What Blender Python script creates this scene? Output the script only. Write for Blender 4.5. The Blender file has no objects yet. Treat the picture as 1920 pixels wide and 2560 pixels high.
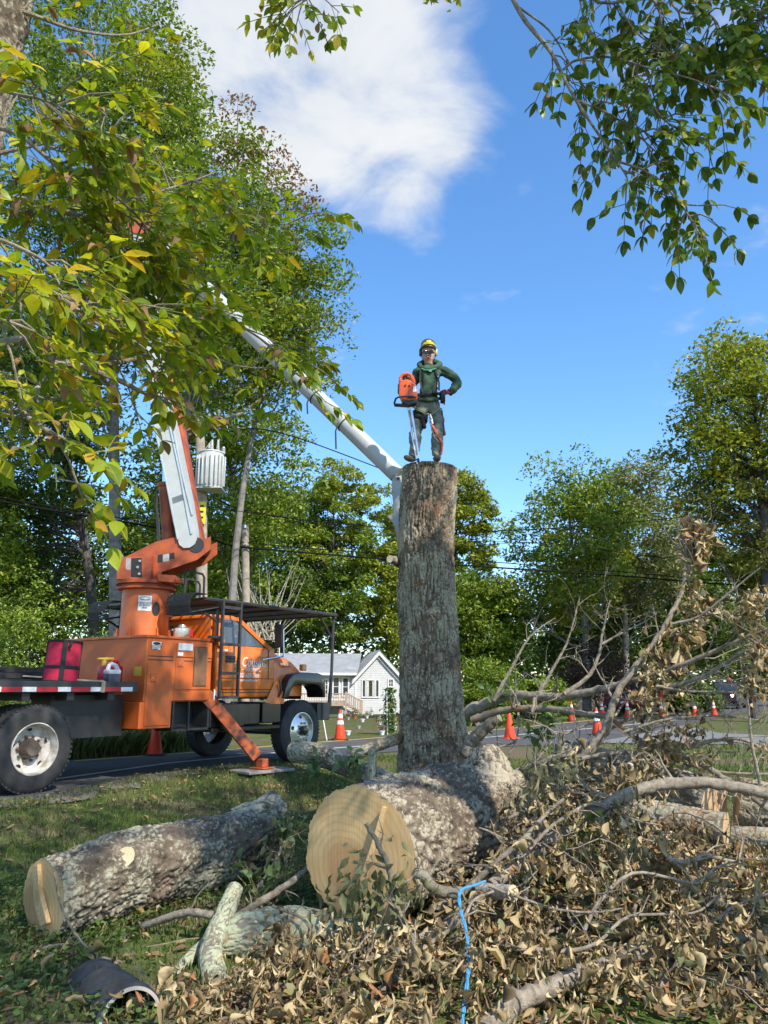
import bpy, bmesh, math, random
import numpy as np
from mathutils import Vector, Matrix
R = math.radians
scene = bpy.context.scene
col = scene.collection

# ------------------------------------------------------------------ camera
F_PX, CAM_H, HOR = 1923.0, 1.2, 1722.0          # focal length in photo pixels, eye height, horizon row
PITCH = math.atan((HOR - 1280) / F_PX)
cam_d = bpy.data.cameras.new('camera'); cam = bpy.data.objects.new('camera', cam_d); col.objects.link(cam)
cam.location = (0, 0, CAM_H); cam.rotation_euler = (R(90) + PITCH, 0, 0)
cam_d.sensor_fit = 'VERTICAL'; cam_d.sensor_height = 36.0; cam_d.lens = F_PX / 2560 * 36
cam_d.clip_start = 0.05; cam_d.clip_end = 2000
scene.camera = cam

# ------------------------------------------------------------------ light
SUN = Vector((0.46, -0.54, 0.70)).normalized()    # towards the sun
world = bpy.data.worlds.new('World'); scene.world = world; world.use_nodes = True
wn = world.node_tree; wn.nodes.clear()
def wnode(t, **k):
    n = wn.nodes.new(t)
    for a, b in k.items(): setattr(n, a, b)
    return n
sky = wnode('ShaderNodeTexSky', sky_type='NISHITA', sun_disc=False)
sky.sun_elevation = math.asin(SUN.z); sky.sun_rotation = math.atan2(SUN.x, SUN.y)
sky.air_density = 1.1; sky.dust_density = 0.15; sky.ozone_density = 4.5; sky.altitude = 100
hs = wnode('ShaderNodeHueSaturation'); hs.inputs['Saturation'].default_value = 1.15; hs.inputs['Value'].default_value = 1.27
wn.links.new(sky.outputs[0], hs.inputs['Color'])
bg_sky = wnode('ShaderNodeBackground'); bg_sky.inputs['Strength'].default_value = 0.15
wn.links.new(hs.outputs[0], bg_sky.inputs['Color'])
bg_cl = wnode('ShaderNodeBackground'); bg_cl.inputs['Strength'].default_value = 0.70
wout = wnode('ShaderNodeOutputWorld'); wmix = wnode('ShaderNodeMixShader')
wn.links.new(bg_sky.outputs[0], wmix.inputs[1]); wn.links.new(bg_cl.outputs[0], wmix.inputs[2]); wn.links.new(wmix.outputs[0], wout.inputs[0])
# clouds lie on a plane overhead: uv = direction.xy / direction.z
tc = wnode('ShaderNodeTexCoord'); sx = wnode('ShaderNodeSeparateXYZ'); wn.links.new(tc.outputs['Generated'], sx.inputs[0])
def wm(op, a, b=None, c=None):
    n = wnode('ShaderNodeMath', operation=op)
    for i, q in enumerate((a, b, c)):
        if q is None: continue
        if isinstance(q, (int, float)): n.inputs[i].default_value = q
        else: wn.links.new(q, n.inputs[i])
    return n.outputs[0]
zc = wm('MAXIMUM', sx.outputs[2], 0.04)
u_, v_ = wm('DIVIDE', sx.outputs[0], zc), wm('DIVIDE', sx.outputs[1], zc)
cv = wnode('ShaderNodeCombineXYZ'); wn.links.new(u_, cv.inputs[0]); wn.links.new(v_, cv.inputs[1])
nz = wnode('ShaderNodeTexNoise'); nz.inputs['Scale'].default_value = 3.1; nz.inputs['Detail'].default_value = 8; nz.inputs['Roughness'].default_value = 0.56
nz.inputs['Distortion'].default_value = 0.35
wn.links.new(cv.outputs[0], nz.inputs['Vector'])
nz2 = wnode('ShaderNodeTexNoise'); nz2.inputs['Scale'].default_value = 1.3; nz2.inputs['Detail'].default_value = 4
wn.links.new(cv.outputs[0], nz2.inputs['Vector'])
def ray(px, py):
    x = (px - 960) / F_PX; y = -(py - 1280) / F_PX
    return Vector((x, math.cos(PITCH) - y * math.sin(PITCH), math.sin(PITCH) + y * math.cos(PITCH)))
def cuv(px, py): r = ray(px, py); return (r.x / r.z, r.y / r.z)
# cloud masses: the one in view and others of the same kind round the rest of the sky (u, v, radius u, radius v, weight)
blobs = []
for (px, py, w, h, k) in ((760, 40, 330, 270, 1.0), (880, 300, 300, 230, 1.0), (690, 200, 330, 280, .8), (1010, 440, 190, 150, .62), (540, 380, 230, 190, .6), (1130, 330, 130, 120, .5), (640, 640, 200, 70, .3), (1060, 640, 70, 90, .3)):
    a, b = cuv(px, py); a2, _ = cuv(px + w, py); _, b2 = cuv(px, py - h); _, b3 = cuv(px, py + h)
    blobs.append((a, b, abs(a2 - a), (abs(b2 - b) + abs(b3 - b)) / 2, k))
rc = random.Random(4)
for i in range(9):
    ang = R(95 + i * 36 + rc.uniform(-10, 10)) ; d = rc.uniform(0.9, 2.8)
    if 50 < math.degrees(ang) % 360 < 130: continue
    blobs.append((d * math.cos(ang), d * math.sin(ang), .5 * d, .35 * d, .9))
acc = None
for (a, b, ra, rb, k) in blobs:
    dx = wm('DIVIDE', wm('SUBTRACT', u_, a), ra); dy = wm('DIVIDE', wm('SUBTRACT', v_, b), rb)
    e = wm('MULTIPLY', wm('EXPONENT', wm('MULTIPLY', wm('ADD', wm('MULTIPLY', dx, dx), wm('MULTIPLY', dy, dy)), -1.1)), k)
    acc = e if acc is None else wm('ADD', acc, e)
dens = wm('ADD', wm('MINIMUM', acc, 1.12), wm('MULTIPLY', wm('SUBTRACT', nz.outputs[0], 0.5), 3.0))
mr = wnode('ShaderNodeMapRange', interpolation_type='SMOOTHSTEP'); wn.links.new(dens, mr.inputs[0])
mr.inputs[1].default_value = 0.30; mr.inputs[2].default_value = 1.30; mr.inputs[3].default_value = 0; mr.inputs[4].default_value = 0.97
wn.links.new(wm('MULTIPLY', mr.outputs[0], wm('GREATER_THAN', sx.outputs[2], 0.05)), wmix.inputs[0])
rampc = wnode('ShaderNodeValToRGB'); wn.links.new(wm('ADD', wm('MULTIPLY', nz2.outputs[0], .6), wm('MULTIPLY', nz.outputs[0], .5)), rampc.inputs[0])
rampc.color_ramp.elements[0].position = .38; rampc.color_ramp.elements[0].color = (.60, .66, .74, 1)
rampc.color_ramp.elements[1].position = .66; rampc.color_ramp.elements[1].color = (.88, .90, .92, 1)
wn.links.new(rampc.outputs[0], bg_cl.inputs['Color'])

sun_d = bpy.data.lights.new('sun', 'SUN'); sun_d.energy = 4.3; sun_d.angle = R(0.55); sun_d.color = (1.0, 0.93, 0.82)
sun = bpy.data.objects.new('sun', sun_d); col.objects.link(sun); sun.location = (8, -8, 20)
sun.rotation_euler = SUN.to_track_quat('Z', 'Y').to_euler()
vs = scene.view_settings; vs.view_transform = 'Standard'; vs.look = 'None'; vs.exposure = 0.6; vs.gamma = 1; vs.use_curve_mapping = False
scene.cycles.use_denoising = True
scene.cycles.max_bounces = 6; scene.cycles.diffuse_bounces = 3; scene.cycles.transmission_bounces = 4; scene.cycles.transparent_max_bounces = 6
scene.cycles.use_fast_gi = False; scene.cycles.caustics_reflective = False; scene.cycles.caustics_refractive = False

# ------------------------------------------------------------------ pixel helpers (a pixel is a direction; depth comes from ground or size)
CAM = Vector((0, 0, CAM_H))
def at(px, py, Y): r = ray(px, py); return CAM + r * (Y / r.y)
def G(px, py, z=0.0): r = ray(px, py); return CAM + r * ((z - CAM_H) / r.z)
def mpp(P): d = Vector(P) - CAM; return (d.y * math.cos(PITCH) + d.z * math.sin(PITCH)) / F_PX     # metres per photo pixel at a point

# ------------------------------------------------------------------ noise
def _h(i, j, k, s):
    n = (i.astype(np.int64) * 374761393 + j.astype(np.int64) * 668265263 + k.astype(np.int64) * 2147483647 + s * 974634777) & 0xffffffff
    n = ((n ^ (n >> 13)) * 1274126177) & 0xffffffff
    n = (n ^ (n >> 16)) * 2246822519 & 0xffffffff
    return ((n ^ (n >> 15)) & 0xffffff) / float(0xffffff)
def vnoise(x, y, z=None, s=0):
    x = np.asarray(x, float); y = np.asarray(y, float); z = np.zeros_like(x) if z is None else np.asarray(z, float)
    xi, yi, zi = np.floor(x), np.floor(y), np.floor(z); fx, fy, fz = x - xi, y - yi, z - zi
    fx, fy, fz = [t * t * (3 - 2 * t) for t in (fx, fy, fz)]
    r = 0
    for a in (0, 1):
        for b in (0, 1):
            for c in (0, 1):
                r = r + _h(xi + a, yi + b, zi + c, s) * (fx if a else 1 - fx) * (fy if b else 1 - fy) * (fz if c else 1 - fz)
    return r * 2 - 1
def fbm(x, y, z=None, s=0, o=4):
    r, a, f = 0, 1.0, 1.0
    for i in range(o):
        r = r + a * vnoise(x * f, y * f, None if z is None else z * f, s + i); a *= .5; f *= 2.03
    return r
def voro(u, v, nu, s=0):
    ui, vi = np.floor(u), np.floor(v); f1 = np.full(u.shape, 9.); f2 = f1.copy()
    for a in (-1, 0, 1):
        for b in (-1, 0, 1):
            cx, cy = ui + a, vi + b; kx = np.mod(cx, nu)
            px = cx + .5 + .85 * (_h(kx, cy, kx * 0, s) - .5); py = cy + .5 + .85 * (_h(kx, cy, kx * 0 + 7, s) - .5)
            d = np.hypot(u - px, v - py)
            m = d < f1; f2 = np.where(m, f1, np.minimum(f2, d)); f1 = np.where(m, d, f1)
    return f1, f2

# ------------------------------------------------------------------ mesh builder
class MB:
    def __init__(s): s.v = []; s.f = []; s.m = []
    def add(s, vs, fs, mi=0, X=None):
        o = len(s.v)
        for q in vs: s.v.append((X @ Vector(q)) if X is not None else Vector(q))
        for f in fs: s.f.append(tuple(i + o for i in f)); s.m.append(mi)
        return s
    def box(s, x0, x1, y0, y1, z0, z1, mi=0, X=None, bev=0.0, seg=1):
        if bev > 0:
            bm = bmesh.new(); bmesh.ops.create_cube(bm, size=1)
            for q in bm.verts: q.co = Vector(((x0 + x1) / 2 + q.co.x * (x1 - x0), (y0 + y1) / 2 + q.co.y * (y1 - y0), (z0 + z1) / 2 + q.co.z * (z1 - z0)))
            bmesh.ops.bevel(bm, geom=bm.edges[:], offset=bev, segments=seg, affect='EDGES', profile=.5)
            bm.verts.index_update(); s.add([q.co.copy() for q in bm.verts], [[q.index for q in f.verts] for f in bm.faces], mi, X); bm.free(); return s
        return s.add([(x0, y0, z0), (x1, y0, z0), (x1, y1, z0), (x0, y1, z0), (x0, y0, z1), (x1, y0, z1), (x1, y1, z1), (x0, y1, z1)],
                     [(0, 3, 2, 1), (4, 5, 6, 7), (0, 1, 5, 4), (1, 2, 6, 5), (2, 3, 7, 6), (3, 0, 4, 7)], mi, X)
    def tube(s, pts, rad, n=8, mi=0, X=None, caps=True, flat=1.0):
        P = [Vector(p) for p in pts]; k = len(P)
        if isinstance(rad, (int, float)): rad = [rad] * k
        t0 = (P[1] - P[0]).normalized(); a = t0.orthogonal().normalized(); vs = []; fs = []
        for i in range(k):
            t = (P[min(i + 1, k - 1)] - P[max(i - 1, 0)]).normalized()
            a = (a - t * a.dot(t)).normalized(); b = t.cross(a)
            for j in range(n):
                w = 2 * math.pi * j / n; vs.append(P[i] + (a * math.cos(w) + b * math.sin(w) * flat) * rad[i])
        for i in range(k - 1):
            for j in range(n):
                j2 = (j + 1) % n; fs.append((i * n + j, i * n + j2, (i + 1) * n + j2, (i + 1) * n + j))
        if caps: fs.append(tuple(range(n - 1, -1, -1))); fs.append(tuple((k - 1) * n + j for j in range(n)))
        return s.add(vs, fs, mi, X)
    def lathe(s, prof, n=24, mi=0, X=None, caps=True):
        vs = []; fs = []; k = len(prof)
        for (r, h) in prof:
            for j in range(n): w = 2 * math.pi * j / n; vs.append((r * math.cos(w), r * math.sin(w), h))
        for i in range(k - 1):
            for j in range(n): j2 = (j + 1) % n; fs.append((i * n + j, i * n + j2, (i + 1) * n + j2, (i + 1) * n + j))
        if caps and prof[0][0] > 1e-5: fs.append(tuple(range(n - 1, -1, -1)))
        if caps and prof[-1][0] > 1e-5: fs.append(tuple((k - 1) * n + j for j in range(n)))
        return s.add(vs, fs, mi, X)
    def prism(s, poly, h0, h1, mi=0, X=None):
        n = len(poly); vs = [(a, b, h0) for a, b in poly] + [(a, b, h1) for a, b in poly]
        fs = [tuple(range(n - 1, -1, -1)), tuple(range(n, 2 * n))] + [(i, (i + 1) % n, n + (i + 1) % n, n + i) for i in range(n)]
        return s.add(vs, fs, mi, X)
    def build(s, name, mats, parent=None, origin=None, xf=None, smooth=30, kind=None):
        if not isinstance(mats, (list, tuple)): mats = [mats]
        me = bpy.data.meshes.new(name); o0 = Vector(origin) if origin is not None else Vector()
        vs = [tuple((xf @ q if xf is not None else q) - o0) for q in s.v]
        me.from_pydata(vs, [], s.f); me.polygons.foreach_set('material_index', s.m)
        for m in mats: me.materials.append(m)
        if smooth:
            me.polygons.foreach_set('use_smooth', [True] * len(s.f)); me.set_sharp_from_angle(angle=R(smooth))
        bm = bmesh.new(); bm.from_mesh(me); bmesh.ops.recalc_face_normals(bm, faces=bm.faces[:]); bm.to_mesh(me); bm.free(); me.update()
        return mkobj(name, me, parent, kind)
def mkobj(name, me, parent=None, kind=None):
    o = bpy.data.objects.new(name, me); col.objects.link(o)
    if parent is not None: o.parent = parent
    if kind: o['kind'] = kind
    return o
def npmesh(name, V, Q, mats, smooth=True, attrs=None, mi=None):
    me = bpy.data.meshes.new(name); V = np.asarray(V, np.float32); Q = np.asarray(Q, np.int32); k = Q.shape[1]
    me.vertices.add(len(V)); me.vertices.foreach_set('co', V.ravel())
    me.loops.add(Q.size); me.loops.foreach_set('vertex_index', Q.ravel())
    me.polygons.add(len(Q)); me.polygons.foreach_set('loop_start', np.arange(0, Q.size, k, dtype=np.int32))
    me.polygons.foreach_set('use_smooth', np.full(len(Q), bool(smooth)))
    for m in (mats if isinstance(mats, (list, tuple)) else [mats]): me.materials.append(m)
    if mi is not None: me.polygons.foreach_set('material_index', np.asarray(mi, np.int32))
    for an, ad in (attrs or {}).items():
        a = me.attributes.new(an, 'FLOAT', 'POINT'); a.data.foreach_set('value', np.asarray(ad, np.float32))
    me.update(calc_edges=True); me.validate(); return me
def tag(o, label, cat, group=None, kind=None):
    if label: o['label'] = label
    if cat: o['category'] = cat
    if group: o['group'] = group
    if kind: o['kind'] = kind
    return o
def thing(name, label, cat, loc=(0, 0, 0), rz=0.0, group=None):
    o = bpy.data.objects.new(name, None); col.objects.link(o); o.location = loc; o.rotation_euler = (0, 0, rz); o.empty_display_size = .2
    return tag(o, label, cat, group)
def copy_tree(o, parent=None):
    c = o.copy(); col.objects.link(c); c.parent = parent
    for ch in o.children: copy_tree(ch, c)
    return c
def aim(p0, p1):
    p0, p1 = Vector(p0), Vector(p1); q = (p1 - p0).to_track_quat('Z', 'Y')
    return Matrix.Translation(p0) @ q.to_matrix().to_4x4()
def spline(pts, n):
    P = np.array([tuple(p) for p in pts], float); k = len(P)
    if k == 2: t = np.linspace(0, 1, n)[:, None]; return P[0] * (1 - t) + P[1] * t
    E = np.vstack([2 * P[0] - P[1], P, 2 * P[-1] - P[-2]]); t = np.linspace(0, k - 1, n); i = np.minimum(t.astype(int), k - 2); f = (t - i)[:, None]
    a, b, c, d = E[i], E[i + 1], E[i + 2], E[i + 3]
    return .5 * (2 * b + (c - a) * f + (2 * a - 5 * b + 4 * c - d) * f ** 2 + (3 * b - a - 3 * c + d) * f ** 3)

# ------------------------------------------------------------------ materials
def nt(name):
    m = bpy.data.materials.new(name); m.use_nodes = True; t = m.node_tree; p = t.nodes['Principled BSDF']; return m, t, p
def N(t, ty, **k):
    n = t.nodes.new(ty)
    for a, b in k.items():
        if a in n.inputs.keys(): n.inputs[a].default_value = b
        else: setattr(n, a, b)
    return n
def ramp(t, src, stops, interp='LINEAR'):
    r = t.nodes.new('ShaderNodeValToRGB'); cr = r.color_ramp; cr.interpolation = interp
    while len(cr.elements) < len(stops): cr.elements.new(.5)
    for e, (p, c) in zip(cr.elements, stops): e.position = p; e.color = (*c, 1) if len(c) == 3 else c
    t.links.new(src, r.inputs[0]); return r.outputs[0]
def mixc(t, f, a, b, mode='MIX'):
    n = t.nodes.new('ShaderNodeMix'); n.data_type = 'RGBA'; n.blend_type = mode
    for s, q in ((0, f), (6, a), (7, b)):
        if isinstance(q, (int, float)): n.inputs[s].default_value = q
        elif isinstance(q, tuple): n.inputs[s].default_value = (*q, 1)
        else: t.links.new(q, n.inputs[s])
    return n.outputs[2]
def bumpit(t, p, h, st=.3, dist=.02):
    b = N(t, 'ShaderNodeBump', Strength=st, Distance=dist); t.links.new(h, b.inputs['Height']); t.links.new(b.outputs[0], p.inputs['Normal']); return b
def obco(t, sc=None, rot=None):
    c = t.nodes.new('ShaderNodeTexCoord').outputs['Object']
    if sc is None: return c
    mp = t.nodes.new('ShaderNodeMapping'); mp.inputs['Scale'].default_value = sc; t.links.new(c, mp.inputs[0]); return mp.outputs[0]
def noise(t, co, sc, det=4, rough=.55, dist=0):
    n = N(t, 'ShaderNodeTexNoise', Scale=sc, Detail=det, Roughness=rough, Distortion=dist); t.links.new(co, n.inputs['Vector']); return n.outputs[0]
def mat(name, c, rough=.6, metal=0., var=.2, sc=6., bump=0., bsc=40., coat=0., c2=None, emit=None, spec=.5):
    m, t, p = nt(name); co = obco(t); n = noise(t, co, sc, 5)
    c2 = c2 or tuple(min(1, x * (1 - var) ) for x in c); c1 = tuple(min(1, x * (1 + var * .6)) for x in c)
    t.links.new(ramp(t, n, [(.32, c2), (.66, c1)]), p.inputs['Base Color'])
    p.inputs['Roughness'].default_value = rough; p.inputs['Metallic'].default_value = metal; p.inputs['Specular IOR Level'].default_value = spec
    if coat: p.inputs['Coat Weight'].default_value = coat; p.inputs['Coat Roughness'].default_value = .15
    if bump: bumpit(t, p, noise(t, co, bsc, 4), bump, .01)
    if emit: p.inputs['Emission Color'].default_value = (*emit[0], 1); p.inputs['Emission Strength'].default_value = emit[1]
    return m
def leafmat(name, stops, trans=.35, rough=.5, spots=None, sc=30, vein=None):
    m, t, p = nt(name); g = t.nodes.new('ShaderNodeNewGeometry'); oi = t.nodes.new('ShaderNodeObjectInfo')
    w = N(t, 'ShaderNodeTexWhiteNoise', noise_dimensions='2D'); cb = t.nodes.new('ShaderNodeCombineXYZ')
    t.links.new(g.outputs['Random Per Island'], cb.inputs[0]); t.links.new(oi.outputs['Random'], cb.inputs[1]); t.links.new(cb.outputs[0], w.inputs['Vector'])
    c = ramp(t, w.outputs[0], stops)
    if spots:
        co = t.nodes.new('ShaderNodeTexCoord').outputs['Object']
        c = mixc(t, ramp(t, noise(t, co, sc, 3), [(.56, (0, 0, 0)), (.66, (1, 1, 1))]), c, spots)
    if vein: c = mixc(t, ramp(t, N(t, 'ShaderNodeAttribute', attribute_name='edge').outputs['Fac'], [(.0, (.75, .75, .75)), (.16, (0, 0, 0))]), c, vein)
    t.links.new(c, p.inputs['Base Color']); p.inputs['Roughness'].default_value = rough
    tr = t.nodes.new('ShaderNodeBsdfTranslucent'); mx = t.nodes.new('ShaderNodeMixShader'); mx.inputs[0].default_value = trans
    t.links.new(mixc(t, 1.0, c, (1.0, 1.0, .45), 'MULTIPLY'), tr.inputs[0])
    o = t.nodes['Material Output']; t.links.new(p.outputs[0], mx.inputs[1]); t.links.new(tr.outputs[0], mx.inputs[2]); t.links.new(mx.outputs[0], o.inputs[0])
    return m
def barkmat(name, dark, light, lich=(.42, .45, .33), lam=.5, rust=None, sc=1.0):
    m, t, p = nt(name); co = obco(t)
    n1 = noise(t, co, 9 * sc, 6, .65); n2 = noise(t, co, 2.2 * sc, 3); n3 = noise(t, co, 38 * sc, 3, .6)
    c = ramp(t, n1, [(.3, dark), (.7, light)])
    if rust: c = mixc(t, ramp(t, noise(t, co, 3.3 * sc, 4), [(.58, (0, 0, 0)), (.68, (1, 1, 1))]), c, rust)
    at_ = N(t, 'ShaderNodeAttribute', attribute_name='ridge')
    k = t.nodes.new('ShaderNodeMath'); k.operation = 'MULTIPLY_ADD'; t.links.new(n3, k.inputs[0]); k.inputs[1].default_value = .75; t.links.new(n2, k.inputs[2])
    lm = ramp(t, k.outputs[0], [(.86 - .18 * lam, (0, 0, 0)), (1.0 - .18 * lam, (.85, .85, .85))])
    lm2 = mixc(t, 1.0, lm, ramp(t, at_.outputs['Fac'], [(.35, (.1, .1, .1)), (.7, (1, 1, 1))]), 'MULTIPLY')
    t.links.new(mixc(t, lm2, c, ramp(t, n3, [(.35, tuple(x * .75 for x in lich)), (.65, lich)])), p.inputs['Base Color'])
    p.inputs['Roughness'].default_value = .95; p.inputs['Specular IOR Level'].default_value = .15
    bumpit(t, p, noise(t, co, 45 * sc, 5, .7), .7, .02)
    return m
def woodmat(name, c1=(.72, .5, .26), c2=(.55, .34, .15), heart=(.47, .27, .12), hr=.18, ring=55, ox=0, oy=0):
    m, t, p = nt(name); co = t.nodes.new('ShaderNodeTexCoord').outputs['Object']
    mp = t.nodes.new('ShaderNodeMapping'); mp.inputs['Location'].default_value = (ox, oy, 0); t.links.new(co, mp.inputs[0]); co = mp.outputs[0]
    nzv = N(t, 'ShaderNodeTexNoise', Scale=4, Detail=2); t.links.new(co, nzv.inputs[0])
    wp = t.nodes.new('ShaderNodeVectorMath'); wp.operation = 'MULTIPLY_ADD'; t.links.new(nzv.outputs['Color'], wp.inputs[0]); wp.inputs[1].default_value = (.10, .10, 0); t.links.new(co, wp.inputs[2])
    ln = t.nodes.new('ShaderNodeVectorMath'); ln.operation = 'LENGTH'; t.links.new(wp.outputs[0], ln.inputs[0])
    sn = t.nodes.new('ShaderNodeMath'); sn.operation = 'SINE'; ml = t.nodes.new('ShaderNodeMath'); ml.operation = 'MULTIPLY'; t.links.new(ln.outputs['Value'], ml.inputs[0]); ml.inputs[1].default_value = ring * 6.28
    t.links.new(ml.outputs[0], sn.inputs[0])
    base = ramp(t, noise(t, co, 5, 4), [(.3, c2), (.7, c1)])
    base = mixc(t, ramp(t, sn.outputs[0], [(.2, (.0, .0, .0)), (.95, (.30, .30, .30))]), base, tuple(x * .72 for x in c2))
    hm = ramp(t, ln.outputs['Value'], [(hr * .75, (.75, .75, .75)), (hr * 1.15, (0, 0, 0))])
    base = mixc(t, hm, base, heart)
    mp2 = t.nodes.new('ShaderNodeMapping'); mp2.inputs['Scale'].default_value = (70, 2.2, 1); mp2.inputs['Rotation'].default_value = (0, 0, .5); t.links.new(co, mp2.inputs[0])
    st = noise(t, mp2.outputs[0], 1, 3)
    base = mixc(t, .5, base, ramp(t, st, [(.3, (.62, .6, .56)), (.65, (1, 1, 1))]), 'MULTIPLY')
    t.links.new(base, p.inputs['Base Color']); p.inputs['Roughness'].default_value = .85; p.inputs['Specular IOR Level'].default_value = .2
    bumpit(t, p, st, .25, .004); return m

# ================================================================== SETTING: ground, road, lawn
near_px = [(119, 1987), (347, 1940), (542, 1914), (689, 1900), (900, 1884), (1180, 1868), (1480, 1858), (1700, 1858), (1920, 1863)]
far_px = [(174, 1900), (472, 1879), (660, 1864), (950, 1842), (1220, 1824), (1444, 1802), (1600, 1787), (1700, 1771), (1800, 1757), (1900, 1747)]
NE = [G(*q) for q in near_px]; FE = [G(*q) for q in far_px]
NE = [NE[0] + Vector((-30, -26, 0))] + NE + [Vector((60, NE[-1].y - 1, 0))]
FE = [FE[0] + Vector((-30, -26, 0))] + FE + [FE[-1] + Vector((60, 75, 0))]
nex, ney = np.array([q.x for q in NE]), np.array([q.y for q in NE])
fex, fey = np.array([q.x for q in FE]), np.array([q.y for q in FE])
def sstep(a, b, x): t = np.clip((x - a) / (b - a), 0, 1); return t * t * (3 - 2 * t)
def gz(x, y):
    x = np.asarray(x, float); y = np.asarray(y, float)
    s = (np.interp(x, nex, ney) - y) * .72; f = (y - np.interp(x, fex, fey)) * .72
    z = -.012 - .31 * sstep(.1, 4.6, s) - 1.05 * sstep(2, 46, f) * (1 - sstep(4, 16, x)) - .25 * sstep(1, 14, f) * sstep(4, 16, x)
    z = z + np.clip(s, 0, 1) * .03 * fbm(x * .9, y * .9, None, 3, 3) + np.clip(f / 4, 0, 1) * .06 * fbm(x * .4, y * .4, None, 9, 3)
    return z
def gzf(x, y): return float(gz(np.array([x]), np.array([y]))[0])

def lawn_material(name, far=False):
    m, t, p = nt(name); co = t.nodes.new('ShaderNodeTexCoord').outputs['Object']
    n1 = noise(t, co, .9, 4); n2 = noise(t, co, 14, 5, .7); n3 = noise(t, co, 60, 3)
    g = ramp(t, n2, [(.3, (.045, .075, .016)), (.5, (.085, .125, .028)), (.72, (.14, .17, .05))])
    d = ramp(t, n3, [(.3, (.10, .075, .045)), (.7, (.2, .16, .10))])
    k = t.nodes.new('ShaderNodeMath'); k.operation = 'MULTIPLY_ADD'; t.links.new(n2, k.inputs[0]); k.inputs[1].default_value = .5; t.links.new(n1, k.inputs[2])
    c = mixc(t, ramp(t, k.outputs[0], [(.68, (0, 0, 0)), (.86, (1, 1, 1))]), g, d)
    t.links.new(c, p.inputs['Base Color']); p.inputs['Roughness'].default_value = .95; p.inputs['Specular IOR Level'].default_value = .1
    bumpit(t, p, n3, .6, .03); return m
xs = np.concatenate([[-600, -300, -150, -90, -60, -40], np.arange(-30, -10, 1.), np.arange(-10, 10.01, .125), np.arange(11, 45, 1.), [50, 60, 90, 150, 300, 600]])
ys = np.concatenate([[-400, -150, -60, -30, -15, -8, -4, -1, 1], np.arange(2.5, 14, .125), np.arange(14, 26, .5), [27, 28.5, 30, 32, 35, 39, 44, 50, 57, 65, 75, 90, 120, 180, 300, 600, 1500]])
XX, YY = np.meshgrid(xs, ys); ZZ = gz(XX, YY)
ncx = len(xs); I = (np.arange(len(ys) - 1)[:, None] * ncx + np.arange(ncx - 1)[None, :]).ravel()
ground = mkobj('ground', npmesh('ground', np.stack([XX, YY, ZZ], -1).reshape(-1, 3), np.stack([I, I + 1, I + 1 + ncx, I + ncx], -1), lawn_material('lawn')), kind='structure')

# road: asphalt strip between its near and far edges, island of grass, driveway
m_asph, t, p = nt('asphalt'); co = obco(t)
c = ramp(t, noise(t, co, 1.2, 5), [(.3, (.075, .073, .072)), (.7, (.125, .122, .118))]); c = mixc(t, .5, c, ramp(t, noise(t, co, 160, 2), [(.35, (.45, .45, .45)), (.65, (1.2, 1.2, 1.2))]), 'MULTIPLY')
cr_ = N(t, 'ShaderNodeTexVoronoi', feature='DISTANCE_TO_EDGE', Scale=.55); t.links.new(co, cr_.inputs[0])
c = mixc(t, ramp(t, cr_.outputs[0], [(.0, (.7, .7, .7)), (.012, (0, 0, 0))]), c, (.04, .04, .04))
t.links.new(c, p.inputs['Base Color']); p.inputs['Roughness'].default_value = .85; p.inputs['Specular IOR Level'].default_value = .3; bumpit(t, p, noise(t, co, 220, 2), .3, .01)
def sheet(name, polys, m, z, parent=None, kind='structure', th=.03):
    bm = bmesh.new()
    for poly in polys:
        f = bm.faces.new([bm.verts.new((q[0], q[1], z)) for q in poly])
    bmesh.ops.triangulate(bm, faces=bm.faces[:]); bmesh.ops.recalc_face_normals(bm, faces=bm.faces[:])
    for f in bm.faces:
        if f.normal.z < 0: f.normal_flip()
    me = bpy.data.meshes.new(name); bm.to_mesh(me); bm.free(); me.materials.append(m)
    return mkobj(name, me, parent, kind if parent is None else None)
sub = lambda L, n: [tuple(r) for r in spline(L, n)]
rn = [tuple(q) for q in NE[:8]]; tip = G(1712, 1813); isl_top = [tip, G(1830, 1787), G(1920, 1776), G(2300, 1757)]
dr_top = [tip, G(1800, 1833), G(1920, 1838), G(2300, 1845)]
def jag(L, a, s, step=.35):
    out = []; rr = random.Random(s)
    for i in range(len(L) - 1):
        A, B = Vector(L[i]), Vector(L[i + 1]); n = max(1, int((B - A).length / step)); n = min(n, 60)
        for k in range(n):
            q = A.lerp(B, k / n); out.append((q.x + rr.uniform(-a, a), q.y + rr.uniform(-a, a), 0))
    out.append(tuple(L[-1])); return out
main_near = jag(NE[:8] + [tip], .05, 3) + [tuple(q) for q in isl_top[1:]] + [tuple(isl_top[-1] + Vector((50, 70, 0)))]
road = sheet('road', [main_near + [tuple(q) for q in reversed(FE)]], m_asph, .0)
dw = MB(); dB = NE[7:11]; dT = [dr_top[0], dr_top[1], dr_top[2], Vector((60, dr_top[-1].y + 1.2, 0))]
dw.add([(q.x, q.y, .004) for q in dB + dT], [(i, i + 1, 5 + i, 4 + i) for i in range(3)]); driveway = dw.build('driveway', mat('driveway_asphalt', (.2, .195, .185), .9, var=.25, sc=3, bump=.3, bsc=200), smooth=0, kind='structure')
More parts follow.
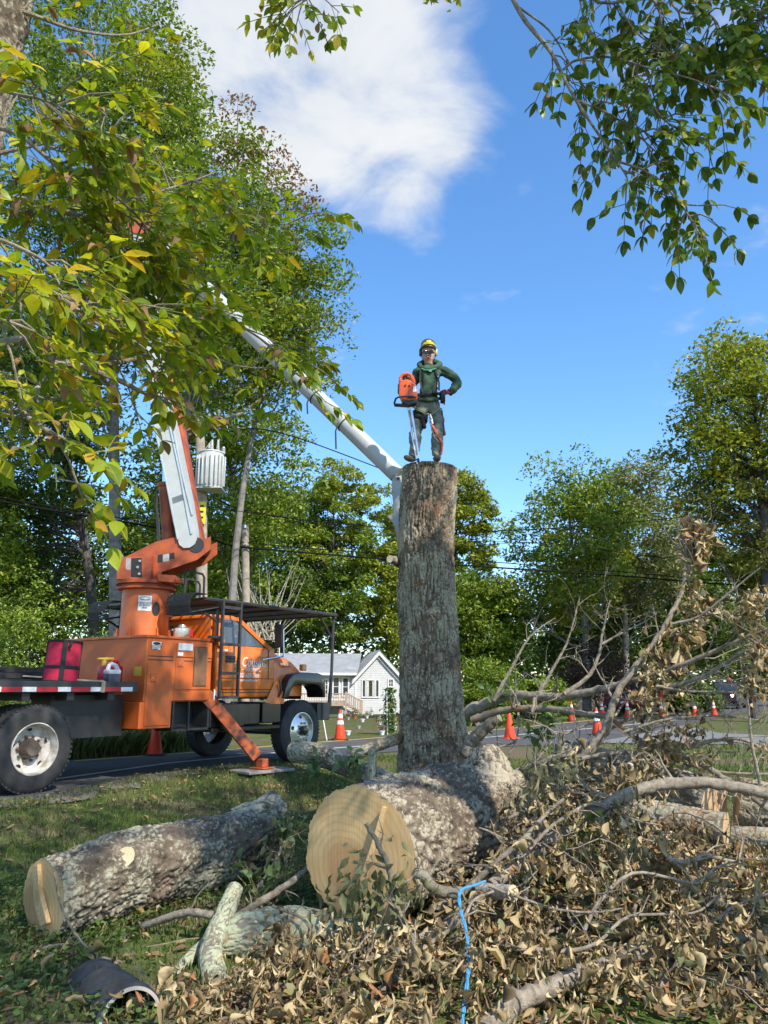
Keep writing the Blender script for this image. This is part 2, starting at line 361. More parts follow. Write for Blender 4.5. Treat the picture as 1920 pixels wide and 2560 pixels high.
def stripe(name, pts, w, m, z):
    P = [Vector(q) for q in pts]; L = []; Rr = []
    for i, q in enumerate(P):
        d = (P[min(i + 1, len(P) - 1)] - P[max(i - 1, 0)]); nn = Vector((-d.y, d.x, 0)).normalized() * w / 2; L.append(q + nn); Rr.append(q - nn)
    mb = MB()
    for i in range(len(P) - 1): mb.add([Rr[i], Rr[i + 1], L[i + 1], L[i]], [(0, 1, 2, 3)])
    for q in mb.v: q.z = z
    return mb.build(name, m, road, smooth=0)
m_wl = mat('white_line_paint', (.62, .62, .6), .8, var=.35, sc=14); m_yl = mat('yellow_line_paint', (.62, .40, .07), .8, var=.35, sc=14)
stripe('edge_line', [G(*q) for q in ((-60, 1983), (146, 1947), (420, 1908), (700, 1881), (1000, 1858), (1200, 1845), (1413, 1827), (1553, 1814), (1688, 1800))], .11, m_wl, .004)
far_in = [q + Vector((.16, -.2, 0)) for q in FE[1:]]
stripe('yellow_line', spline(far_in, 40), .13, m_yl, .004)
# gravelly verge between lawn and asphalt
m_grav = mat('verge_gravel', (.17, .15, .125), .95, var=.45, sc=40, bump=.8, bsc=120)
vg = [Vector(q) + Vector((.05, .06, 0)) for q in NE[:6]]; vg2 = [q + Vector((.32, -.36, 0)) for q in vg]
verge = MB()
A_, B_ = jag(vg, .02, 5, .2), jag(vg2, .16, 6, .2)
k_ = min(len(A_), len(B_))
verge.add([(x, y, .0065) for x, y, _ in A_[:k_]] + [(x, y, max(gzf(x, y), -.05) + .008) for x, y, _ in B_[:k_]], [(i, k_ + i, k_ + i + 1, i + 1) for i in range(k_ - 1)])
verge.build('road_verge', m_grav, smooth=0, kind='structure')

# grass and litter
rng = np.random.default_rng(11)
def scatter(n, x0, x1, y0, y1, cond):
    out = []
    tot = 0
    while tot < n:
        x = rng.uniform(x0, x1, n); y = rng.uniform(y0, y1, n); k = cond(x, y); out.append(np.stack([x[k], y[k]], 1)); tot += k.sum()
    return np.concatenate(out)[:n]
PILE = np.array([(-.98, 3.9), (-.60, 4.55), (-.15, 4.9), (.30, 5.35), (.95, 5.9), (1.25, 6.7), (1.9, 7.3), (4.6, 7.3), (4.6, 3.6), (-.98, 3.6)])     # ground under the brush pile
def inpoly(x, y):
    c = np.zeros(x.shape, bool); j = len(PILE) - 1
    for i in range(len(PILE)):
        xi, yi, xj, yj = *PILE[i], *PILE[j]; c ^= ((yi > y) != (yj > y)) & (x < (xj - xi) * (y - yi) / (yj - yi) + xi); j = i
    return c
def near_lawn(x, y): return ~(inpoly(x, y) & (rng.random(x.shape) < .85)) & (y < np.interp(x, nex, ney) - .12) & (np.abs(x) < .56 * y + .8)
def blades(P, hmin, hmax, w, lean=.6):
    n = len(P); z = gz(P[:, 0], P[:, 1]) - .005; a = rng.uniform(0, 2 * np.pi, n); h = rng.uniform(hmin, hmax, n); l = rng.uniform(.1, lean, n) * h; a2 = rng.uniform(0, 2 * np.pi, n)
    dx, dy = np.cos(a) * w / 2, np.sin(a) * w / 2; lx, ly = np.cos(a2) * l, np.sin(a2) * l
    b = np.stack([P[:, 0], P[:, 1], z], 1)
    v = np.stack([b + np.stack([-dx, -dy, 0 * z], 1), b + np.stack([dx, dy, 0 * z], 1), b + np.stack([lx * .4 + dx * .8, ly * .4 + dy * .8, h * .65], 1), b + np.stack([lx, ly, h], 1)], 1)
    return v.reshape(-1, 3), np.arange(4 * n).reshape(-1, 4)
m_grass = leafmat('grass_blade', [(0, (.05, .085, .015)), (.5, (.11, .16, .03)), (.85, (.17, .2, .05)), (1, (.26, .22, .1))], .3)
Pg = scatter(84000, -7, 7, 4, 15, lambda x, y: near_lawn(x, y) & (vnoise(x * 1.3, y * 1.3, None, 21) + .5 * vnoise(x * 5, y * 5, None, 22) > -.45 * (rng.random(x.shape) * 2)))
V, Q = blades(Pg, .025, .075, .011)
Pg2 = scatter(14000, 3, 40, 14, 45, lambda x, y: ((y < np.interp(x, nex, ney) - .1) | (y > np.interp(x, fex, fey) + .2)) & (np.abs(x) < .55 * y))
V2, Q2 = blades(Pg2, .04, .12, .03)
gr = mkobj('lawn_grass', npmesh('lawn_grass', np.vstack([V, V2]), np.vstack([Q, Q2 + len(V)]), m_grass, False)); tag(gr, 'short mown green grass between the logs and the road', 'grass', kind='stuff')
Pw = scatter(20000, -16, -3.9, 8, 17, lambda x, y: (y > np.interp(x, fex, fey) + .05) & (y < np.interp(x, fex, fey) + 2.2))
V, Q = blades(Pw, .12, .55, .03, .8)
tag(mkobj('verge_weeds', npmesh('verge_weeds', V, Q, leafmat('weed_blade', [(0, (.05, .09, .02)), (.6, (.12, .17, .04)), (1, (.25, .24, .1))], .3), False)), 'tall green weeds along the far verge behind the truck', 'weeds', kind='stuff')
def leafquads(C, size, tilt=1.0, rs=None, aspect=.45, curl=.25, nrm=None):
    """one curled leaf per point: 3x2 quads"""
    n = len(C); r = rs or rng
    a = r.uniform(0, 2 * np.pi, n); b = r.normal(0, .5 * tilt, n); g = r.normal(0, .6 * tilt, n)
    if np.isscalar(size): size = np.full(n, size)
    u = np.stack([np.cos(a) * np.cos(b), np.sin(a) * np.cos(b), np.sin(b)], 1)
    w = np.stack([-np.sin(a), np.cos(a), 0 * a], 1); nn = np.cross(u, w); w2 = w * np.cos(g)[:, None] + nn * np.sin(g)[:, None]; n2 = np.cross(u, w2)
    cu = r.uniform(-1, 1, n) * curl; fo = r.uniform(.1, 1, n) * curl
    vs = []
    for (s, wd) in ((-.5, .12), (-.12, 1.0), (.25, .75), (.5, .03)):
        for e in (-1, 0, 1):
            vs.append(C + size[:, None] * (u * s + w2 * (e * wd * aspect / 2 * (1 - .25 * fo[:, None] / max(curl, .01))) + n2 * ((cu * (s * 2) ** 2 + fo * abs(e) * wd * .5)[:, None])))
    V = np.stack(vs, 1).reshape(-1, 3); base = (np.arange(n) * 12)[:, None]
    q = [[i * 3 + j, i * 3 + j + 1, i * 3 + j + 4, i * 3 + j + 3] for i in range(3) for j in range(2)]
    return V, (base[:, :, None] + np.array(q)[None]).reshape(-1, 4)
m_litter = leafmat('litter_leaf', [(0, (.16, .09, .045)), (.4, (.30, .19, .09)), (.75, (.42, .30, .15)), (.92, (.30, .12, .05)), (1, (.22, .24, .07))], .15, .8)
Pl = np.vstack([scatter(2600, -5, 5, 3.9, 13, near_lawn), scatter(3000, -1, 4.6, 3.6, 7.3, lambda x, y: inpoly(x, y) & (np.abs(x) < .56 * y + .4))])
V, Q = leafquads(np.stack([Pl[:, 0], Pl[:, 1], gz(Pl[:, 0], Pl[:, 1]) + rng.uniform(.015, .05, len(Pl))], 1), rng.uniform(.04, .11, len(Pl)), .45)
tag(mkobj('fallen_leaves', npmesh('fallen_leaves', V, Q, m_litter)), 'small brown leaves strewn over the lawn', 'leaves', kind='stuff')
m_clov = leafmat('clover_leaf', [(0, (.05, .1, .02)), (.6, (.11, .19, .035)), (1, (.2, .27, .06))], .3)
Pc = scatter(6500, -3, 3, 3.9, 7.2, lambda x, y: near_lawn(x, y) & (vnoise(x * 1.1, y * 1.1, None, 31) > -.15))
V, Q = leafquads(np.stack([Pc[:, 0], Pc[:, 1], gz(Pc[:, 0], Pc[:, 1]) + rng.uniform(.02, .09, len(Pc))], 1), rng.uniform(.018, .05, len(Pc)), .4, aspect=.8)
tag(mkobj('ground_cover', npmesh('ground_cover', V, Q, m_clov)), 'low clover and weeds around the front logs', 'ground cover', kind='stuff')

# ================================================================== STUMP AND LOGS
def bark_log(path, radii, nt_=160, ns=200, cw=.05, ch=.16, depth=.02, seed=1, low=.05, bulges=(), twist=0.0):
    """numpy skin of a log; returns verts, quads, ridge attribute, first and last ring"""
    nt_, ns = int(nt_ * .8), int(ns * .8)
    P = spline(path, ns); rr = np.interp(np.linspace(0, 1, ns), np.linspace(0, 1, len(radii)), radii)
    T = np.gradient(P, axis=0); T /= np.linalg.norm(T, axis=1)[:, None]
    a = np.array(Vector(T[0]).orthogonal().normalized()); A = []
    for i in range(ns): a = a - T[i] * a.dot(T[i]); a /= np.linalg.norm(a); A.append(a.copy())
    A = np.array(A); B = np.cross(T, A)
    s = np.concatenate([[0], np.cumsum(np.linalg.norm(np.diff(P, axis=0), axis=1))])
    th = np.linspace(0, 2 * np.pi, nt_, endpoint=False); TH, S = np.meshgrid(th, s)
    Rm = float(np.mean(radii)); nu = max(6, int(2 * np.pi * Rm / cw))
    TW = TH + twist * S; cx, cy = np.cos(TW), np.sin(TW); qx, qy = cx * Rm, cy * Rm
    w1 = .55 * vnoise(qx / (cw * 3), qy / (cw * 3), S / (ch * 1.3), seed + 3); w2 = .55 * vnoise(qx / (cw * 3) + 9, qy / (cw * 3), S / (ch * 1.3), seed + 4)
    na = vnoise(qx / cw + w1, qy / cw + w2, S / ch + w1, seed); nb = vnoise(qx / (cw * .45) + w2, qy / (cw * .45) - w1, S / (ch * .42), seed + 2)
    ridge = np.clip(np.abs(na) / .30, 0, 1) ** .75 * (.55 + .45 * np.clip(np.abs(nb) / .28, 0, 1))
    cx, cy = np.cos(TH), np.sin(TH)
    lowf = fbm(cx * 1.1, S * .9 / max(Rm, .1) * .5, cy * 1.1, seed + 8, 3) * low
    fine = fbm(cx * Rm * 60, S * 40, cy * Rm * 60, seed + 5, 2) * .12 + fbm(cx * Rm * 16, S * 10, cy * Rm * 16, seed + 6, 2) * .25
    et = np.clip(np.minimum(S, s[-1] - S) / .05, 0, 1); rad = rr[:, None] * (1 + lowf) + depth * (.38 + .62 * et) * (ridge - 1 + fine)
    for (bs, bt, amp, ws, wt) in bulges:
        dt = np.angle(np.exp(1j * (TH - bt))); rad = rad + amp * np.exp(-((S - bs) / ws) ** 2 - (dt / wt) ** 2)
    V = P[:, None, :] + A[:, None, :] * (cx * rad)[..., None] + B[:, None, :] * (cy * rad)[..., None]
    i = np.arange(ns - 1)[:, None] * nt_; j = np.arange(nt_)[None]; j2 = (j + 1) % nt_
    Q = np.stack([i + j, i + j2, i + nt_ + j2, i + nt_ + j], -1).reshape(-1, 4)
    return V.reshape(-1, 3), Q, ridge.ravel(), V[0], V[-1], T
def cap(parent, ring, normal, m, origin, name='cut_face', bulge=0.0, k=4):
    """sawn face closing a log, its own origin at the middle so that the rings are centred"""
    ring = ring if len(ring) < 260 else ring[::2]
    c = ring.mean(0); n = Vector(normal).normalized(); q = n.to_track_quat('Z', 'Y'); Mi = (Matrix.Translation(Vector(c)) @ q.to_matrix().to_4x4())
    inv = np.array(Mi.inverted()); L = (np.c_[ring, np.ones(len(ring))] @ inv.T)[:, :3]; nn = len(L)
    vs = [(0, 0, bulge)]; fs = []
    for a in range(1, k + 1):
        w = a / k; vs += [(x * w, y * w, z * w + bulge * (1 - w * w) + .0015) for x, y, z in L]
    for j in range(nn):
        j2 = (j + 1) % nn; fs.append((0, 1 + j, 1 + j2))
        for a in range(k - 1): b = 1 + a * nn; fs.append((b + j, b + nn + j, b + nn + j2, b + j2))
    me = bpy.data.meshes.new(name); me.from_pydata(vs, [], fs); me.materials.append(m)
    o = mkobj(name, me, parent); o.matrix_local = Matrix.Translation(-Vector(origin)) @ Mi; return o
def log(name, label, path, radii, bark, wood, cat='log', group=None, ends=(1, 1), base=None, **k):
    base = Vector(base) if base is not None else Vector(path[0])
    o = thing(name, label, cat, base, group=group)
    V, Q, rd, r0, r1, T = bark_log(path, radii, **k)
    mkobj('bark', npmesh('bark', V - np.array(base), Q, bark, True, {'ridge': rd}), o)
    if ends[0]: cap(o, r0, -Vector(T[0]), wood, base)
    if ends[1]: cap(o, r1, Vector(T[-1]), wood, base)
    return o
b_stump = barkmat('stump_bark', (.075, .054, .038), (.28, .21, .15), (.46, .41, .28), .26, rust=(.26, .13, .06))
b_big = barkmat('big_log_bark', (.055, .042, .031), (.235, .18, .126), (.50, .44, .32), .30)
b_left = barkmat('left_log_bark', (.055, .042, .031), (.25, .195, .142), (.46, .44, .32), .27, rust=(.23, .165, .125))
b_moss = barkmat('lichen_bark', (.12, .10, .08), (.30, .26, .2), (.52, .55, .36), 1.1, rust=(.33, .15, .06))
b_twig = barkmat('branch_bark', (.13, .10, .072), (.46, .39, .30), (.60, .55, .44), .55, sc=2.5)
b_right = barkmat('brown_log_bark', (.12, .085, .06), (.33, .24, .16), (.42, .42, .32), .25, rust=(.38, .2, .09))
w_big = woodmat('fresh_wood_wide', (.80, .55, .28), (.66, .42, .19), (.46, .26, .12), .17, 24, .06, .03)
w_cut = woodmat('fresh_wood', (.68, .50, .28), (.56, .38, .19), (.52, .33, .16), .06, 38)
w_pale = woodmat('pale_wood', (.74, .62, .42), (.62, .48, .29), (.58, .42, .24), .03, 60)
w_peach = woodmat('peach_wood', (.72, .50, .31), (.60, .38, .21), (.52, .31, .16), .07, 34)

# --- standing stump
SY = 10.25
def S_(px, py, dy=0): return at(px, py, SY + dy)
st_base = S_(1084, 1950); st_base.z = gzf(st_base.x, SY)
sp, sr = [], []
for (py, xl, xr) in ((1172, 1008, 1142), (1230, 1003, 1143), (1300, 998, 1137), (1400, 995, 1135), (1500, 992, 1138), (1600, 997, 1145), (1700, 998, 1152), (1800, 998, 1163), (1880, 994, 1170), (1960, 990, 1174), (2010, 980, 1182)):
    a, b = S_(xl, py), S_(xr, py); sp.append((a + b) / 2); sr.append((b - a).length / 2 + .006)
sp[-1].z = min(sp[-1].z, st_base.z - .05)
sp = sp[::-1]; sr = sr[::-1]
stump = thing('tree_stump', 'tall standing tree trunk sawn flat on top with furrowed lichen-specked bark', 'tree stump', st_base)
V, Q, rd, r0, r1, T = bark_log(sp, sr, 300, 480, .030, .17, .04, 5, .035, bulges=())
mkobj('bark', npmesh('bark', V - np.array(st_base), Q, b_stump, True, {'ridge': rd}), stump)
cap(stump, r1, (0, 0, 1), w_cut, st_base)
def knot(parent, base, c, d, r0, r1, m, w, hole=False, name='branch_stub', ln=.1):
    d = Vector(d).normalized(); V, Q, rd, a0, a1, T = bark_log([c - d * .06, c, c + d * ln * .5, c + d * ln], [r0 * 1.5, r0 * 1.2, r0, r1], 48, 24, .02, .04, .008, 3, .06)
    o = mkobj(name, npmesh(name, V - np.array(base), Q, m, True, {'ridge': rd}), parent)
    cap(o, a1, T[-1], w, base, 'cut_face' if not hole else 'knot_hole')
    return o
m_hole = mat('rotten_hole', (.03, .02, .015), .95)
knot(stump, st_base, S_(992, 1403, -.05), (-.45, -.75, .02), .055, .05, b_stump, w_pale, ln=.18)
knot(stump, st_base, S_(1068, 1230, -.36), (.12, -.9, .12), .05, .034, b_stump, m_hole, True, ln=.08)

# --- the big sawn log in front of the stump
bf = Vector((-.165, 5.32, 0)); bz = gzf(bf.x, bf.y); bf.z = .165
ax = Vector((.52, .855, .015)).normalized()
big = log('trunk_log', 'huge sawn trunk section lying in front of the standing stump, pale cut face', [bf, bf + ax * .7, bf + ax * 1.4, bf + ax * 2.15 + Vector((.1, 0, -.07))], [.425, .43, .43, .41], b_big, w_big, nt_=240, ns=300, cw=.034, ch=.10, depth=.036, seed=12, low=.07, bulges=((1.7, 1.55, .03, .3, .6),))
# swollen branch collar on its far end and the hinge splinter on the face
V, Q, rd, a0, a1, T = bark_log([at(1225, 2110, 6.8), at(1228, 2030, 6.85), at(1222, 1955, 6.92), at(1216, 1908, 7.0), at(1210, 1876, 7.05)], [.34, .31, .23, .19, .13], 120, 90, .04, .06, .022, 8, .12)
o = mkobj('branch_collar', npmesh('branch_collar', V - np.array(bf), Q, b_big, True, {'ridge': rd}), big); cap(o, a1, T[-1], b_big, bf, 'collar_end', .05)
hb = MB(); fn = -ax; q = fn.to_track_quat('Z', 'Y'); Xf = Matrix.Translation(bf + fn * .002) @ q.to_matrix().to_4x4()
def face_pt(px, py, off=.0):      # a point of the sawn face
    r = ray(px, py); return CAM + r * (((bf + fn * off) - CAM).dot(fn) / r.dot(fn))
fp = [face_pt(*q_, off=.004) for q_ in ((962, 2015), (948, 2065), (935, 2110), (905, 2195), (893, 2245), (903, 2250), (918, 2200), (946, 2115), (957, 2068), (968, 2020))]
hb.add(fp + [q_ + fn * .035 for q_ in fp[:5]] + [q_ + fn * .008 for q_ in fp[5:]], [tuple(range(9, -1, -1)), tuple(range(10, 20))] + [(i, (i + 1) % 10, 10 + (i + 1) % 10, 10 + i) for i in range(10)])
hb.build('hinge_splinter', w_cut, big, bf, smooth=0)
# --- log lying on the left
def Lp(px, py, Y): return at(px, py, Y)
l0, l1 = Lp(108, 2245, 5.35), Lp(690, 2092, 6.95)
left = log('tree_log', 'long curved log on the lawn with a pale oval branch scar and stepped cut end', [l0, l0.lerp(l1, .33) + Vector((0, 0, .02)), l0.lerp(l1, .68) + Vector((0, 0, .0)), l1], [.245, .285, .29, .235], b_left, w_big, nt_=220, ns=340, cw=.032, ch=.06, depth=.026, seed=21, low=.1, bulges=((1.75, 2.5, .06, .25, .7),), twist=.6)
ll = (l1 - l0).normalized()
knot(left, l0, Lp(325, 2148, 5.62), (-.1, -.75, .35), .088, .062, b_left, w_pale, ln=.07)
V, Q, rd, a0, a1, T = bark_log([Lp(600, 2080, 6.75), Lp(655, 2045, 6.85), Lp(700, 2018, 6.95)], [.2, .165, .15], 100, 60, .045, .08, .016, 23, .08)
o = mkobj('fork_stub', npmesh('fork_stub', V - np.array(l0), Q, b_left, True, {'ridge': rd}), left); cap(o, a1, T[-1], w_cut, l0)
def lface(px, py, off): r = ray(px, py); return CAM + r * (((l0 - ll * off) - CAM).dot(ll) / r.dot(ll))
hb = MB(); fp = [lface(*q_, off=.004) for q_ in ((90, 2162), (104, 2160), (108, 2225), (128, 2305), (112, 2312), (97, 2260))]
hb.add(fp + [q_ - ll * .03 for q_ in fp], [tuple(range(5, -1, -1)), tuple(range(6, 12))] + [(i, (i + 1) % 6, 6 + (i + 1) % 6, 6 + i) for i in range(6)])
hb.build('hinge_splinter', w_cut, left, l0, smooth=0)
# --- lichen log and cut limbs in front
def gp(px, py, r): # log axis resting on the ground: pixel of its middle, radius
    P_ = G(px, py, -.3 + r); P_.z = gzf(P_.x, P_.y) + r; return P_
log('lichen_log', 'short log with pale green lichen and orange torn bark lying under twigs', [at(535, 2350, 4.95), at(700, 2330, 5.0), at(850, 2350, 5.05), at(985, 2375, 5.1)], [.115, .14, .15, .14], b_moss, w_cut, nt_=140, ns=200, cw=.035, ch=.06, depth=.012, seed=31)
log('cut_limb', 'lichen-covered limb with a round pale cut end, beside the lichen log', [at(588, 2222, 5.2), at(556, 2300, 4.95), at(526, 2380, 4.75), at(545, 2475, 4.5)], [.05, .062, .065, .07], b_moss, w_pale, cat='limb', nt_=72, ns=120, cw=.02, ch=.03, depth=.006, seed=33)
log('cut_limb', 'short stub with a pale cut end touching the lichen-covered limb', [at(610, 2440, 4.65), at(590, 2470, 4.55), at(577, 2502, 4.44)], [.045, .045, .046], b_moss, w_pale, cat='limb', nt_=48, ns=40, cw=.02, ch=.03, depth=.005, seed=34)
log('cut_limb', 'thin grey limb sloping beside the lichen-covered limb', [at(510, 2360, 4.95), at(460, 2415, 4.75), at(440, 2470, 4.6), at(437, 2510, 4.5)], [.035, .04, .036, .03], b_moss, w_pale, cat='limb', nt_=40, ns=60, cw=.02, ch=.03, depth=.004, seed=35)
log('cut_limb', 'small lichen stub with a cut end in front of the black pipe', [at(372, 2500, 4.25), at(322, 2508, 4.2)], [.032, .03], b_moss, w_pale, cat='limb', nt_=40, ns=30, cw=.02, ch=.03, depth=.004, seed=36)
log('cut_limb', 'limb with a small round cut end beside the blue rope', [at(1200, 2225, 4.95), at(1283, 2233, 4.75)], [.04, .045], b_twig, w_pale, cat='limb', nt_=40, ns=40, cw=.02, ch=.03, depth=.004, seed=37)
# --- logs piled on the right
log('sawn_log', 'brown log behind the arching branch, round peach cut end', [at(1400, 1905, 7.6), at(1600, 1965, 7.1), at(1785, 2018, 6.6)], [.22, .23, .215], b_right, w_peach, nt_=180, ns=220, cw=.032, ch=.08, depth=.018, seed=41, low=.08)
log('sawn_log', 'slim brown log below the arching branch, tilted peach cut end', [at(1570, 2030, 6.6), at(1690, 2055, 6.4), at(1815, 2078, 6.2)], [.13, .135, .14], b_right, w_peach, nt_=120, ns=120, cw=.04, ch=.07, depth=.012, seed=42)
log('sawn_log', 'dark furrowed log with its cut end behind the peach log', [at(1842, 2005, 6.7), at(1960, 2030, 6.6), at(2150, 2060, 6.5)], [.2, .22, .22], b_stump, w_peach, nt_=180, ns=160, cw=.032, ch=.08, depth=.02, seed=43)
log('sawn_log', 'low lichen log half buried in dead leaves, pale round cut end', [at(1560, 2180, 6.0), at(1650, 2140, 5.85), at(1690, 2122, 5.75)], [.12, .13, .13], b_moss, w_peach, nt_=100, ns=90, cw=.035, ch=.06, depth=.012, seed=44)
log('sawn_log', 'thin log buried in dead leaves with only its round cut end showing', [at(1800, 2250, 5.6), at(1728, 2216, 5.2)], [.07, .066], b_right, w_peach, nt_=60, ns=60, cw=.03, ch=.05, depth=.006, seed=45)
log('sawn_log', 'small orange-barked log lying beside the slim brown log', [at(1832, 2090, 6.0), at(1905, 2095, 5.9), at(2000, 2105, 5.8)], [.07, .075, .075], b_right, w_peach, nt_=80, ns=80, cw=.03, ch=.05, depth=.008, seed=46)
log('fallen_limb', 'thick grey limb lying by the front wheel, behind green sprigs', [at(738, 1878, 9.6), at(800, 1888, 9.3), at(870, 1915, 9.0), at(950, 1950, 8.7), at(1010, 1975, 8.5)], [.13, .13, .12, .12, .12], b_left, w_cut, cat='limb', nt_=120, ns=160, cw=.035, ch=.06, depth=.012, seed=51, ends=(1, 1))
log('fallen_limb', 'dark limb leaning from the grey limb up to the stump', [at(840, 1905, 9.1), at(900, 1882, 9.5), at(950, 1862, 9.8), at(1000, 1846, 10.1)], [.075, .075, .07, .065], b_stump, w_cut, cat='limb', nt_=60, ns=90, cw=.03, ch=.05, depth=.008, seed=52)
log('broken_limb', 'upright pale limb stub with a peeled top beside the stump', [at(928, 1965, 8.6), at(930, 1910, 8.6), at(930, 1872, 8.6)], [.045, .04, .036], b_moss, w_peach, cat='limb', nt_=40, ns=50, cw=.02, ch=.03, depth=.004, seed=53)
# --- black culvert pipe
pipe = thing('culvert_pipe', 'black corrugated plastic pipe with a cut pale rim half hidden by leaves', 'pipe', gp(320, 2520, .1))
A, B = at(225, 2520, 4.55), at(322, 2610, 4.05); A.z = gzf(A.x, A.y) - .05; B.z = gzf(B.x, B.y) - .02
Lg = (B - A).length; prof = []; kk = int(Lg / .02)
for i in range(kk + 1): h = Lg * i / kk; prof.append((.150 + .010 * math.sin(h / .065 * 2 * math.pi), h))
inner = [(.134, Lg), (.134, 0.05)]
mb = MB(); X = aim(A, B); vs_ = prof + inner
n_ = 56; vv = []; ff = []
for (r_, h) in vs_:
    for j in range(n_): w_ = 2 * math.pi * j / n_; vv.append((r_ * math.cos(w_), r_ * math.sin(w_), h))
for i in range(len(vs_) - 1):
    for j in range(n_): j2 = (j + 1) % n_; ff.append((i * n_ + j, i * n_ + j2, (i + 1) * n_ + j2, (i + 1) * n_ + j))
mb.add(vv, ff, 0, X); mb.build('pipe_wall', mat('black_plastic', (.016, .016, .017), .35, var=.6, sc=12, c2=(.05, .05, .045)), pipe, pipe.location)
mb = MB(); rim = [(.1345, Lg - .004), (.150, Lg - .004), (.150, Lg + .004), (.1345, Lg + .004), (.1345, Lg - .004)]
mb.lathe(rim, n_, 0, X, False); mb.build('cut_rim', mat('rim_cut_plastic', (.38, .36, .32), .7), pipe, pipe.location)

# ================================================================== BUCKET TRUCK
TA, TB = at(87, 1873, 9.5), at(756, 1820, 13.6)
TH_ = math.atan2(TB.y - TA.y, TB.x - TA.x)
truck = thing('bucket_truck', 'orange flatbed bucket truck with raised white boom parked along the road', 'truck', (TA.x, TA.y, 0), TH_)
TM = Matrix.Translation(truck.location) @ Matrix.Rotation(TH_, 4, 'Z'); TI = TM.inverted()
def T2(px, py, off=0.0):       # pixel -> truck-local point on the vertical plane y = off
    o = TI @ CAM; r = TI.to_3x3() @ ray(px, py); return o + r * ((off - o.y) / r.y)
m_or, t, p = nt('orange_paint'); co = obco(t)
c = ramp(t, noise(t, co, 1.7, 4), [(.3, (.52, .092, .011)), (.55, (.60, .125, .018)), (.75, (.58, .155, .045))])
c = mixc(t, ramp(t, noise(t, co, 9, 6, .7), [(.66, (0, 0, 0)), (.72, (1, 1, 1))]), c, (.38, .08, .02))
stv = noise(t, obco(t, (26, 26, 1.4)), 1, 3); c = mixc(t, ramp(t, stv, [(.6, (0, 0, 0)), (.8, (.35, .35, .35))]), c, (.45, .10, .03))
c = mixc(t, ramp(t, noise(t, obco(t, (3, 3, 3)), 4, 8, .75), [(.54, (0, 0, 0)), (.74, (.55, .55, .55))]), c, (.30, .20, .13))
t.links.new(c, p.inputs['Base Color']); p.inputs['Roughness'].default_value = .5; bumpit(t, p, noise(t, co, 3, 3), .10, .02)
m_cab = mat('cab_orange', (.74, .17, .012), .38, var=.28, sc=5, coat=.35, bump=.05, bsc=3)
m_boomor = mat('boom_orange', (.40, .085, .022), .6, var=.35, sc=5, c2=(.25, .05, .02), bump=.2, bsc=30)
m_blk = mat('black_paint', (.022, .022, .024), .45, var=.5, sc=5, c2=(.045, .042, .04)); m_rub = mat('tyre_rubber', (.045, .043, .041), .85, var=.35, sc=6, bump=.2, bsc=60)
m_fend = mat('black_gloss', (.012, .012, .014), .22, coat=.4); m_rimw = mat('white_rim', (.62, .60, .55), .5, var=.3, sc=9, c2=(.34, .27, .2)); m_alu = mat('alloy_rim', (.72, .71, .66), .28, .75, var=.12, sc=6)
m_dirt = mat('rusty_hub', (.14, .10, .075), .8, var=.4, sc=18); m_white = mat('boom_white', (.43, .44, .425), .42, var=.16, sc=2.2, coat=.2); m_chr = mat('chrome', (.75, .75, .76), .15, 1.0, var=.05)
m_red = mat('red_tape', (.5, .02, .03), .4, var=.15); m_wht = mat('white_tape', (.72, .74, .74), .4, var=.1); m_amb = mat('amber_lens', (.75, .2, .015), .2, var=.1, coat=.5)
m_gl, t, p = nt('window_glass'); p.inputs['Base Color'].default_value = (.10, .12, .13, 1); p.inputs['Roughness'].default_value = .04; p.inputs['Specular IOR Level'].default_value = .9; p.inputs['Alpha'].default_value = .55; p.inputs['Coat Weight'].default_value = .8
m_int = mat('cab_interior', (.05, .05, .055), .8); m_dec = mat('decal_white', (.82, .82, .80), .5, var=.06); m_yel = mat('yellow_placard', (.62, .40, .03), .5); m_mesh = mat('mesh_black', (.02, .02, .02), .6); m_green = mat('decal_green', (.03, .13, .06), .5)
def tp(name, mats, mb, parent=None, smooth=30): return mb.build(name, mats, parent or truck, smooth=smooth)
def world_part(name, mats, mb, parent=None, smooth=30): return mb.build(name, mats, parent or truck, xf=TI, smooth=smooth)
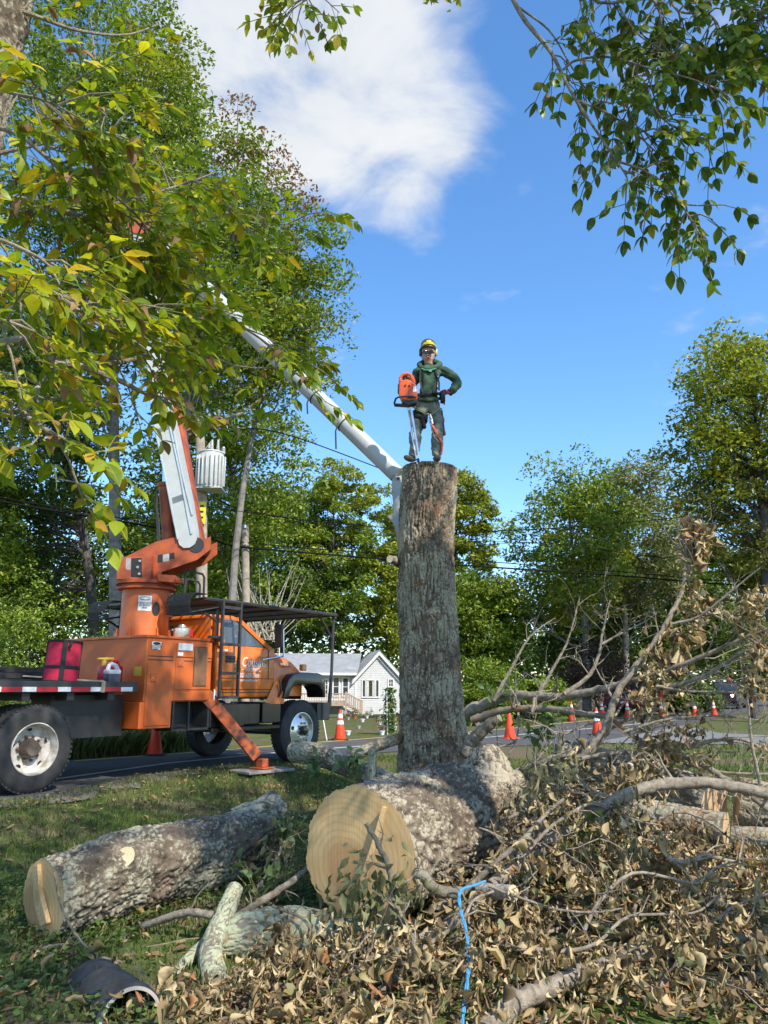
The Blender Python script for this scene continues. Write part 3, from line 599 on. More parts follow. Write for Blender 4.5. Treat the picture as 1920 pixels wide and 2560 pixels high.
# wheels
def wheel(x, y0, dual, side, r=.505):
    """side=+1: outer face towards -y"""
    w = .26; root = bpy.data.objects.new('wheel', None); col.objects.link(root); root.parent = truck; root.location = (x, y0, r)
    X = Matrix.Rotation(R(90) * side, 4, 'X')      # lathe +z -> -y for side=+1
    ty = MB()
    for k in ((0, 1) if dual else (0,)):
        o = -k * (w + .05)
        ty.lathe([(.295, o - .02), (.31, o + .005), (.37, o + .018), (.44, o + .012), (.485, o - .012), (.502, o - .035), (.502, o - w + .035), (.485, o - w + .012), (.42, o - w), (.30, o - w + .02), (.295, o - .02)], 64, 0, X, False)
        for j in range(54):   # tread lugs at the shoulders
            a = 2 * math.pi * j / 54
            for h0 in (o - .05, o - w + .02):
                ty.box(.495, .512, -.017, .017, h0, h0 + .035, 0, X @ Matrix.Rotation(a + (.03 if h0 < o - .1 else 0), 4, 'Z'))
    ty.build('tyre', m_rub, root)
    rm = MB()
    if dual: prof = [(.30, -.02), (.303, .012), (.292, .014), (.283, -.01), (.27, -.055), (.262, -.10), (.20, -.135), (.125, -.14), (.12, -.16), (0, -.16)]
    else: prof = [(.30, -.02), (.303, .012), (.292, .014), (.285, -.015), (.275, -.04), (.255, -.035), (.18, .02), (.13, .028), (.12, .02), (0, .02)]
    rm.lathe(prof, 64, 0, X, False); rm.build('rim', m_rimw if dual else m_alu, root)
    for j in range(5):
        a = 2 * math.pi * j / 5 + .4; rr_ = .235 if dual else .218; hh = -.117 if dual else -.008
        h = MB(); nrm = Vector((math.cos(a) * .45, math.sin(a) * .45, 1)); h.lathe([(.0, .004), (.03, .004), (.034, 0), (0, 0)], 18, 0, X @ aim((rr_ * math.cos(a), rr_ * math.sin(a), hh), Vector((rr_ * math.cos(a), rr_ * math.sin(a), hh)) + nrm)); h.build('hand_hole', m_mesh, root)
    hb = MB()
    if dual: hb.lathe([(.125, -.14), (.11, -.10), (.10, -.05), (.085, -.02), (.08, -.015), (0, -.015)], 32, 0, X)
    else: hb.lathe([(.082, .02), (.078, .085), (.06, .10), (0, .104)], 32, 0, X)
    hb.build('hub', m_dirt if dual else m_fend, root)
    ng = MB(); ng.lathe([(.018, 0), (.018, .035), (.01, .045), (0, .045)], 6, 0, X); ng_o = None
    for j in range(10):
        a = 2 * math.pi * j / 10; rr_ = .145 if dual else .135; h0 = -.142 if dual else .02; q = X @ Vector((rr_ * math.cos(a), rr_ * math.sin(a), h0))
        if ng_o is None: ng_o = ng.build('wheel_nut', m_dirt if dual else m_chr, root); ng_o.location = q
        else: c = ng_o.copy(); col.objects.link(c); c.location = q
    return root
wheel(0, 0.0, True, 1); wheel(4.93, .02, False, 1); wheel(0, 2.36, True, -1); wheel(4.93, 2.32, False, -1)
# chassis
mb = MB(); mb.box(-2.4, 5.4, .72, .80, .62, .88); mb.box(-2.4, 5.4, 1.55, 1.63, .62, .88)
for x in (-1.8, -.8, .6, 1.6, 2.6, 3.6, 4.4): mb.box(x, x + .1, .8, 1.55, .66, .84)
mb.tube([(0, .25, .5), (0, 2.1, .5)], .09, 12); mb.lathe([(0, -.22), (.16, -.15), (.2, 0), (.16, .15), (0, .22)], 16, 0, Matrix.Translation((0, 1.18, .5)) @ Matrix.Rotation(R(90), 4, 'Y')); mb.tube([(4.93, .2, .48), (4.93, 2.1, .48)], .06, 10)
mb.box(.35, 1.45, .3, .72, .58, 1.12); mb.box(-.7, .7, .5, .62, .55, .68); tp('chassis_frame', m_blk, mb)
# flat bed
mb = MB(); mb.box(-3.4, 1.43, .03, 2.33, 1.17, 1.25, 0); mb.box(-3.4, 1.44, .0, .05, 1.155, 1.292, 1, bev=.006); mb.box(-3.4, 1.44, 2.31, 2.36, 1.155, 1.292, 1)
for i in range(8): mb.box(-3.2 + i * .6, -3.1 + i * .6, .05, 2.3, 1.06, 1.17, 1)
bed = tp('flat_bed', [mat('bed_planks', (.09, .075, .06), .9, var=.4, sc=5), m_blk], mb)
tape_px = [(3, 55, 0), (55, 91, 1), (91, 144, 0), (144, 177, 1), (177, 226, 0), (226, 258, 1), (260, 302, 0), (302, 331, 1)]
for a, b, w in tape_px + [(-60, 3, 1)]:
    x0, x1 = T2(a, 1723).x, T2(b, 1723).x; s = MB(); s.box(x0 + .002, x1 - .002, -.006, .0, 1.166, 1.222); tp('reflector_strip', m_wht if w else m_red, s, bed, 0)
# utility body
ub = MB()
ub.box(1.56, 2.79, .02, 2.34, 1.02, 1.93, bev=.012); ub.box(1.50, 2.06, .02, .60, .665, 1.021, bev=.008); ub.box(1.50, 2.06, 1.76, 2.34, .665, 1.021, bev=.008); ub.box(1.54, 2.81, .0, 2.36, 1.895, 1.935, bev=.008)
body = tp('utility_body', m_or, ub)
def panel(name, x0, x1, z0, z1, m, th=.012, par=body, bev=.006):
    s = MB(); s.box(x0, x1, .02 - th, .021, z0, z1, bev=bev); return tp(name, m, s, par)
d1 = panel('compartment_door', 1.585, 2.025, .70, 1.865, m_or); d2 = panel('compartment_door', 2.085, 2.765, 1.185, 1.865, m_or); panel('lower_panel', 2.075, 2.775, 1.035, 1.155, m_or)
for (x0, x1, z, par) in ((1.587, 2.023, 1.645, d1), (1.587, 2.023, 1.595, d1), (2.087, 2.40, 1.645, d2), (2.20, 2.40, 1.595, d2), (2.69, 2.763, 1.645, d2), (2.69, 2.763, 1.595, d2)):
    s = MB(); s.box(x0, x1, .0055, .009, z - .006, z + .006); tp('pin_stripe', m_mesh, s, par, 0)
for (cx, cz, par) in ((1.69, 1.345, d1), (2.165, 1.565, d2)):
    s = MB(); s.box(cx - .055, cx + .055, .0, .012, cz - .055, cz + .055, bev=.01); l = tp('latch', m_or, s, par); s = MB(); s.lathe([(.012, -.02), (.014, .0), (0, -.022)][:2], 10, 0, Matrix.Translation((cx - .01, -.0, cz)) @ Matrix.Rotation(R(90), 4, 'X')); tp('lock', m_chr, s, l)
# vent grille: frame and expanded-metal wires
s = MB(); s.box(2.415, 2.675, .0, .01, 1.235, 1.81, bev=.004); vent = tp('vent_grille', mat('vent_dark', (.05, .03, .02), .8), s, d2); g = MB()
x0, x1, z0, z1 = 2.42, 2.67, 1.24, 1.805
for i in range(-24, 34):
    for sg in (1, -1):
        a = Vector((x0, 0, z0 + i * .0235 + (0 if sg > 0 else .3)))
        # clip line z = a.z + sg*1.2*(x-x0)
        L = [(x0 + q * .01, a.z + sg * 1.2 * q * .01) for q in range(26)]; L = [q for q in L if z0 <= q[1] <= z1]
        if len(L) > 1: g.tube([(L[0][0], -.004, L[0][1]), (L[-1][0], -.004, L[-1][1])], .0035, 4)
tp('vent_wires', mat('vent_wire', (.32, .16, .08), .6), g, vent, 0)
# decals: warning plate, patches
def decal(x0, x1, z0, z1, m, par=body, y=.0045, name='decal'):
    s = MB(); s.box(x0, x1, y - .004, y, z0, z1); return tp(name, m, s, par, 0)
decal(2.105, 2.375, 1.745, 1.845, m_dec, d2); decal(2.1, 2.2, 1.665, 1.715, m_dec, d2); decal(1.625, 1.79, 1.795, 1.845, m_dec, d1); dk = decal(1.64, 1.775, 1.735, 1.785, m_dec, d1)
for i in range(3): s = MB(); s.box(1.65, 1.765 - .02 * i, -.003, .0, 1.775 - .016 * i - .006, 1.775 - .016 * i); tp('decal_print', m_mesh, s, dk, 0)
s = MB(); s.lathe([(.055, 0), (.055, .003), (0, .003)], 20, 0, Matrix.Translation((1.708, .0, 1.82)) @ Matrix.Rotation(R(90), 4, 'X') @ Matrix.Diagonal((1.2, .36, 1, 1))); tp('decal_print', m_mesh, s, dk, 0)
s = MB(); s.box(1.553, 1.56, .10, .26, 1.375, 1.50); tp('placard', m_yel, s, body, 0)
# open black cabinet under the body
s = MB(); s.box(2.08, 2.78, .35, .40, .63, 1.02); s.box(2.08, 2.11, .02, .36, .63, 1.02); s.box(2.75, 2.785, .02, .36, .63, 1.02); s.box(2.08, 2.78, .02, .36, .615, .645); s.box(2.36, 2.38, .0, .03, .63, 1.02); tp('under_cabinet', m_blk, s)
# step tank / battery boxes under the cab
s = MB(); s.box(2.82, 3.55, .03, .6, .63, .975, bev=.012); s.box(3.555, 3.93, .05, .6, .65, .975, bev=.012); s.box(3.94, 4.37, .0, .6, .66, .985, bev=.015); s.box(2.84, 4.36, .0, .5, .565, .625, bev=.01); tp('step_boxes', m_fend, s)
# pedestal and turntable
PC = Vector((2.36, 1.1, 0))
ped = MB(); XP = Matrix.Translation(PC); ped.lathe([(.375, 1.93), (.365, 2.05), (.362, 2.68), (.36, 2.70)], 40, 0, XP)
for a in range(6): ped.box(.36, .41, -.008, .008, 1.93, 2.10, 0, XP @ Matrix.Rotation(R(60 * a - 40), 4, 'Z'))
pedestal = tp('pedestal', m_or, ped)
ring = MB(); ring.lathe([(.40, 2.695), (.445, 2.705), (.445, 2.735), (.41, 2.745), (.41, 2.775), (.47, 2.78), (.475, 2.83), (.40, 2.845), (0, 2.845)], 44, 0, XP); tp('turntable', m_boomor, ring)
def onped(px, py):   # point on the pedestal skin hit by a pixel
    o = TI @ CAM; r = TI.to_3x3() @ ray(px, py); d = o - PC; a = r.x ** 2 + r.y ** 2; b = d.x * r.x + d.y * r.y; c_ = d.x ** 2 + d.y ** 2 - .366 ** 2
    return o + r * ((-b - math.sqrt(max(b * b - a * c_, 0))) / a)
sg_c = onped(362, 1510); an = math.atan2(sg_c.y - PC.y, sg_c.x - PC.x); s = MB(); nn = 8; hw = .27
vs_ = []
for j in range(nn + 1):
    w = an - hw + 2 * hw * j / nn
    for z in (sg_c.z - .10, sg_c.z + .13): vs_.append((PC.x + .369 * math.cos(w), PC.y + .369 * math.sin(w), z))
s.add(vs_, [(2 * j, 2 * j + 2, 2 * j + 3, 2 * j + 1) for j in range(nn)]); sign = tp('warning_sign', m_dec, s, pedestal, 0)
hc = onped(390, 1522); s = MB(); nrm = (hc - PC); nrm.z = 0; nrm.normalize(); s.lathe([(.06, -.02), (.06, .006), (0, .006)], 24, 0, Matrix.Translation(hc) @ nrm.to_track_quat('Z', 'Y').to_matrix().to_4x4() @ Matrix.Diagonal((1, 1.75, 1, 1))); tp('access_hole', m_mesh, s, pedestal)
def text(name, body_, size, m, M, parent, shear=0., ext=.001, align='LEFT', sx=1.0):
    cu = bpy.data.curves.new(name, 'FONT'); cu.body = body_; cu.size = size; cu.shear = shear; cu.extrude = ext; cu.align_x = align; cu.resolution_u = 4
    o = bpy.data.objects.new('tmp_text', cu); col.objects.link(o); me = bpy.data.meshes.new_from_object(o.evaluated_get(bpy.context.evaluated_depsgraph_get())); bpy.data.objects.remove(o); bpy.data.curves.remove(cu)
    me.materials.clear(); me.materials.append(m); q = mkobj(name, me, parent); q.matrix_local = M @ Matrix.Diagonal((sx, 1, 1, 1)); return q
XS = Matrix.Translation(sg_c + Vector((math.cos(an) * .006, math.sin(an) * .006, 0)))
MR = Matrix.Rotation(an + R(90), 4, 'Z') @ Matrix.Rotation(R(90), 4, 'X')
for i, tx in enumerate(('STAND CLEAR', 'OF BOOM', 'AREA')): text('lettering', tx, .036, m_mesh, XS @ Matrix.Translation((0, 0, .005 - .036 * i)) @ MR, sign, align='CENTER')
s = MB(); s.lathe([(.075, 0), (.075, .003), (0, .003)], 24, 0, XS @ Matrix.Translation((0, 0, .085)) @ MR @ Matrix.Diagonal((1, .35, 1, 1))); tp('decal_print', m_mesh, s, sign, 0)
s = MB(); s.lathe([(.068, 0), (.068, .005), (0, .005)], 24, 0, XS @ Matrix.Translation((0, 0, .085)) @ MR @ Matrix.Diagonal((1, .27, 1, 1))); tp('decal_print', m_dec, s, sign, 0)
m_ins0 = mat('worn_placard', (.36, .36, .34), .6, var=.3, sc=20)
# ---- boom (built in world space in the plane of its swing)
YB = (TM @ PC).y
def K(zx, zy, Y=YB): return at(250 + zx / 3.6875, 1000 + zy / 3.6875, Y)
def plate(name, poly, y0, y1, m, parent=None):
    s = MB(); n = len(poly); A = [K(*q, Y=YB) for q in poly]; v = [Vector((q.x, YB + y0, q.z)) for q in A] + [Vector((q.x, YB + y1, q.z)) for q in A]
    s.add(v, [tuple(range(n)), tuple(range(2 * n - 1, n - 1, -1))] + [(i, n + i, n + (i + 1) % n, (i + 1) % n) for i in range(n)]); return world_part(name, m, s, parent, 0)
knu = [(225, 1730), (240, 1560), (290, 1470), (560, 1335), (750, 1290), (930, 1345), (1052, 1288), (1052, 1405), (930, 1500), (610, 1610), (600, 1720)]
kn = plate('knuckle', knu, -.27, -.23, m_boomor); plate('knuckle_plate', knu, .2, .24, m_boomor, kn); plate('knuckle_floor', [(230, 1640), (600, 1640), (600, 1735), (225, 1735)], -.23, .2, m_boomor, kn); plate('knuckle_back', [(270, 1500), (560, 1345), (560, 1400), (290, 1540)], -.23, .2, m_boomor, kn)
cb = plate('control_box', [(235, 1685), (247, 1490), (550, 1480), (540, 1685)], -.42, -.272, m_boomor, kn)
plate('control_opening', [(365, 1665), (368, 1500), (460, 1495), (462, 1672)], -.424, -.419, m_mesh, cb); plate('control_placard', [(318, 1600), (320, 1500), (364, 1495), (360, 1602)], -.424, -.419, m_ins0, cb)
for (zx, zy) in ((445, 1525), (440, 1640), (425, 1580)): s = MB(); q = K(zx, zy); q.y = YB - .43; s.lathe([(.02, -.01), (.02, .012), (0, .016)], 10, 0, aim(q, q + Vector((0, -1, 0)))); world_part('control_knob', m_ins0, s, cb)
for (a, b, c_, d, m_) in ((578, 1455, 622, 1525, m_mesh), (624, 1452, 680, 1520, m_ins0), (684, 1440, 728, 1495, m_mesh)): plate('placard', [(a, b), (c_, b - 8), (c_, d - 8), (a, d)], -.275, -.269, m_, kn)
plate('drive_motor', [(600, 1640), (755, 1650), (755, 1715), (600, 1700)], -.40, -.2, m_boomor, kn); plate('drive_motor', [(757, 1665), (810, 1675), (808, 1715), (757, 1710)], -.36, -.24, m_boomor, kn)
# lower boom
Eb, Et = at(497, 1362, YB), at(362, 585, YB)
s = MB(); X = aim(Eb, Et); Ln = (Et - Eb).length
dirb = (Et - Eb).normalized()
def bx_along(A, B, wx, wy, off, m, name, parent=None, bev=.02, r0=0, r1=0):
    d = (B - A); L = d.length; z = d.normalized(); y = Vector((0, 1, 0)); x = y.cross(z).normalized(); y = z.cross(x)
    Mx = Matrix((x, y, z)).transposed().to_4x4(); Mx.translation = A + x * off[0] + y * off[1]
    s = MB(); s.box(-wx / 2, wx / 2, -wy / 2, wy / 2, -r0, L + r1, 0, Mx, bev=bev, seg=2); return world_part(name, m, s, parent), Mx, L
lb, _, _ = bx_along(Eb, Et, .22, .30, (-.03, .05), m_boomor, 'lower_boom', r0=.05, r1=.3)
# white fairing on the near side with rounded foot
FL = [(760, 1310), (775, 1365), (815, 1395), (870, 1392), (915, 1360), (935, 1310), (930, 1230), (885, 960), (745, 280), (690, 20), (520, 60), (560, 330), (650, 800), (715, 1150)]
A0 = at(362, 585, YB); fpoly = [K(*q) for q in FL[:9]]
top_r, top_l = at(384, 590, YB), at(343, 590, YB); fpoly += [at(437, 1020, YB), top_r, top_l, at(391, 1020, YB)] + [K(*q) for q in ((650, 800), (715, 1150))]
s = MB(); n = len(fpoly); v = [Vector((q.x, YB - .30, q.z)) for q in fpoly] + [Vector((q.x, YB - .12, q.z)) for q in fpoly]
s.add(v, [tuple(range(n)), tuple(range(2 * n - 1, n - 1, -1))] + [(i, n + i, n + (i + 1) % n, (i + 1) % n) for i in range(n)]); fair = world_part('boom_fairing', mat('fairing_grey', (.46, .48, .46), .4, var=.15, sc=2), s, lb, 0)
for pts in (((525, 100), (560, 330), (660, 800), (765, 1320)), ((650, 110), (690, 300), (775, 690), (885, 1270)), ((670, 110), (720, 330), (800, 720), (893, 1100))):
    s = MB(); s.tube([Vector((K(*q).x, YB - .305, K(*q).z)) for q in pts], .016, 6); world_part('fairing_rail', m_alu, s, fair)
for pts in (((585, 320), (672, 285), (678, 325), (590, 358)), ((710, 945), (800, 910), (815, 962), (718, 998))):
    s = MB(); v = [Vector((K(*q).x, YB - .303, K(*q).z)) for q in pts]; s.add(v, [(0, 1, 2, 3)]); world_part('bracket_band', mat('band_grey', (.17, .18, .19), .4), s, fair, 0)
s = MB(); q0, q1, q2 = K(640, 1335), K(600, 785), K(605, 330); q1b = q1.lerp(q2, .02); s.tube([q0, q1], .105, 20); s.lathe([(.12, -.03), (.125, 0), (.12, .03)], 20, 0, aim(q1, q2)); cyl = world_part('lift_cylinder', m_boomor, s, kn); s = MB(); s.tube([q1, q2], .045, 14); world_part('cylinder_rod', m_chr, s, cyl)
s = MB(); s.tube([K(548, 850) + Vector((0, -.12, 0)), K(540, 1000) + Vector((0, -.12, 0)), K(560, 1180) + Vector((0, -.1, 0)), K(565, 1340) + Vector((0, -.1, 0))], .018, 6); s.tube([K(530, 860) + Vector((0, -.1, 0)), K(528, 1000) + Vector((0, -.1, 0)), K(545, 1180) + Vector((0, -.1, 0)), K(550, 1345) + Vector((0, -.1, 0))], .014, 6); world_part('hydraulic_hoses', m_blk, s, cyl)
s = MB(); q = K(955, 1365); s.tube([q + Vector((-.05, -.28, 0)), q + Vector((-.05, .26, 0))], .12, 20); world_part('pivot_pin', m_blk, s, kn)
# elbow and upper boom
UE, UT = at(345, 560, YB - .12), at(992, 1186, 11.0)
s = MB(); s.tube([Et + Vector((0, -.32, .0)), Et + Vector((0, .3, .0))], .2, 24); world_part('elbow', m_boomor, s, lb)
s = MB(); s.tube([UE, UE.lerp(UT, .5), UT], [.138, .131, .127], 28); upb = world_part('upper_boom', m_white, s)
for f, lng in ((.545, .17), (.665, .28)):
    c_ = UE.lerp(UT, {.545: (813 - 345) / (992 - 345), .665: (878 - 345) / (992 - 345)}[f]); d = (UT - UE).normalized(); s = MB(); s.lathe([(.126, -.012), (.138, -.008), (.138, .008), (.126, .012)], 28, 0, aim(c_, c_ + d)); s.tube([c_ + Vector((-.1, -.12, -.06)), c_ + Vector((-.13, -.14, -.16)), c_ + Vector((-.12, -.13, -.16 - lng))], .013, 6); world_part('boom_strap', m_blk, s, upb)
# bucket and its bracket
bc = at(1064, 1185, 11.35); bw, bd = .46, .34; bz0 = at(1064, 1345, 11.35).z; bz1 = at(1064, 1186, 11.35).z
s = MB(); rings = []
for (z, k) in ((bz0, .86), (bz0 + .05, .9), (bz1 - .05, 1.0), (bz1 - .045, 1.06), (bz1, 1.06), (bz1 - .002, .98), (bz0 + .06, .86)):
    rings.append([(bc.x + math.copysign(abs(math.cos(a)) ** .35, math.cos(a)) * bw * k, bc.y + math.copysign(abs(math.sin(a)) ** .35, math.sin(a)) * bd * k, z) for a in np.linspace(0, 2 * math.pi, 32, endpoint=False)])
vs_ = [q for r_ in rings for q in r_]; s.add(vs_, [(i * 32 + j, i * 32 + (j + 1) % 32, (i + 1) * 32 + (j + 1) % 32, (i + 1) * 32 + j) for i in range(6) for j in range(32)] + [tuple(range(31, -1, -1)), tuple(6 * 32 + j for j in range(32))])
bk = world_part('bucket', m_white, s, upb)
s = MB(); v = [at(980, 1192, 10.98), at(1012, 1188, 10.98), at(1010, 1300, 10.98), at(995, 1342, 10.98), at(985, 1300, 10.98)]; n = len(v); s.add(v + [q + Vector((0, .3, 0)) for q in v], [tuple(range(n)), tuple(range(2 * n - 1, n - 1, -1))] + [(i, n + i, n + (i + 1) % n, (i + 1) % n) for i in range(n)])
v = [at(968, 1288, 11.0), at(992, 1284, 11.0), at(992, 1316, 11.0)]; s.add(v + [q + Vector((0, .1, 0)) for q in v], [(0, 1, 2), (5, 4, 3), (0, 3, 4, 1), (1, 4, 5, 2), (2, 5, 3, 0)]); br = world_part('bucket_bracket', m_white, s, bk, 0)
s = MB(); q = at(996, 1197, 10.97); s.lathe([(.022, 0), (.022, .03), (0, .03)], 10, 0, aim(q, q + Vector((0, -1, 0)))); world_part('bracket_bolt', m_blk, s, br)
# ---- cab
def extr(name, prof, y0, y1, m, par=None, inset=0, bev=.03, zsplit=None):
    """side profile (x, z) extruded across the truck; points above zsplit lean in by inset"""
    n = len(prof); f = lambda z: inset * max(0, (z - zsplit)) if zsplit else 0
    bm = bmesh.new(); a = [bm.verts.new((x, y0 + f(z), z)) for x, z in prof]; b = [bm.verts.new((x, y1 - f(z), z)) for x, z in prof]
    bm.faces.new(a); bm.faces.new(b[::-1])
    for i in range(n): bm.faces.new((a[i], b[i], b[(i + 1) % n], a[(i + 1) % n]))
    bmesh.ops.recalc_face_normals(bm, faces=bm.faces[:])
    if bev: bmesh.ops.bevel(bm, geom=bm.edges[:], offset=bev, segments=3, affect='EDGES', profile=.6)
    me = bpy.data.meshes.new(name); bm.to_mesh(me); bm.free(); me.materials.append(m); me.polygons.foreach_set('use_smooth', [True] * len(me.polygons)); me.set_sharp_from_angle(angle=R(40)); return mkobj(name, me, par or truck)
cab = extr('cab_body', [(2.90, 1.06), (4.12, 1.06), (4.22, 1.15), (4.22, 1.86), (2.86, 1.86)], .03, 2.3, m_cab, bev=.04)
extr('cab_roof', [(2.83, 2.27), (2.84, 2.33), (3.30, 2.345), (3.44, 2.31), (3.40, 2.25), (2.83, 2.25)], .15, 2.18, m_cab, cab, bev=.025)
def pillar(a, b, w, name='pillar', m=m_cab, d=.07):
    for sy in (0, 1):
        s = MB(); P_ = []
        for (x, z) in (a, b):
            y = .05 + (z - 1.86) * .2; P_.append((x, y if not sy else 2.33 - y, z))
        s.tube(P_, w, 4); tp(name, m, s, cab, 0)
pillar((4.10, 1.83), (3.40, 2.29), .045); pillar((2.95, 1.83), (2.93, 2.28), .085)
s = MB(); s.box(2.83, 2.87, .12, 2.2, 1.85, 1.95); s.box(2.83, 2.87, .12, .75, 1.95, 2.27); s.box(2.83, 2.87, 1.6, 2.2, 1.95, 2.27); s.box(2.83, 2.87, .75, 1.6, 2.2, 2.27); tp('cab_rear_wall', m_cab, s, cab)
for sy in (0, 1):
    g = MB(); P_ = [(3.03, 1.865), (4.00, 1.865), (3.42, 2.265), (3.0, 2.265)]; P_ = [(x, (.045 + (z - 1.86) * .2) if not sy else 2.285 - (z - 1.86) * .2, z) for x, z in P_]; g.add(P_ + [(x, y + .006, z) for x, y, z in P_], [(0, 1, 2, 3), (7, 6, 5, 4), (0, 4, 5, 1), (1, 5, 6, 2), (2, 6, 7, 3), (3, 7, 4, 0)]); tp('side_window', m_gl, g, cab, 0)
g = MB(); g.add([(4.07, .12, 1.865), (4.07, 2.2, 1.865), (3.42, 2.1, 2.29), (3.42, .22, 2.29)], [(0, 1, 2, 3)]); tp('windscreen', m_gl, g, cab, 0)
s = MB(); s.box(3.0, 3.45, .2, .9, 1.5, 1.7, bev=.04); s.box(2.95, 3.1, .2, .9, 1.6, 2.1, bev=.04); s.box(3.0, 3.45, 1.4, 2.1, 1.5, 1.7, bev=.04); s.box(2.95, 3.1, 1.4, 2.1, 1.6, 2.1, bev=.04); s.box(3.8, 4.1, .2, 2.1, 1.7, 1.88, bev=.03); tp('seats', m_int, s, cab)
s = MB(); st_c = Vector((3.72, 1.75, 1.92)); s.tube([st_c + Vector((.07 * math.cos(a) , .2 * math.sin(a), .19 * math.cos(a))) for a in np.linspace(0, 6.2832, 22)], .014, 6); tp('steering_wheel', m_int, s, cab)
# door lines, stripes, handle
def line(pts, name='door_seam', w=.006, m=m_mesh): s = MB(); s.tube([(x, .0275, z) for x, z in pts], w, 4); tp(name, m, s, cab, 0)
line([(3.06, 1.10), (3.02, 1.22), (3.0, 1.5), (2.99, 1.84)]); line([(4.05, 1.84), (4.06, 1.5), (4.06, 1.35)])
for z in (1.36,): line([(2.95, z), (4.20, z)], 'body_crease', .005)
for z in (1.19, 1.145): line([(2.95, z), (4.18, z)], 'pin_stripe', .007)
s = MB(); s.box(3.08, 3.28, .005, .03, 1.60, 1.70, bev=.01); tp('door_handle', m_blk, s, cab); s = MB(); s.box(3.10, 3.26, -.012, .01, 1.655, 1.68, bev=.006); tp('handle_lever', m_blk, s, cab)
s = MB(); s.tube([(2.95, .02, 2.12), (2.93, -.03, 2.08), (2.95, -.03, 1.86), (2.97, .02, 1.8)], .016, 6); tp('grab_handle', m_blk, s, cab); decal(3.05, 3.12, 1.77, 1.80, m_dec, cab, .03)
# lettering on the door
FX = Matrix.Rotation(R(90), 4, 'X')
lx = T2(609, 1655).x
text('lettering', 'Cousins', .215, m_dec, Matrix.Translation((lx - .02, .026, 1.545)) @ FX, cab, shear=.25, ext=.002, sx=.80)
text('lettering', 'TREE SERVICE', .075, m_dec, Matrix.Translation((lx + .06, .026, 1.475)) @ FX, cab, ext=.002, sx=.75)
for a in (-.0, .52): s = MB(); s.box(lx + a - .02, lx + a + .03, .024, .028, 1.493, 1.499); tp('lettering', m_dec, s, cab, 0)
text('lettering', '207-659-2038', .10, m_dec, Matrix.Translation((lx - .05, .026, 1.375)) @ FX, cab, ext=.002, sx=.78)
text('lettering', 'Fully Licensed & Insured', .048, m_dec, Matrix.Translation((lx - .05, .026, 1.315)) @ FX, cab, ext=.002, sx=.86)
s = MB()
for i, (z, w) in enumerate(((1.50, .085), (1.555, .07), (1.61, .05), (1.655, .03))): s.add([(lx - .10 - w, .024, z), (lx - .10 + w, .024, z), (lx - .10, .024, z + .08)], [(0, 1, 2)])
for k in (-.07, -.03, .02, .06): s.box(lx - .1 + k - .004, lx - .1 + k + .004, .023, .025, 1.45, 1.50)
tp('tree_emblem', m_green, s, cab, 0)
# hood
hs_ = []
for (x, zt, hw_, zs) in ((4.14, 1.88, 1.06, 1.74), (4.4, 1.825, 1.035, 1.70), (4.7, 1.76, 1.01, 1.63), (4.95, 1.69, .97, 1.55), (5.08, 1.62, .93, 1.49), (5.15, 1.51, .89, 1.42), (5.16, 1.15, .87, 1.14)):
    yc = 1.165; L = [(x, yc - hw_ - .06, 1.08), (x, yc - hw_ - .06, zs - .12), (x, yc - hw_ - .02, zs), (x, yc - hw_ + .12, zt - .03), (x, yc - hw_ * .5, zt), (x, yc, zt + .015)]; L += [(x, 2 * yc - y, z) for x, y, z in L[-2::-1]]; hs_.append(L)
s = MB(); k = len(hs_[0]); s.add([q for L in hs_ for q in L], [(i * k + j, i * k + j + 1, (i + 1) * k + j + 1, (i + 1) * k + j) for i in range(len(hs_) - 1) for j in range(k - 1)] + [tuple((len(hs_) - 1) * k + j for j in range(k))]); hood = tp('hood', m_cab, s, None, 50)
s = MB(); s.add([(4.06, .04, 1.07), (4.40, .03, 1.07), (4.40, .04, 1.30), (4.06, .04, 1.34)], [(0, 1, 2, 3)]); tp('hood_side', m_cab, s, hood, 0)
s = MB(); s.add([(3.98, .01, .96), (4.40, -.03, .96), (4.42, -.03, 1.12), (4.2, .01, 1.3)], [(0, 1, 2, 3)]); tp('hood_skirt', m_cab, s, hood, 0)
bt_ = T2(695, 1655, .1); text('badge', 'TOPKICK', .055, m_chr, Matrix.Translation((4.36, .045, 1.585)) @ Matrix.Rotation(R(5), 4, 'Z') @ FX, hood, shear=.2, ext=.004); s = MB(); s.box(4.44, 4.62, .035, .075, 1.568, 1.580); tp('badge_bar', m_red, s, hood)
# fender flares
arch = [(4.36, 1.05), (4.40, 1.22), (4.47, 1.36), (4.58, 1.44), (4.75, 1.475), (5.25, 1.47), (5.40, 1.43), (5.46, 1.33), (5.47, 1.05), (5.40, 1.05), (5.37, 1.17), (5.28, 1.25), (5.15, 1.275), (4.72, 1.275), (4.60, 1.24), (4.52, 1.16), (4.48, 1.05)]
for y0, y1 in ((-.07, .30), (2.03, 2.40)):
    extr('fender', arch, y0, y1, m_fend, bev=.018)
s = MB(); s.box(5.33, 5.40, -.078, -.07, 1.335, 1.36); tp('side_marker', m_amb, s, None); s = MB(); s.box(5.06, 5.17, .12, .22, 1.51, 1.62, bev=.015); tp('turn_signal', m_amb, s, None)
s = MB(); s.tube([(4.30, -.02, 1.35), (4.28, -.05, 1.25), (4.31, -.04, 1.15), (4.27, -.02, 1.07)], .02, 6); tp('hood_latch', m_blk, s, hood)
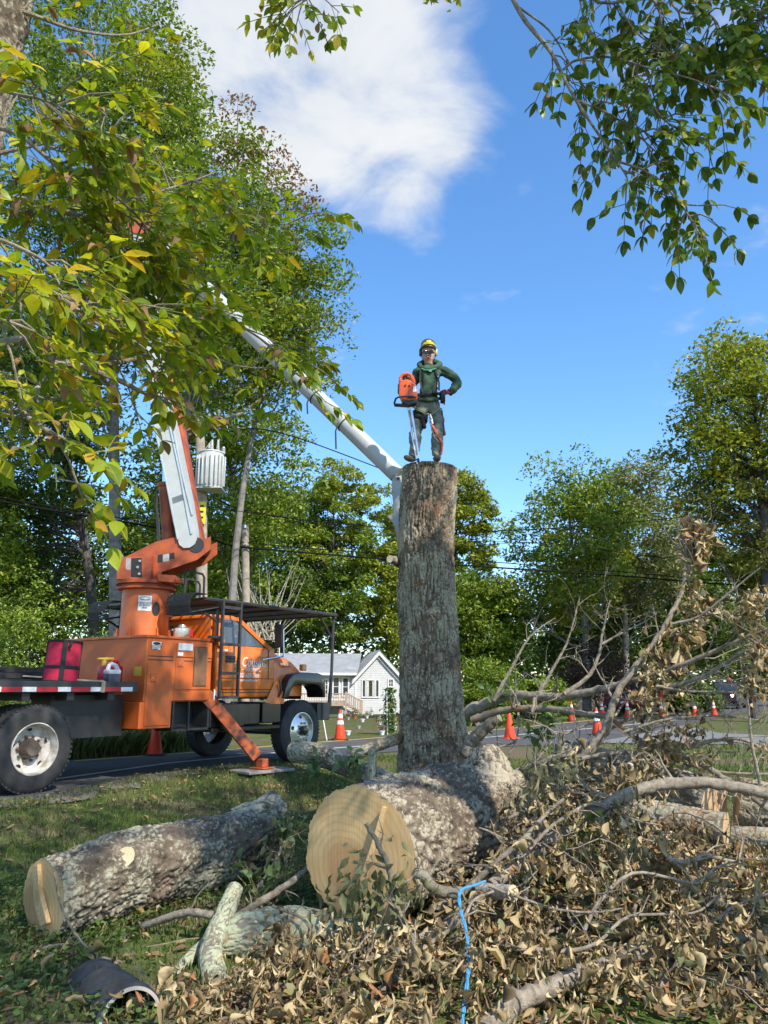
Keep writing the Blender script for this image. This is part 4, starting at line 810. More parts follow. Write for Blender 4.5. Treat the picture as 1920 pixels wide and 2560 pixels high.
# bumper, grille, headlights
s = MB(); s.box(5.50, 5.72, .02, 2.3, .66, .96, bev=.015); s.box(5.15, 5.52, .7, .8, .7, .86); s.box(5.15, 5.52, 1.5, 1.6, .7, .86); s.box(5.38, 5.52, .04, .3, .66, .95); tp('bumper', m_blk, s)
s = MB(); s.box(5.145, 5.17, .55, 1.78, 1.14, 1.44, bev=.01); tp('grille', m_blk, s, hood)
for y in (.42, 1.91): s = MB(); s.box(5.14, 5.18, y - .12, y + .12, 1.16, 1.32, bev=.01); tp('headlight', m_dec, s, hood)
# mirrors
for sy in (0, 1):
    f = (lambda y: y) if not sy else (lambda y: 2.33 - y); s = MB()
    s.tube([(4.05, f(.03), 2.12), (4.12, f(-.22), 2.15), (4.12, f(-.24), 1.72), (4.06, f(.02), 1.66)], .013, 6); s.tube([(4.02, f(.02), 1.62), (3.7, f(-.18), 1.655), (4.10, f(-.22), 1.72)], .012, 6); s.tube([(4.08, f(.02), 1.70), (4.12, f(-.24), 1.72)], .012, 6); s.tube([(4.12, f(-.14), 2.28), (4.12, f(-.14), 1.72)], .011, 6); mr_ = tp('mirror', m_chr, s, cab)
    s = MB(); s.box(4.07, 4.11, f(-.23) - .0 if not sy else f(-.07), f(-.07) if not sy else f(-.23), 1.86, 2.24, bev=.01); tp('mirror_housing', m_blk, s, mr_)
# canopy guard over the cab with its posts, mesh rolls and ladder
s = MB(); zc_ = 2.53
for y in (.0, 2.35): s.tube([(2.55, y, zc_), (5.86, y, zc_)], .028, 6)
for x in (2.6, 3.25, 3.9, 4.55, 5.2, 5.84): s.tube([(x, 0, zc_), (x, 2.35, zc_)], .024, 6)
for y in (.06, 2.29): s.tube([(5.84, y, zc_), (5.80, y, 1.5), (5.74, y, .86)], [.026, .028, .038], 8); s.tube([(5.80, y, 2.1), (5.4, y, zc_ - .01)], .022, 6)
for y in (.02, 2.33): s.tube([(2.86, y, zc_), (2.86, y, 1.95)], .03, 6); s.tube([(2.86, y, 2.2), (2.5, y, 2.36)], .018, 6)
can = tp('canopy_guard', m_blk, s)
s = MB(); ns_ = 46
for i in range(ns_): x = 2.6 + 3.2 * i / (ns_ - 1); s.box(x - .017, x + .017, .02, 2.33, zc_ + .012, zc_ + .02)
for i in range(10): y = .1 + 2.15 * i / 9; s.box(2.58, 5.84, y - .02, y + .02, zc_ + .022, zc_ + .028)
tp('canopy_mesh', m_mesh, s, can, 0)
for y0, y1 in ((-.02, .5), (1.9, 2.38)):
    s = MB(); pr = [(2.28, 2.30), (2.24, 2.42), (2.27, 2.54), (2.36, 2.60), (2.62, 2.60)]
    for q in range(len(pr) - 1):
        a, b = pr[q], pr[q + 1]
        for k in range(5): f = k / 5; x, z = a[0] + (b[0] - a[0]) * f, a[1] + (b[1] - a[1]) * f; s.box(x - .006, x + .006, y0, y1, z - .006, z + .006)
    for i in range(16): y = y0 + (y1 - y0) * i / 15; s.tube([(x, y, z) for x, z in pr], .006, 4)
    s.tube([(2.28, y0, 2.30), (2.75, y0, 2.40), (2.86, y0 + .02, 2.42)], .016, 5); s.tube([(2.28, y0, 2.3), (2.28, y1, 2.3)], .016, 5); tp('mesh_basket', m_mesh, s, can, 0)
s = MB()
for x in (2.83, 3.215): s.box(x - .018, x + .018, -.14, -.10, 1.06, 2.52)
lad = tp('ladder', m_blk, s)
for z in (1.075, 1.43, 1.86, 2.42): s = MB(); s.box(2.82, 3.22, -.145, -.095, z - .022, z + .022); tp('rung', m_blk, s, lad)
s = MB(); s.box(2.82, 2.86, -.11, .05, 1.9, 1.95); s.box(2.82, 2.86, -.12, .05, 2.47, 2.5); s.box(3.2, 3.23, -.12, .05, 2.47, 2.5); s.box(2.70, 2.92, -.05, .05, 1.945, 1.985); tp('ladder_bracket', m_blk, s, lad)
for (xa, xb, y) in ((2.62, 3.05, .55), (3.3, 3.66, 1.3)):
    s = MB(); za = zc_ + .02; s.tube([(xa, y, za), (xa + .03, y, za + .42), (xa + .07, y, za + .47), (xb - .05, y, za + .45), (xb - .01, y, za + .40), (xb, y, za)], .02, 6); tp('grab_hoop', m_blk, s, can)
# tools and a tank on the utility body top
s = MB(); s.lathe([(.0, 0), (.12, .0), (.13, .03), (.13, .16), (.06, .19), (.05, .22), (0, .22)], 20, 0, Matrix.Translation((2.55, .45, 1.936))); tp('filler_tank', m_alu, s, body); s = MB(); s.box(2.66, 2.72, .38, .5, 1.936, 2.1, bev=.01); tp('valve_block', m_red, s, body)
# outriggers
for sy in (0, 1):
    f = (lambda y: y) if not sy else (lambda y: 2.36 - y); s = MB()
    A, B = Vector((2.80, f(.10), 1.08)), Vector((3.50, f(-.42), .10))
    if sy: A, B = Vector((1.2, f(.2), .82)), Vector((1.0, f(-.45), .12))
    if not sy:
        bx_l = (B - A); X = aim(A, B); s.box(-.085, .085, -.085, .085, 0, bx_l.length * .9, 0, X, bev=.008); s.box(-.1, .1, -.1, .1, -.05, .16, 0, X, bev=.008)
    else: s.tube([A + Vector((.1, -.2, .05)), A, A.lerp(B, .4), B], [.11, .11, .12, .10], 10)
    og = tp('outrigger', mat('scraped_orange' + str(sy), (.50, .10, .02), .6, var=.5, sc=9, c2=(.03, .03, .03)) if not sy else m_blk, s)
    s = MB(); s.box(B.x - .07, B.x + .07, B.y - .07, B.y + .07, .05, .17, bev=.01); s.box(B.x - .14, B.x + .14, B.y - .14, B.y + .14, .028 if not sy else .01, .05, bev=.006); tp('outrigger_foot', m_boomor if not sy else m_blk, s, og)
    if not sy:
        s = MB(); s.add([(2.80, -.04, 1.20), (2.98, -.04, 1.04), (2.80, -.04, 1.04)], [(0, 1, 2)]); tp('warning_triangle', m_dec, s, og, 0); FOOT = TM @ B
s = MB(); s.tube([(1.2, .5, .86), (1.2, 2.2, .86)], .1, 8); s.tube([(2.8, .3, 1.0), (2.8, 2.2, 1.0)], .1, 8); tp('outrigger_beam', m_blk, s)
# plate under the outrigger
pad = thing('outrigger_pad', 'pale weathered plate on the grass under the orange outrigger foot', 'pad', (FOOT.x, FOOT.y, 0)); s = MB(); s.box(-.42, .42, -.27, .27, -.02, .022, 0, Matrix.Rotation(TH_ - .2, 4, 'Z'), bev=.008); s.build('plate', mat('weathered_plate', (.25, .23, .2), .8, var=.3, sc=8), pad)
# ------------------------------------------------ load on the bed (things of their own)
def tw(x, y, z): return TM @ Vector((x, y, z))
bag_p = T2(150, 1700, .35); bag = thing('tool_bag', 'tall red cylindrical bag with black straps standing on the truck bed', 'bag', tw(bag_p.x, bag_p.y, 1.252), TH_)
m_bag = mat('red_fabric', (.42, .012, .045), .85, var=.25, sc=10, bump=.3, bsc=30); m_strap = mat('black_webbing', (.014, .014, .016), .8)
s = MB(); s.lathe([(.0, .0), (.205, .0), (.212, .03), (.21, .2), (.206, .42), (.20, .535), (.19, .55), (0, .545)], 36, 0, Matrix.Rotation(R(3), 4, 'Y')); s.build('bag_body', m_bag, bag)
s = MB()
for z0, z1 in ((-.0, .05), (.19, .235), (.53, .556)): s.lathe([(.213, z0), (.2155, z0 + .005), (.2155, z1 - .005), (.208, z1)], 36, 0, Matrix.Rotation(R(3), 4, 'Y'))
cl_ = TI @ CAM; ca = math.atan2(cl_.y - bag_p.y, cl_.x - bag_p.x)
for k in (0, 1, 2, 3): s.box(.200, .217, -.03, .03, .0, .55, 0, Matrix.Rotation(R(3), 4, 'Y') @ Matrix.Rotation(ca + .02 + k * math.pi / 2, 4, 'Z'))
s.tube([(0, -.19, .54), (-.05, -.23, .50), (-.05, -.23, .46)], .018, 6); s.build('straps', m_strap, bag)
gc_p = T2(274, 1700, .42); gcan = thing('fuel_can', 'red plastic fuel can with a yellow spout on the truck bed', 'fuel can', tw(gc_p.x, gc_p.y, 1.252), TH_)
m_can = mat('red_plastic', (.50, .015, .03), .4, var=.15)
s = MB(); s.box(-.15, .15, -.09, .09, .0, .26, bev=.03, seg=2); s.tube([(-.02, 0, .25), (.0, 0, .32), (.10, 0, .32), (.14, 0, .24)], .025, 8); s.build('can_body', m_can, gcan); s = MB(); s.tube([(-.11, 0, .25), (-.11, 0, .33)], .03, 10); s.tube([(-.22, 0, .345), (.03, 0, .35)], [.014, .024], 10); s.build('spout', mat('yellow_spout', (.72, .47, .05), .5), gcan)
jg_p = T2(276, 1702, .2); jug = thing('oil_jug', 'white handled jug half full of dark oil in front of the fuel can', 'jug', tw(jg_p.x + .02, jg_p.y, 1.252), TH_)
s = MB(); s.box(-.10, .10, -.06, .06, .0, .14, 1, bev=.015, seg=2); s.box(-.102, .102, -.062, .062, .135, .20, 0, bev=.02, seg=2); s.tube([(-.08, 0, .18), (-.06, 0, .25), (-.02, 0, .28), (.05, 0, .25), (.08, 0, .19)], [.03, .028, .025, .03, .035], 10); s.tube([(-.045, 0, .26), (-.05, 0, .29)], .025, 10); s.build('jug_body', [mat('milky_plastic', (.68, .66, .68), .4), mat('dark_oil', (.06, .06, .085), .4)], jug)
for i, (y, z, L) in enumerate(((1.1, 1.252, 4.2), (1.45, 1.252, 4.4), (1.25, 1.332, 4.3), (1.6, 1.332, 3.9), (1.4, 1.412, 4.1))):
    pl = thing('plank', ['long dark plank at the near edge of the load on the bed', 'long dark plank low in the load on the bed', 'dark plank in the second layer behind the red bag', 'dark plank on the far side of the second layer', 'topmost dark plank of the load behind the red bag'][i], 'plank', tw(-.7, y, z), TH_, 'planks loaded on the truck bed'); s = MB(); s.box(-L / 2, L / 2 - .25, -.14, .14, 0, .075, bev=.006); s.build('board', mat('dark_plank' + str(i), (.055, .05, .045), .85, var=.5, sc=4), pl)
sp_ = thing('ratchet_strap', 'pale webbing strap hooked over the bed edge beside the jug', 'strap', tw(.95, 0, 1.25), TH_); s = MB()
x = T2(257, 1710).x - .95; s.tube([(x - .75, .6, .11), (x - .15, .1, .055), (x, -.012, .045)], [.012, .014, .022], 6, flat=.5); s.box(x - .028, x + .028, -.016, -.008, -.095, .05); s.build('webbing', mat('tan_webbing', (.40, .34, .22), .8), sp_)

# ================================================================== WORKER ON THE STUMP
WY = 9.95
def W(zx, zy, dy=0.0): return at(960 + zx / 5.529, 830 + zy / 5.529, WY + dy)      # measured on a 5.53x enlargement of the photograph
TOPZ = float(r1[:, 2].mean()) if False else float(sp[-1].z)
feet = W(600, 1880); feet.z = TOPZ
person = thing('person', 'person in a green hoodie and helmet standing on the stump, hand on hip', 'person', feet)
dzf = TOPZ - W(725, 1862).z     # stand exactly on the sawn top
def Wz(zx, zy, dy=0.0): q = W(zx, zy, dy); q.z += dzf; return q
m_hood = mat('green_hoodie', (.045, .09, .055), .95, var=.35, sc=9, bump=.9, bsc=14); m_pant = mat('grey_trousers', (.20, .205, .175), .95, var=.3, sc=7, bump=.9, bsc=13, c2=(.12, .155, .16)); m_skin = mat('skin', (.46, .25, .17), .6, var=.1); m_boot = mat('tan_boots', (.13, .095, .065), .85, var=.3); m_glov = mat('red_glove', (.50, .03, .06), .8, var=.2); m_hair = mat('dark_hair', (.03, .02, .015), .9)
def skin_mesh(name, nodes, edges, root, sub=2, smooth_it=0):
    """nodes: {key: (Vector, rx, ry)}"""
    keys = list(nodes); me = bpy.data.meshes.new(name); me.from_pydata([tuple(nodes[k][0]) for k in keys], [(keys.index(a), keys.index(b)) for a, b in edges], [])
    o = bpy.data.objects.new(name, me); col.objects.link(o); md = o.modifiers.new('s', 'SKIN'); md.branch_smoothing = .6
    for i, k in enumerate(keys):
        sv = me.skin_vertices[0].data[i]; n = nodes[k]; sv.radius = (n[1], n[2] if len(n) > 2 else n[1]); sv.use_root = (k == root)
    s2 = o.modifiers.new('d', 'SUBSURF'); s2.levels = sub; s2.render_levels = sub
    dg = bpy.context.evaluated_depsgraph_get(); me2 = bpy.data.meshes.new_from_object(o.evaluated_get(dg)); bpy.data.objects.remove(o); bpy.data.meshes.remove(me)
    me2.polygons.foreach_set('use_smooth', [True] * len(me2.polygons)); return me2
nd = {'pel': (Wz(610, 1070), .172, .125), 'wst': (Wz(615, 930), .182, .135), 'chs': (Wz(625, 740), .185, .135), 'uch': (Wz(625, 600), .165, .12), 'nk0': (Wz(620, 520), .07, .065), 'nk': (Wz(615, 475, -.01), .052, .055),
      'hd0': (Wz(612, 430, -.035), .062, .075), 'hd1': (Wz(612, 360, -.02), .078, .098), 'hd2': (Wz(612, 280, -.005), .078, .10), 'hd3': (Wz(612, 225, .0), .05, .06),
      'shL': (Wz(462, 590), .085, .08), 'elL': (Wz(405, 790, .05), .07, .068), 'wrL': (Wz(345, 730, -.19), .045, .042),
      'shR': (Wz(800, 585), .085, .08), 'uaR': (Wz(930, 660, .04), .08, .076), 'elR': (Wz(1035, 745, .06), .07, .066), 'faR': (Wz(975, 835, -.02), .06, .058), 'wrR': (Wz(915, 888, -.06), .042, .04),
      'hpL': (Wz(500, 1110, .0), .108, .105), 'thL': (Wz(465, 1260, -.02), .098, .1), 'knL': (Wz(440, 1450, -.04), .082, .085), 'caL': (Wz(432, 1600, -.02), .08, .08), 'anL': (Wz(405, 1800, .0), .07, .07),
      'hpR': (Wz(715, 1110), .108, .105), 'thR': (Wz(738, 1260, -.02), .095, .1), 'knR': (Wz(742, 1460, -.04), .084, .086), 'caR': (Wz(735, 1620, -.01), .084, .082), 'anR': (Wz(725, 1800, .0), .08, .078)}
ed = [('pel', 'wst'), ('wst', 'chs'), ('chs', 'uch'), ('uch', 'nk0'), ('nk0', 'nk'), ('nk', 'hd0'), ('hd0', 'hd1'), ('hd1', 'hd2'), ('hd2', 'hd3'), ('uch', 'shL'), ('shL', 'elL'), ('elL', 'wrL'), ('uch', 'shR'), ('shR', 'uaR'), ('uaR', 'elR'), ('elR', 'faR'), ('faR', 'wrR'),
      ('pel', 'hpL'), ('hpL', 'thL'), ('thL', 'knL'), ('knL', 'caL'), ('caL', 'anL'), ('pel', 'hpR'), ('hpR', 'thR'), ('thR', 'knR'), ('knR', 'caR'), ('caR', 'anR')]
me = skin_mesh('body', nd, ed, 'pel', 3)
for m in (m_hood, m_pant, m_skin, m_boot, m_glov): me.materials.append(m)
vco = np.empty(len(me.vertices) * 3); me.vertices.foreach_get('co', vco); vco = vco.reshape(-1, 3)
zw, zn = Wz(610, 1000).z, Wz(615, 505).z
# cloth folds
fl = (fbm(vco[:, 0] * 8, vco[:, 1] * 8, vco[:, 2] * 19 + vco[:, 0] * 9, 77, 4)) * .017; fl[vco[:, 2] > zn] = 0
nv = np.empty(len(me.vertices) * 3); me.vertices.foreach_get('normal', nv); vco = vco + nv.reshape(-1, 3) * fl[:, None]
# face: brow, nose, chin
hc_ = np.array(nd['hd1'][0]); dv = vco - hc_; fr = (dv[:, 1] < 0)
def face_bump(cx, cz, amp, sx_, sz_):
    g = np.exp(-((dv[:, 0] - cx) / sx_) ** 2 - ((dv[:, 2] - cz) / sz_) ** 2) * fr * (vco[:, 2] > zn + .0); vco[:, 1] -= g * amp
face_bump(0, .005, .032, .016, .022); face_bump(0, -.045, .012, .03, .012); face_bump(0, -.085, .014, .03, .016); face_bump(.03, .032, -.012, .02, .014); face_bump(-.03, .032, -.012, .02, .014); face_bump(0, .055, .008, .06, .012)
me.vertices.foreach_set('co', (vco - np.array(feet)).ravel()); me.update()
fc = np.empty(len(me.polygons) * 3); me.polygons.foreach_get('center', fc); fc = fc.reshape(-1, 3) + np.array(feet)
mi = np.zeros(len(fc), np.int32); mi[fc[:, 2] < zw] = 1; mi[fc[:, 2] > zn] = 2
armR = (np.linalg.norm(fc - np.array(nd['wrR'][0]), axis=1) < .035); mi[armR] = 4
# arms stay hoodie below the waistline; legs only near the centre
mi[(fc[:, 2] < zw) & (fc[:, 0] > nd['shR'][0].x + .09)] = 0
me.polygons.foreach_set('material_index', mi); body_o = mkobj('body', me, person)
wp_ = lambda name, m, mb, par=person, smooth=40: mb.build(name, m, par, feet, smooth=smooth)
# ears
for sgn in (-1, 1):
    s = MB(); c_ = nd['hd1'][0] + Vector((sgn * .082, .01, .0)); s.lathe([(.0, -.012), (.02, -.01), (.026, 0), (.02, .01), (0, .012)], 12, 0, Matrix.Translation(c_) @ Matrix.Rotation(R(90), 4, 'Y') @ Matrix.Diagonal((1.25, .8, .7, 1))); wp_('ear', m_skin, s)
# moustache, goatee, mouth
s = MB(); c_ = nd['hd0'][0] + Vector((0, -.072, .02)); s.tube([c_ + Vector((-.034, .012, -.008)), c_ + Vector((0, -.012, .004)), c_ + Vector((.034, .012, -.008))], [.006, .011, .006], 8); wp_('moustache', m_hair, s)
s = MB(); s.tube([c_ + Vector((-.022, .012, -.026)), c_ + Vector((0, .0, -.024)), c_ + Vector((.022, .012, -.026))], [.003, .006, .003], 8); wp_('mouth', mat('lips', (.33, .13, .10), .6), s)
# boots
def boot(an, heel, toe, name='boot'):
    d = (toe - heel); mbn = {'a': (an + Vector((0, 0, .02)), .058, .058), 'b': (an.lerp(heel, .7) + Vector((0, 0, .01)), .052, .06), 'c': (heel.lerp(toe, .35), .05, .052), 'd': (heel.lerp(toe, .75), .05, .04), 'e': (toe, .042, .032)}
    m2 = skin_mesh(name, mbn, [('a', 'b'), ('b', 'c'), ('c', 'd'), ('d', 'e')], 'a', 2); v = np.empty(len(m2.vertices) * 3); m2.vertices.foreach_get('co', v); v = v.reshape(-1, 3); v[:, 2] = np.maximum(v[:, 2], TOPZ + .003); m2.vertices.foreach_set('co', (v - np.array(feet)).ravel()); m2.materials.append(m_boot); m2.update(); return mkobj(name, m2, person)
aL, aR = nd['anL'][0], nd['anR'][0]
zg = TOPZ + .045
boot(aL, Vector((aL.x + .02, aL.y + .05, zg)), Vector((aL.x - .12, aL.y - .13, zg - .008))); boot(aR, Vector((aR.x, aR.y + .06, zg)), Vector((aR.x + .015, aR.y - .15, zg - .008)))
# hands: palm and five fingers
def hand(wr, palm_end, fingers, thumb, m, name='hand'):
    s = MB(); pl = wr.lerp(palm_end, .5)
    s.tube([wr, wr.lerp(palm_end, .3), pl, palm_end], [.036, .042, .046, .036], 12, flat=.6)
    for f, rr_ in zip(fingers, (.0105, .0115, .011, .0095)): s.tube(f, [rr_, rr_, rr_ * .9, rr_ * .7][:len(f)], 8)
    s.tube(thumb, [.014, .013, .010][:len(thumb)], 8); return wp_(name, m, s)
wR = nd['wrR'][0]; pe = Wz(850, 893, -.10)
fing = [[pe + Vector((.01, -.02, .03 - .02 * i)), pe + Vector((-.03, -.015, .028 - .021 * i)), pe + Vector((-.06, .02, .024 - .021 * i)), pe + Vector((-.075, .06, .02 - .02 * i))] for i in range(4)]
hand(wR, pe, fing, [wR.lerp(pe, .4) + Vector((0, -.01, .03)), pe + Vector((.03, .05, .04)), pe + Vector((.0, .10, .035))], m_glov)
s = MB(); s.tube([Wz(925, 882, -.06), Wz(905, 893, -.065)], .05, 14); wp_('cuff', m_hood, s)
# hand on the saw's rear handle, see chainsaw below
wL = nd['wrL'][0]; sawtop = Wz(300, 690, -.27); pl = Wz(322, 700, -.25)
fing = [[pl + Vector((.0, -.02, .03 - .02 * i)), pl + Vector((-.035, -.035, .03 - .02 * i)), pl + Vector((-.06, -.01, .026 - .02 * i)), pl + Vector((-.05, .03, .022 - .02 * i))] for i in range(4)]
hand(wL, pl, fing, [wL.lerp(pl, .5) + Vector((0, .0, .03)), pl + Vector((-.02, .03, .045)), pl + Vector((-.05, .03, .04))], mat('dark_glove', (.10, .085, .05), .85, var=.3))
# hood of the hoodie, round the neck
s = MB(); s.tube([Wz(500, 535, -.07), Wz(490, 505, .02), Wz(540, 485, .09), Wz(620, 478, .11), Wz(720, 480, .09), Wz(770, 500, .02), Wz(740, 530, -.07), Wz(660, 555, -.115), Wz(610, 570, -.125)], [.028, .04, .05, .055, .05, .045, .035, .025, .018], 10); wp_('hood', m_hood, s)
s = MB(); s.tube([Wz(500, 535, -.07), Wz(560, 560, -.11), Wz(610, 572, -.125)], [.028, .024, .016], 10); wp_('hood', m_hood, s)
s = MB(); s.tube([Wz(440, 975), Wz(500, 990, -.13), Wz(620, 1000, -.145), Wz(740, 985, -.13), Wz(795, 965), Wz(740, 985, .12), Wz(500, 985, .12), Wz(440, 975)], .022, 8); wp_('hoodie_hem', m_hood, s)
# helmet
m_hel = mat('helmet_grey', (.07, .065, .05), .45, var=.3, sc=8); m_hy = mat('helmet_yellow', (.72, .58, .02), .45)
hcn = Wz(612, 262, .01); s = MB(); pr = [(0.128, -.045), (.125, -.01), (.122, .02), (.11, .055), (.085, .085), (.045, .104), (0, .108)]
s.lathe(pr, 36, 0, Matrix.Translation(hcn) @ Matrix.Diagonal((.88, 1.05, 1.02, 1))); hel = wp_('helmet', m_hel, s)
s = MB(); pts = [hcn + Vector((.112 * math.sin(a), -.135 * math.cos(a) - .0, -.028 + .018 * math.cos(a))) for a in np.linspace(-1.25, 1.25, 13)]
s.tube(pts, [.006] + [.014] * 11 + [.006], 8); wp_('helmet_brim', m_hy, s, hel)
s = MB()
for a0, a1, z0, z1 in ((-.30, .30, .012, .045), (-.75, -.36, -.008, .02), (.36, .75, -.008, .02), (-.9, .9, -.02, .002)):
    vs_ = []
    for j in range(9):
        a = a0 + (a1 - a0) * j / 8
        for z in (z0, z1): rr_ = np.interp(z, [-.045, -.01, .02, .055, .085], [.130, .128, .125, .114, .088]); vs_.append(hcn + Vector((math.sin(a) * rr_ * .88, -math.cos(a) * rr_ * 1.05, z * 1.02)))
    s.add(vs_, [(2 * j, 2 * j + 2, 2 * j + 3, 2 * j + 1) for j in range(8)])
wp_('helmet_badge', m_hy, s, hel)
for sgn in (-1, 1):
    s = MB(); c_ = hcn + Vector((sgn * .108, .015, -.075)); s.lathe([(.0, -.016), (.036, -.016), (.042, 0), (.034, .018), (0, .02)], 18, 0, Matrix.Translation(c_) @ Matrix.Rotation(R(90) * sgn, 4, 'Y') @ Matrix.Diagonal((1.45, .95, 1, 1))); wp_('ear_cup', m_hel if sgn < 0 else mat('ear_cup_pale', (.55, .52, .22), .5), s, hel)
    s = MB(); s.tube([c_ + Vector((-sgn * .006, -.02, -.03)), c_ + Vector((-sgn * .02, -.03, -.1)), c_ + Vector((-sgn * .045, -.05, -.15))], .006, 6); wp_('chin_strap', m_strap, s, hel)
# sunglasses
ec = Wz(612, 322, -.118); s = MB()
for sgn in (-1, 1): s.box(-.034, .034, -.008, .008, -.024, .022, 0, Matrix.Translation(ec + Vector((sgn * .036, .008, 0))) @ Matrix.Rotation(sgn * R(-14), 4, 'Z'), bev=.006, seg=2); s.tube([ec + Vector((sgn * .066, .012, .012)), ec + Vector((sgn * .084, .06, .008)), ec + Vector((sgn * .084, .12, .0))], .005, 6)
s.tube([ec + Vector((-.012, -.002, .008)), ec + Vector((.012, -.002, .008))], .005, 6)
ml_, t, p = nt('mirror_lens'); p.inputs['Base Color'].default_value = (.008, .02, .025, 1); p.inputs['Roughness'].default_value = .15
wp_('sunglasses', ml_, s, hel)
# harness
def surf(zx, zy, ry=.115, cx=625, rx=185):     # front of the torso
    k = max(0, 1 - ((zx - cx) / rx) ** 2); return Wz(zx, zy, -ry * math.sqrt(k) - .02)
s = MB()
for L in (((520, 545), (505, 620), (500, 720), (520, 830), (545, 915)), ((735, 540), (720, 610), (745, 680), (762, 760), (760, 860))): s.tube([surf(*q) for q in L], .021, 6, flat=.45)
har = wp_('harness', m_strap, s)
s = MB(); s.tube([surf(505, 555), surf(560, 580), surf(640, 585), surf(720, 560)], .012, 6); wp_('chest_strap', mat('green_webbing', (.05, .30, .17), .7), s, har); s = MB(); q = surf(640, 590); s.box(-.022, .022, -.012, .01, -.02, .016, 0, Matrix.Translation(q), bev=.004); wp_('chest_buckle', mat('green_buckle', (.06, .36, .22), .5), s, har); s = MB(); q = surf(742, 672); s.box(-.012, .012, -.012, .012, -.012, .012, 0, Matrix.Translation(q), bev=.003); wp_('buckle', m_chr, s, har)
s = MB(); ring_ = [Wz(625 + 188 * math.sin(a), 915 - 12 * math.sin(a), -.14 * math.cos(a)) for a in np.linspace(0, 2 * math.pi, 25)]; s.tube(ring_, .034, 6, flat=.5); q = surf(700, 895, .14); s.box(-.035, .035, -.02, .012, -.024, .024, 0, Matrix.Translation(q + Vector((0, -.03, 0))), bev=.005); wp_('belt', m_strap, s, har)
s = MB(); q = Wz(815, 950, -.12); s.box(-.035, .03, -.05, .04, -.09, .07, 0, Matrix.Translation(q), bev=.015, seg=2); s.tube([q + Vector((.01, -.04, -.08)), q + Vector((.015, -.04, -.13))], .01, 6); wp_('pouch', m_strap, s, har)
s = MB(); s.tube([Wz(390, 1090, -.07), Wz(460, 1130, -.16), Wz(560, 1180, -.15), Wz(640, 1205, -.13), Wz(700, 1170, -.15), Wz(760, 1120, -.15), Wz(800, 1110, -.1)], .009, 6); s.tube([Wz(395, 1075, -.08), Wz(470, 1110, -.16), Wz(570, 1165, -.15)], .008, 6); wp_('leg_rope', mat('olive_rope', (.22, .24, .13), .8), s, har)
s = MB(); th_c = nd['thL'][0]; s.lathe([(.112, -.06), (.118, -.05), (.114, .05), (.108, .06)], 24, 0, aim(Wz(488, 1235, -.02), Wz(505, 1120, -.0)) @ Matrix.Diagonal((1, 1.05, 1, 1))); s.box(-.045, .045, -.025, .02, -.10, .075, 0, aim(Wz(540, 1290, -.11), Wz(510, 1190, -.11)) , bev=.01); wp_('thigh_strap', m_strap, s, har)
s = MB(); s.tube([Wz(640, 1195, -.13), Wz(660, 1280, -.15), Wz(672, 1330, -.15)], [.01, .018, .016], 8); wp_('lanyard_clip', m_alu, s, har)
s = MB(); s.tube([Wz(665, 1340, -.15), Wz(700, 1400, -.15), Wz(745, 1480, -.14), Wz(785, 1550, -.12), Wz(800, 1600, -.1)], [.02, .024, .024, .022, .016], 8, flat=.5); s.tube([Wz(800, 1600, -.1), Wz(805, 1680, -.09), Wz(797, 1755, -.09)], [.016, .012, .008], 6); wp_('lanyard', mat('orange_lanyard', (.48, .10, .035), .75, var=.3, sc=20), s, har)
s = MB(); s.box(-.014, .014, -.004, .004, 0, .33, 0, aim(Wz(838, 1465, -.08), Wz(800, 1130, -.1))); s.box(-.02, .02, -.008, .008, -.02, .03, 0, aim(Wz(838, 1465, -.08), Wz(800, 1130, -.1))); wp_('scabbard', mat('grey_scabbard', (.16, .14, .14), .6), s, har)
s = MB(); s.tube([Wz(620, 1260, -.1), Wz(640, 1330, -.12), Wz(700, 1510, -.12), Wz(770, 1585, -.1)], .006, 5); wp_('rope', m_dec, s, har)

# ------------------------------------------------ chainsaw held by its rear handle, bar down
sawo = Wz(345, 1095, -.30); saw = thing('chainsaw', 'orange chainsaw with a long silver bar held point down by the person', 'chainsaw', sawo)
m_so = mat('saw_orange', (.75, .10, .012), .35, var=.12, coat=.4); m_sb = mat('saw_black', (.03, .03, .032), .5); m_bar = mat('bar_steel', (.62, .63, .64), .3, .6, var=.12); m_bard = mat('bar_grey', (.22, .23, .24), .4, .3)
D = .30
def Sx(zx, zy, dy=0): return Wz(zx, zy, -D + dy)
def slab(name, pts, y0, y1, m, par=saw, bev=.008):
    A = [Sx(*q) for q in pts]; n = len(A); bm = bmesh.new(); a = [bm.verts.new(Vector((q.x, q.y + y0, q.z)) - sawo) for q in A]; b = [bm.verts.new(Vector((q.x, q.y + y1, q.z)) - sawo) for q in A]
    bm.faces.new(a); bm.faces.new(b[::-1])
    for i in range(n): bm.faces.new((a[i], b[i], b[(i + 1) % n], a[(i + 1) % n]))
    bmesh.ops.recalc_face_normals(bm, faces=bm.faces[:])
    if bev: bmesh.ops.bevel(bm, geom=bm.edges[:], offset=bev, segments=2, affect='EDGES', profile=.6)
    m2 = bpy.data.meshes.new(name); bm.to_mesh(m2); bm.free(); m2.materials.append(m); m2.polygons.foreach_set('use_smooth', [True] * len(m2.polygons)); m2.set_sharp_from_angle(angle=R(40)); return mkobj(name, m2, par)
eng = slab('engine_cover', [(205, 930), (210, 800), (235, 745), (330, 735), (385, 760), (440, 810), (460, 900), (462, 1010), (390, 1025), (300, 1030), (240, 1000)], -.075, .075, m_so, bev=.022)
slab('starter_cover', [(188, 880), (190, 800), (215, 765), (235, 770), (225, 900), (215, 915)], -.06, .07, m_sb, eng)
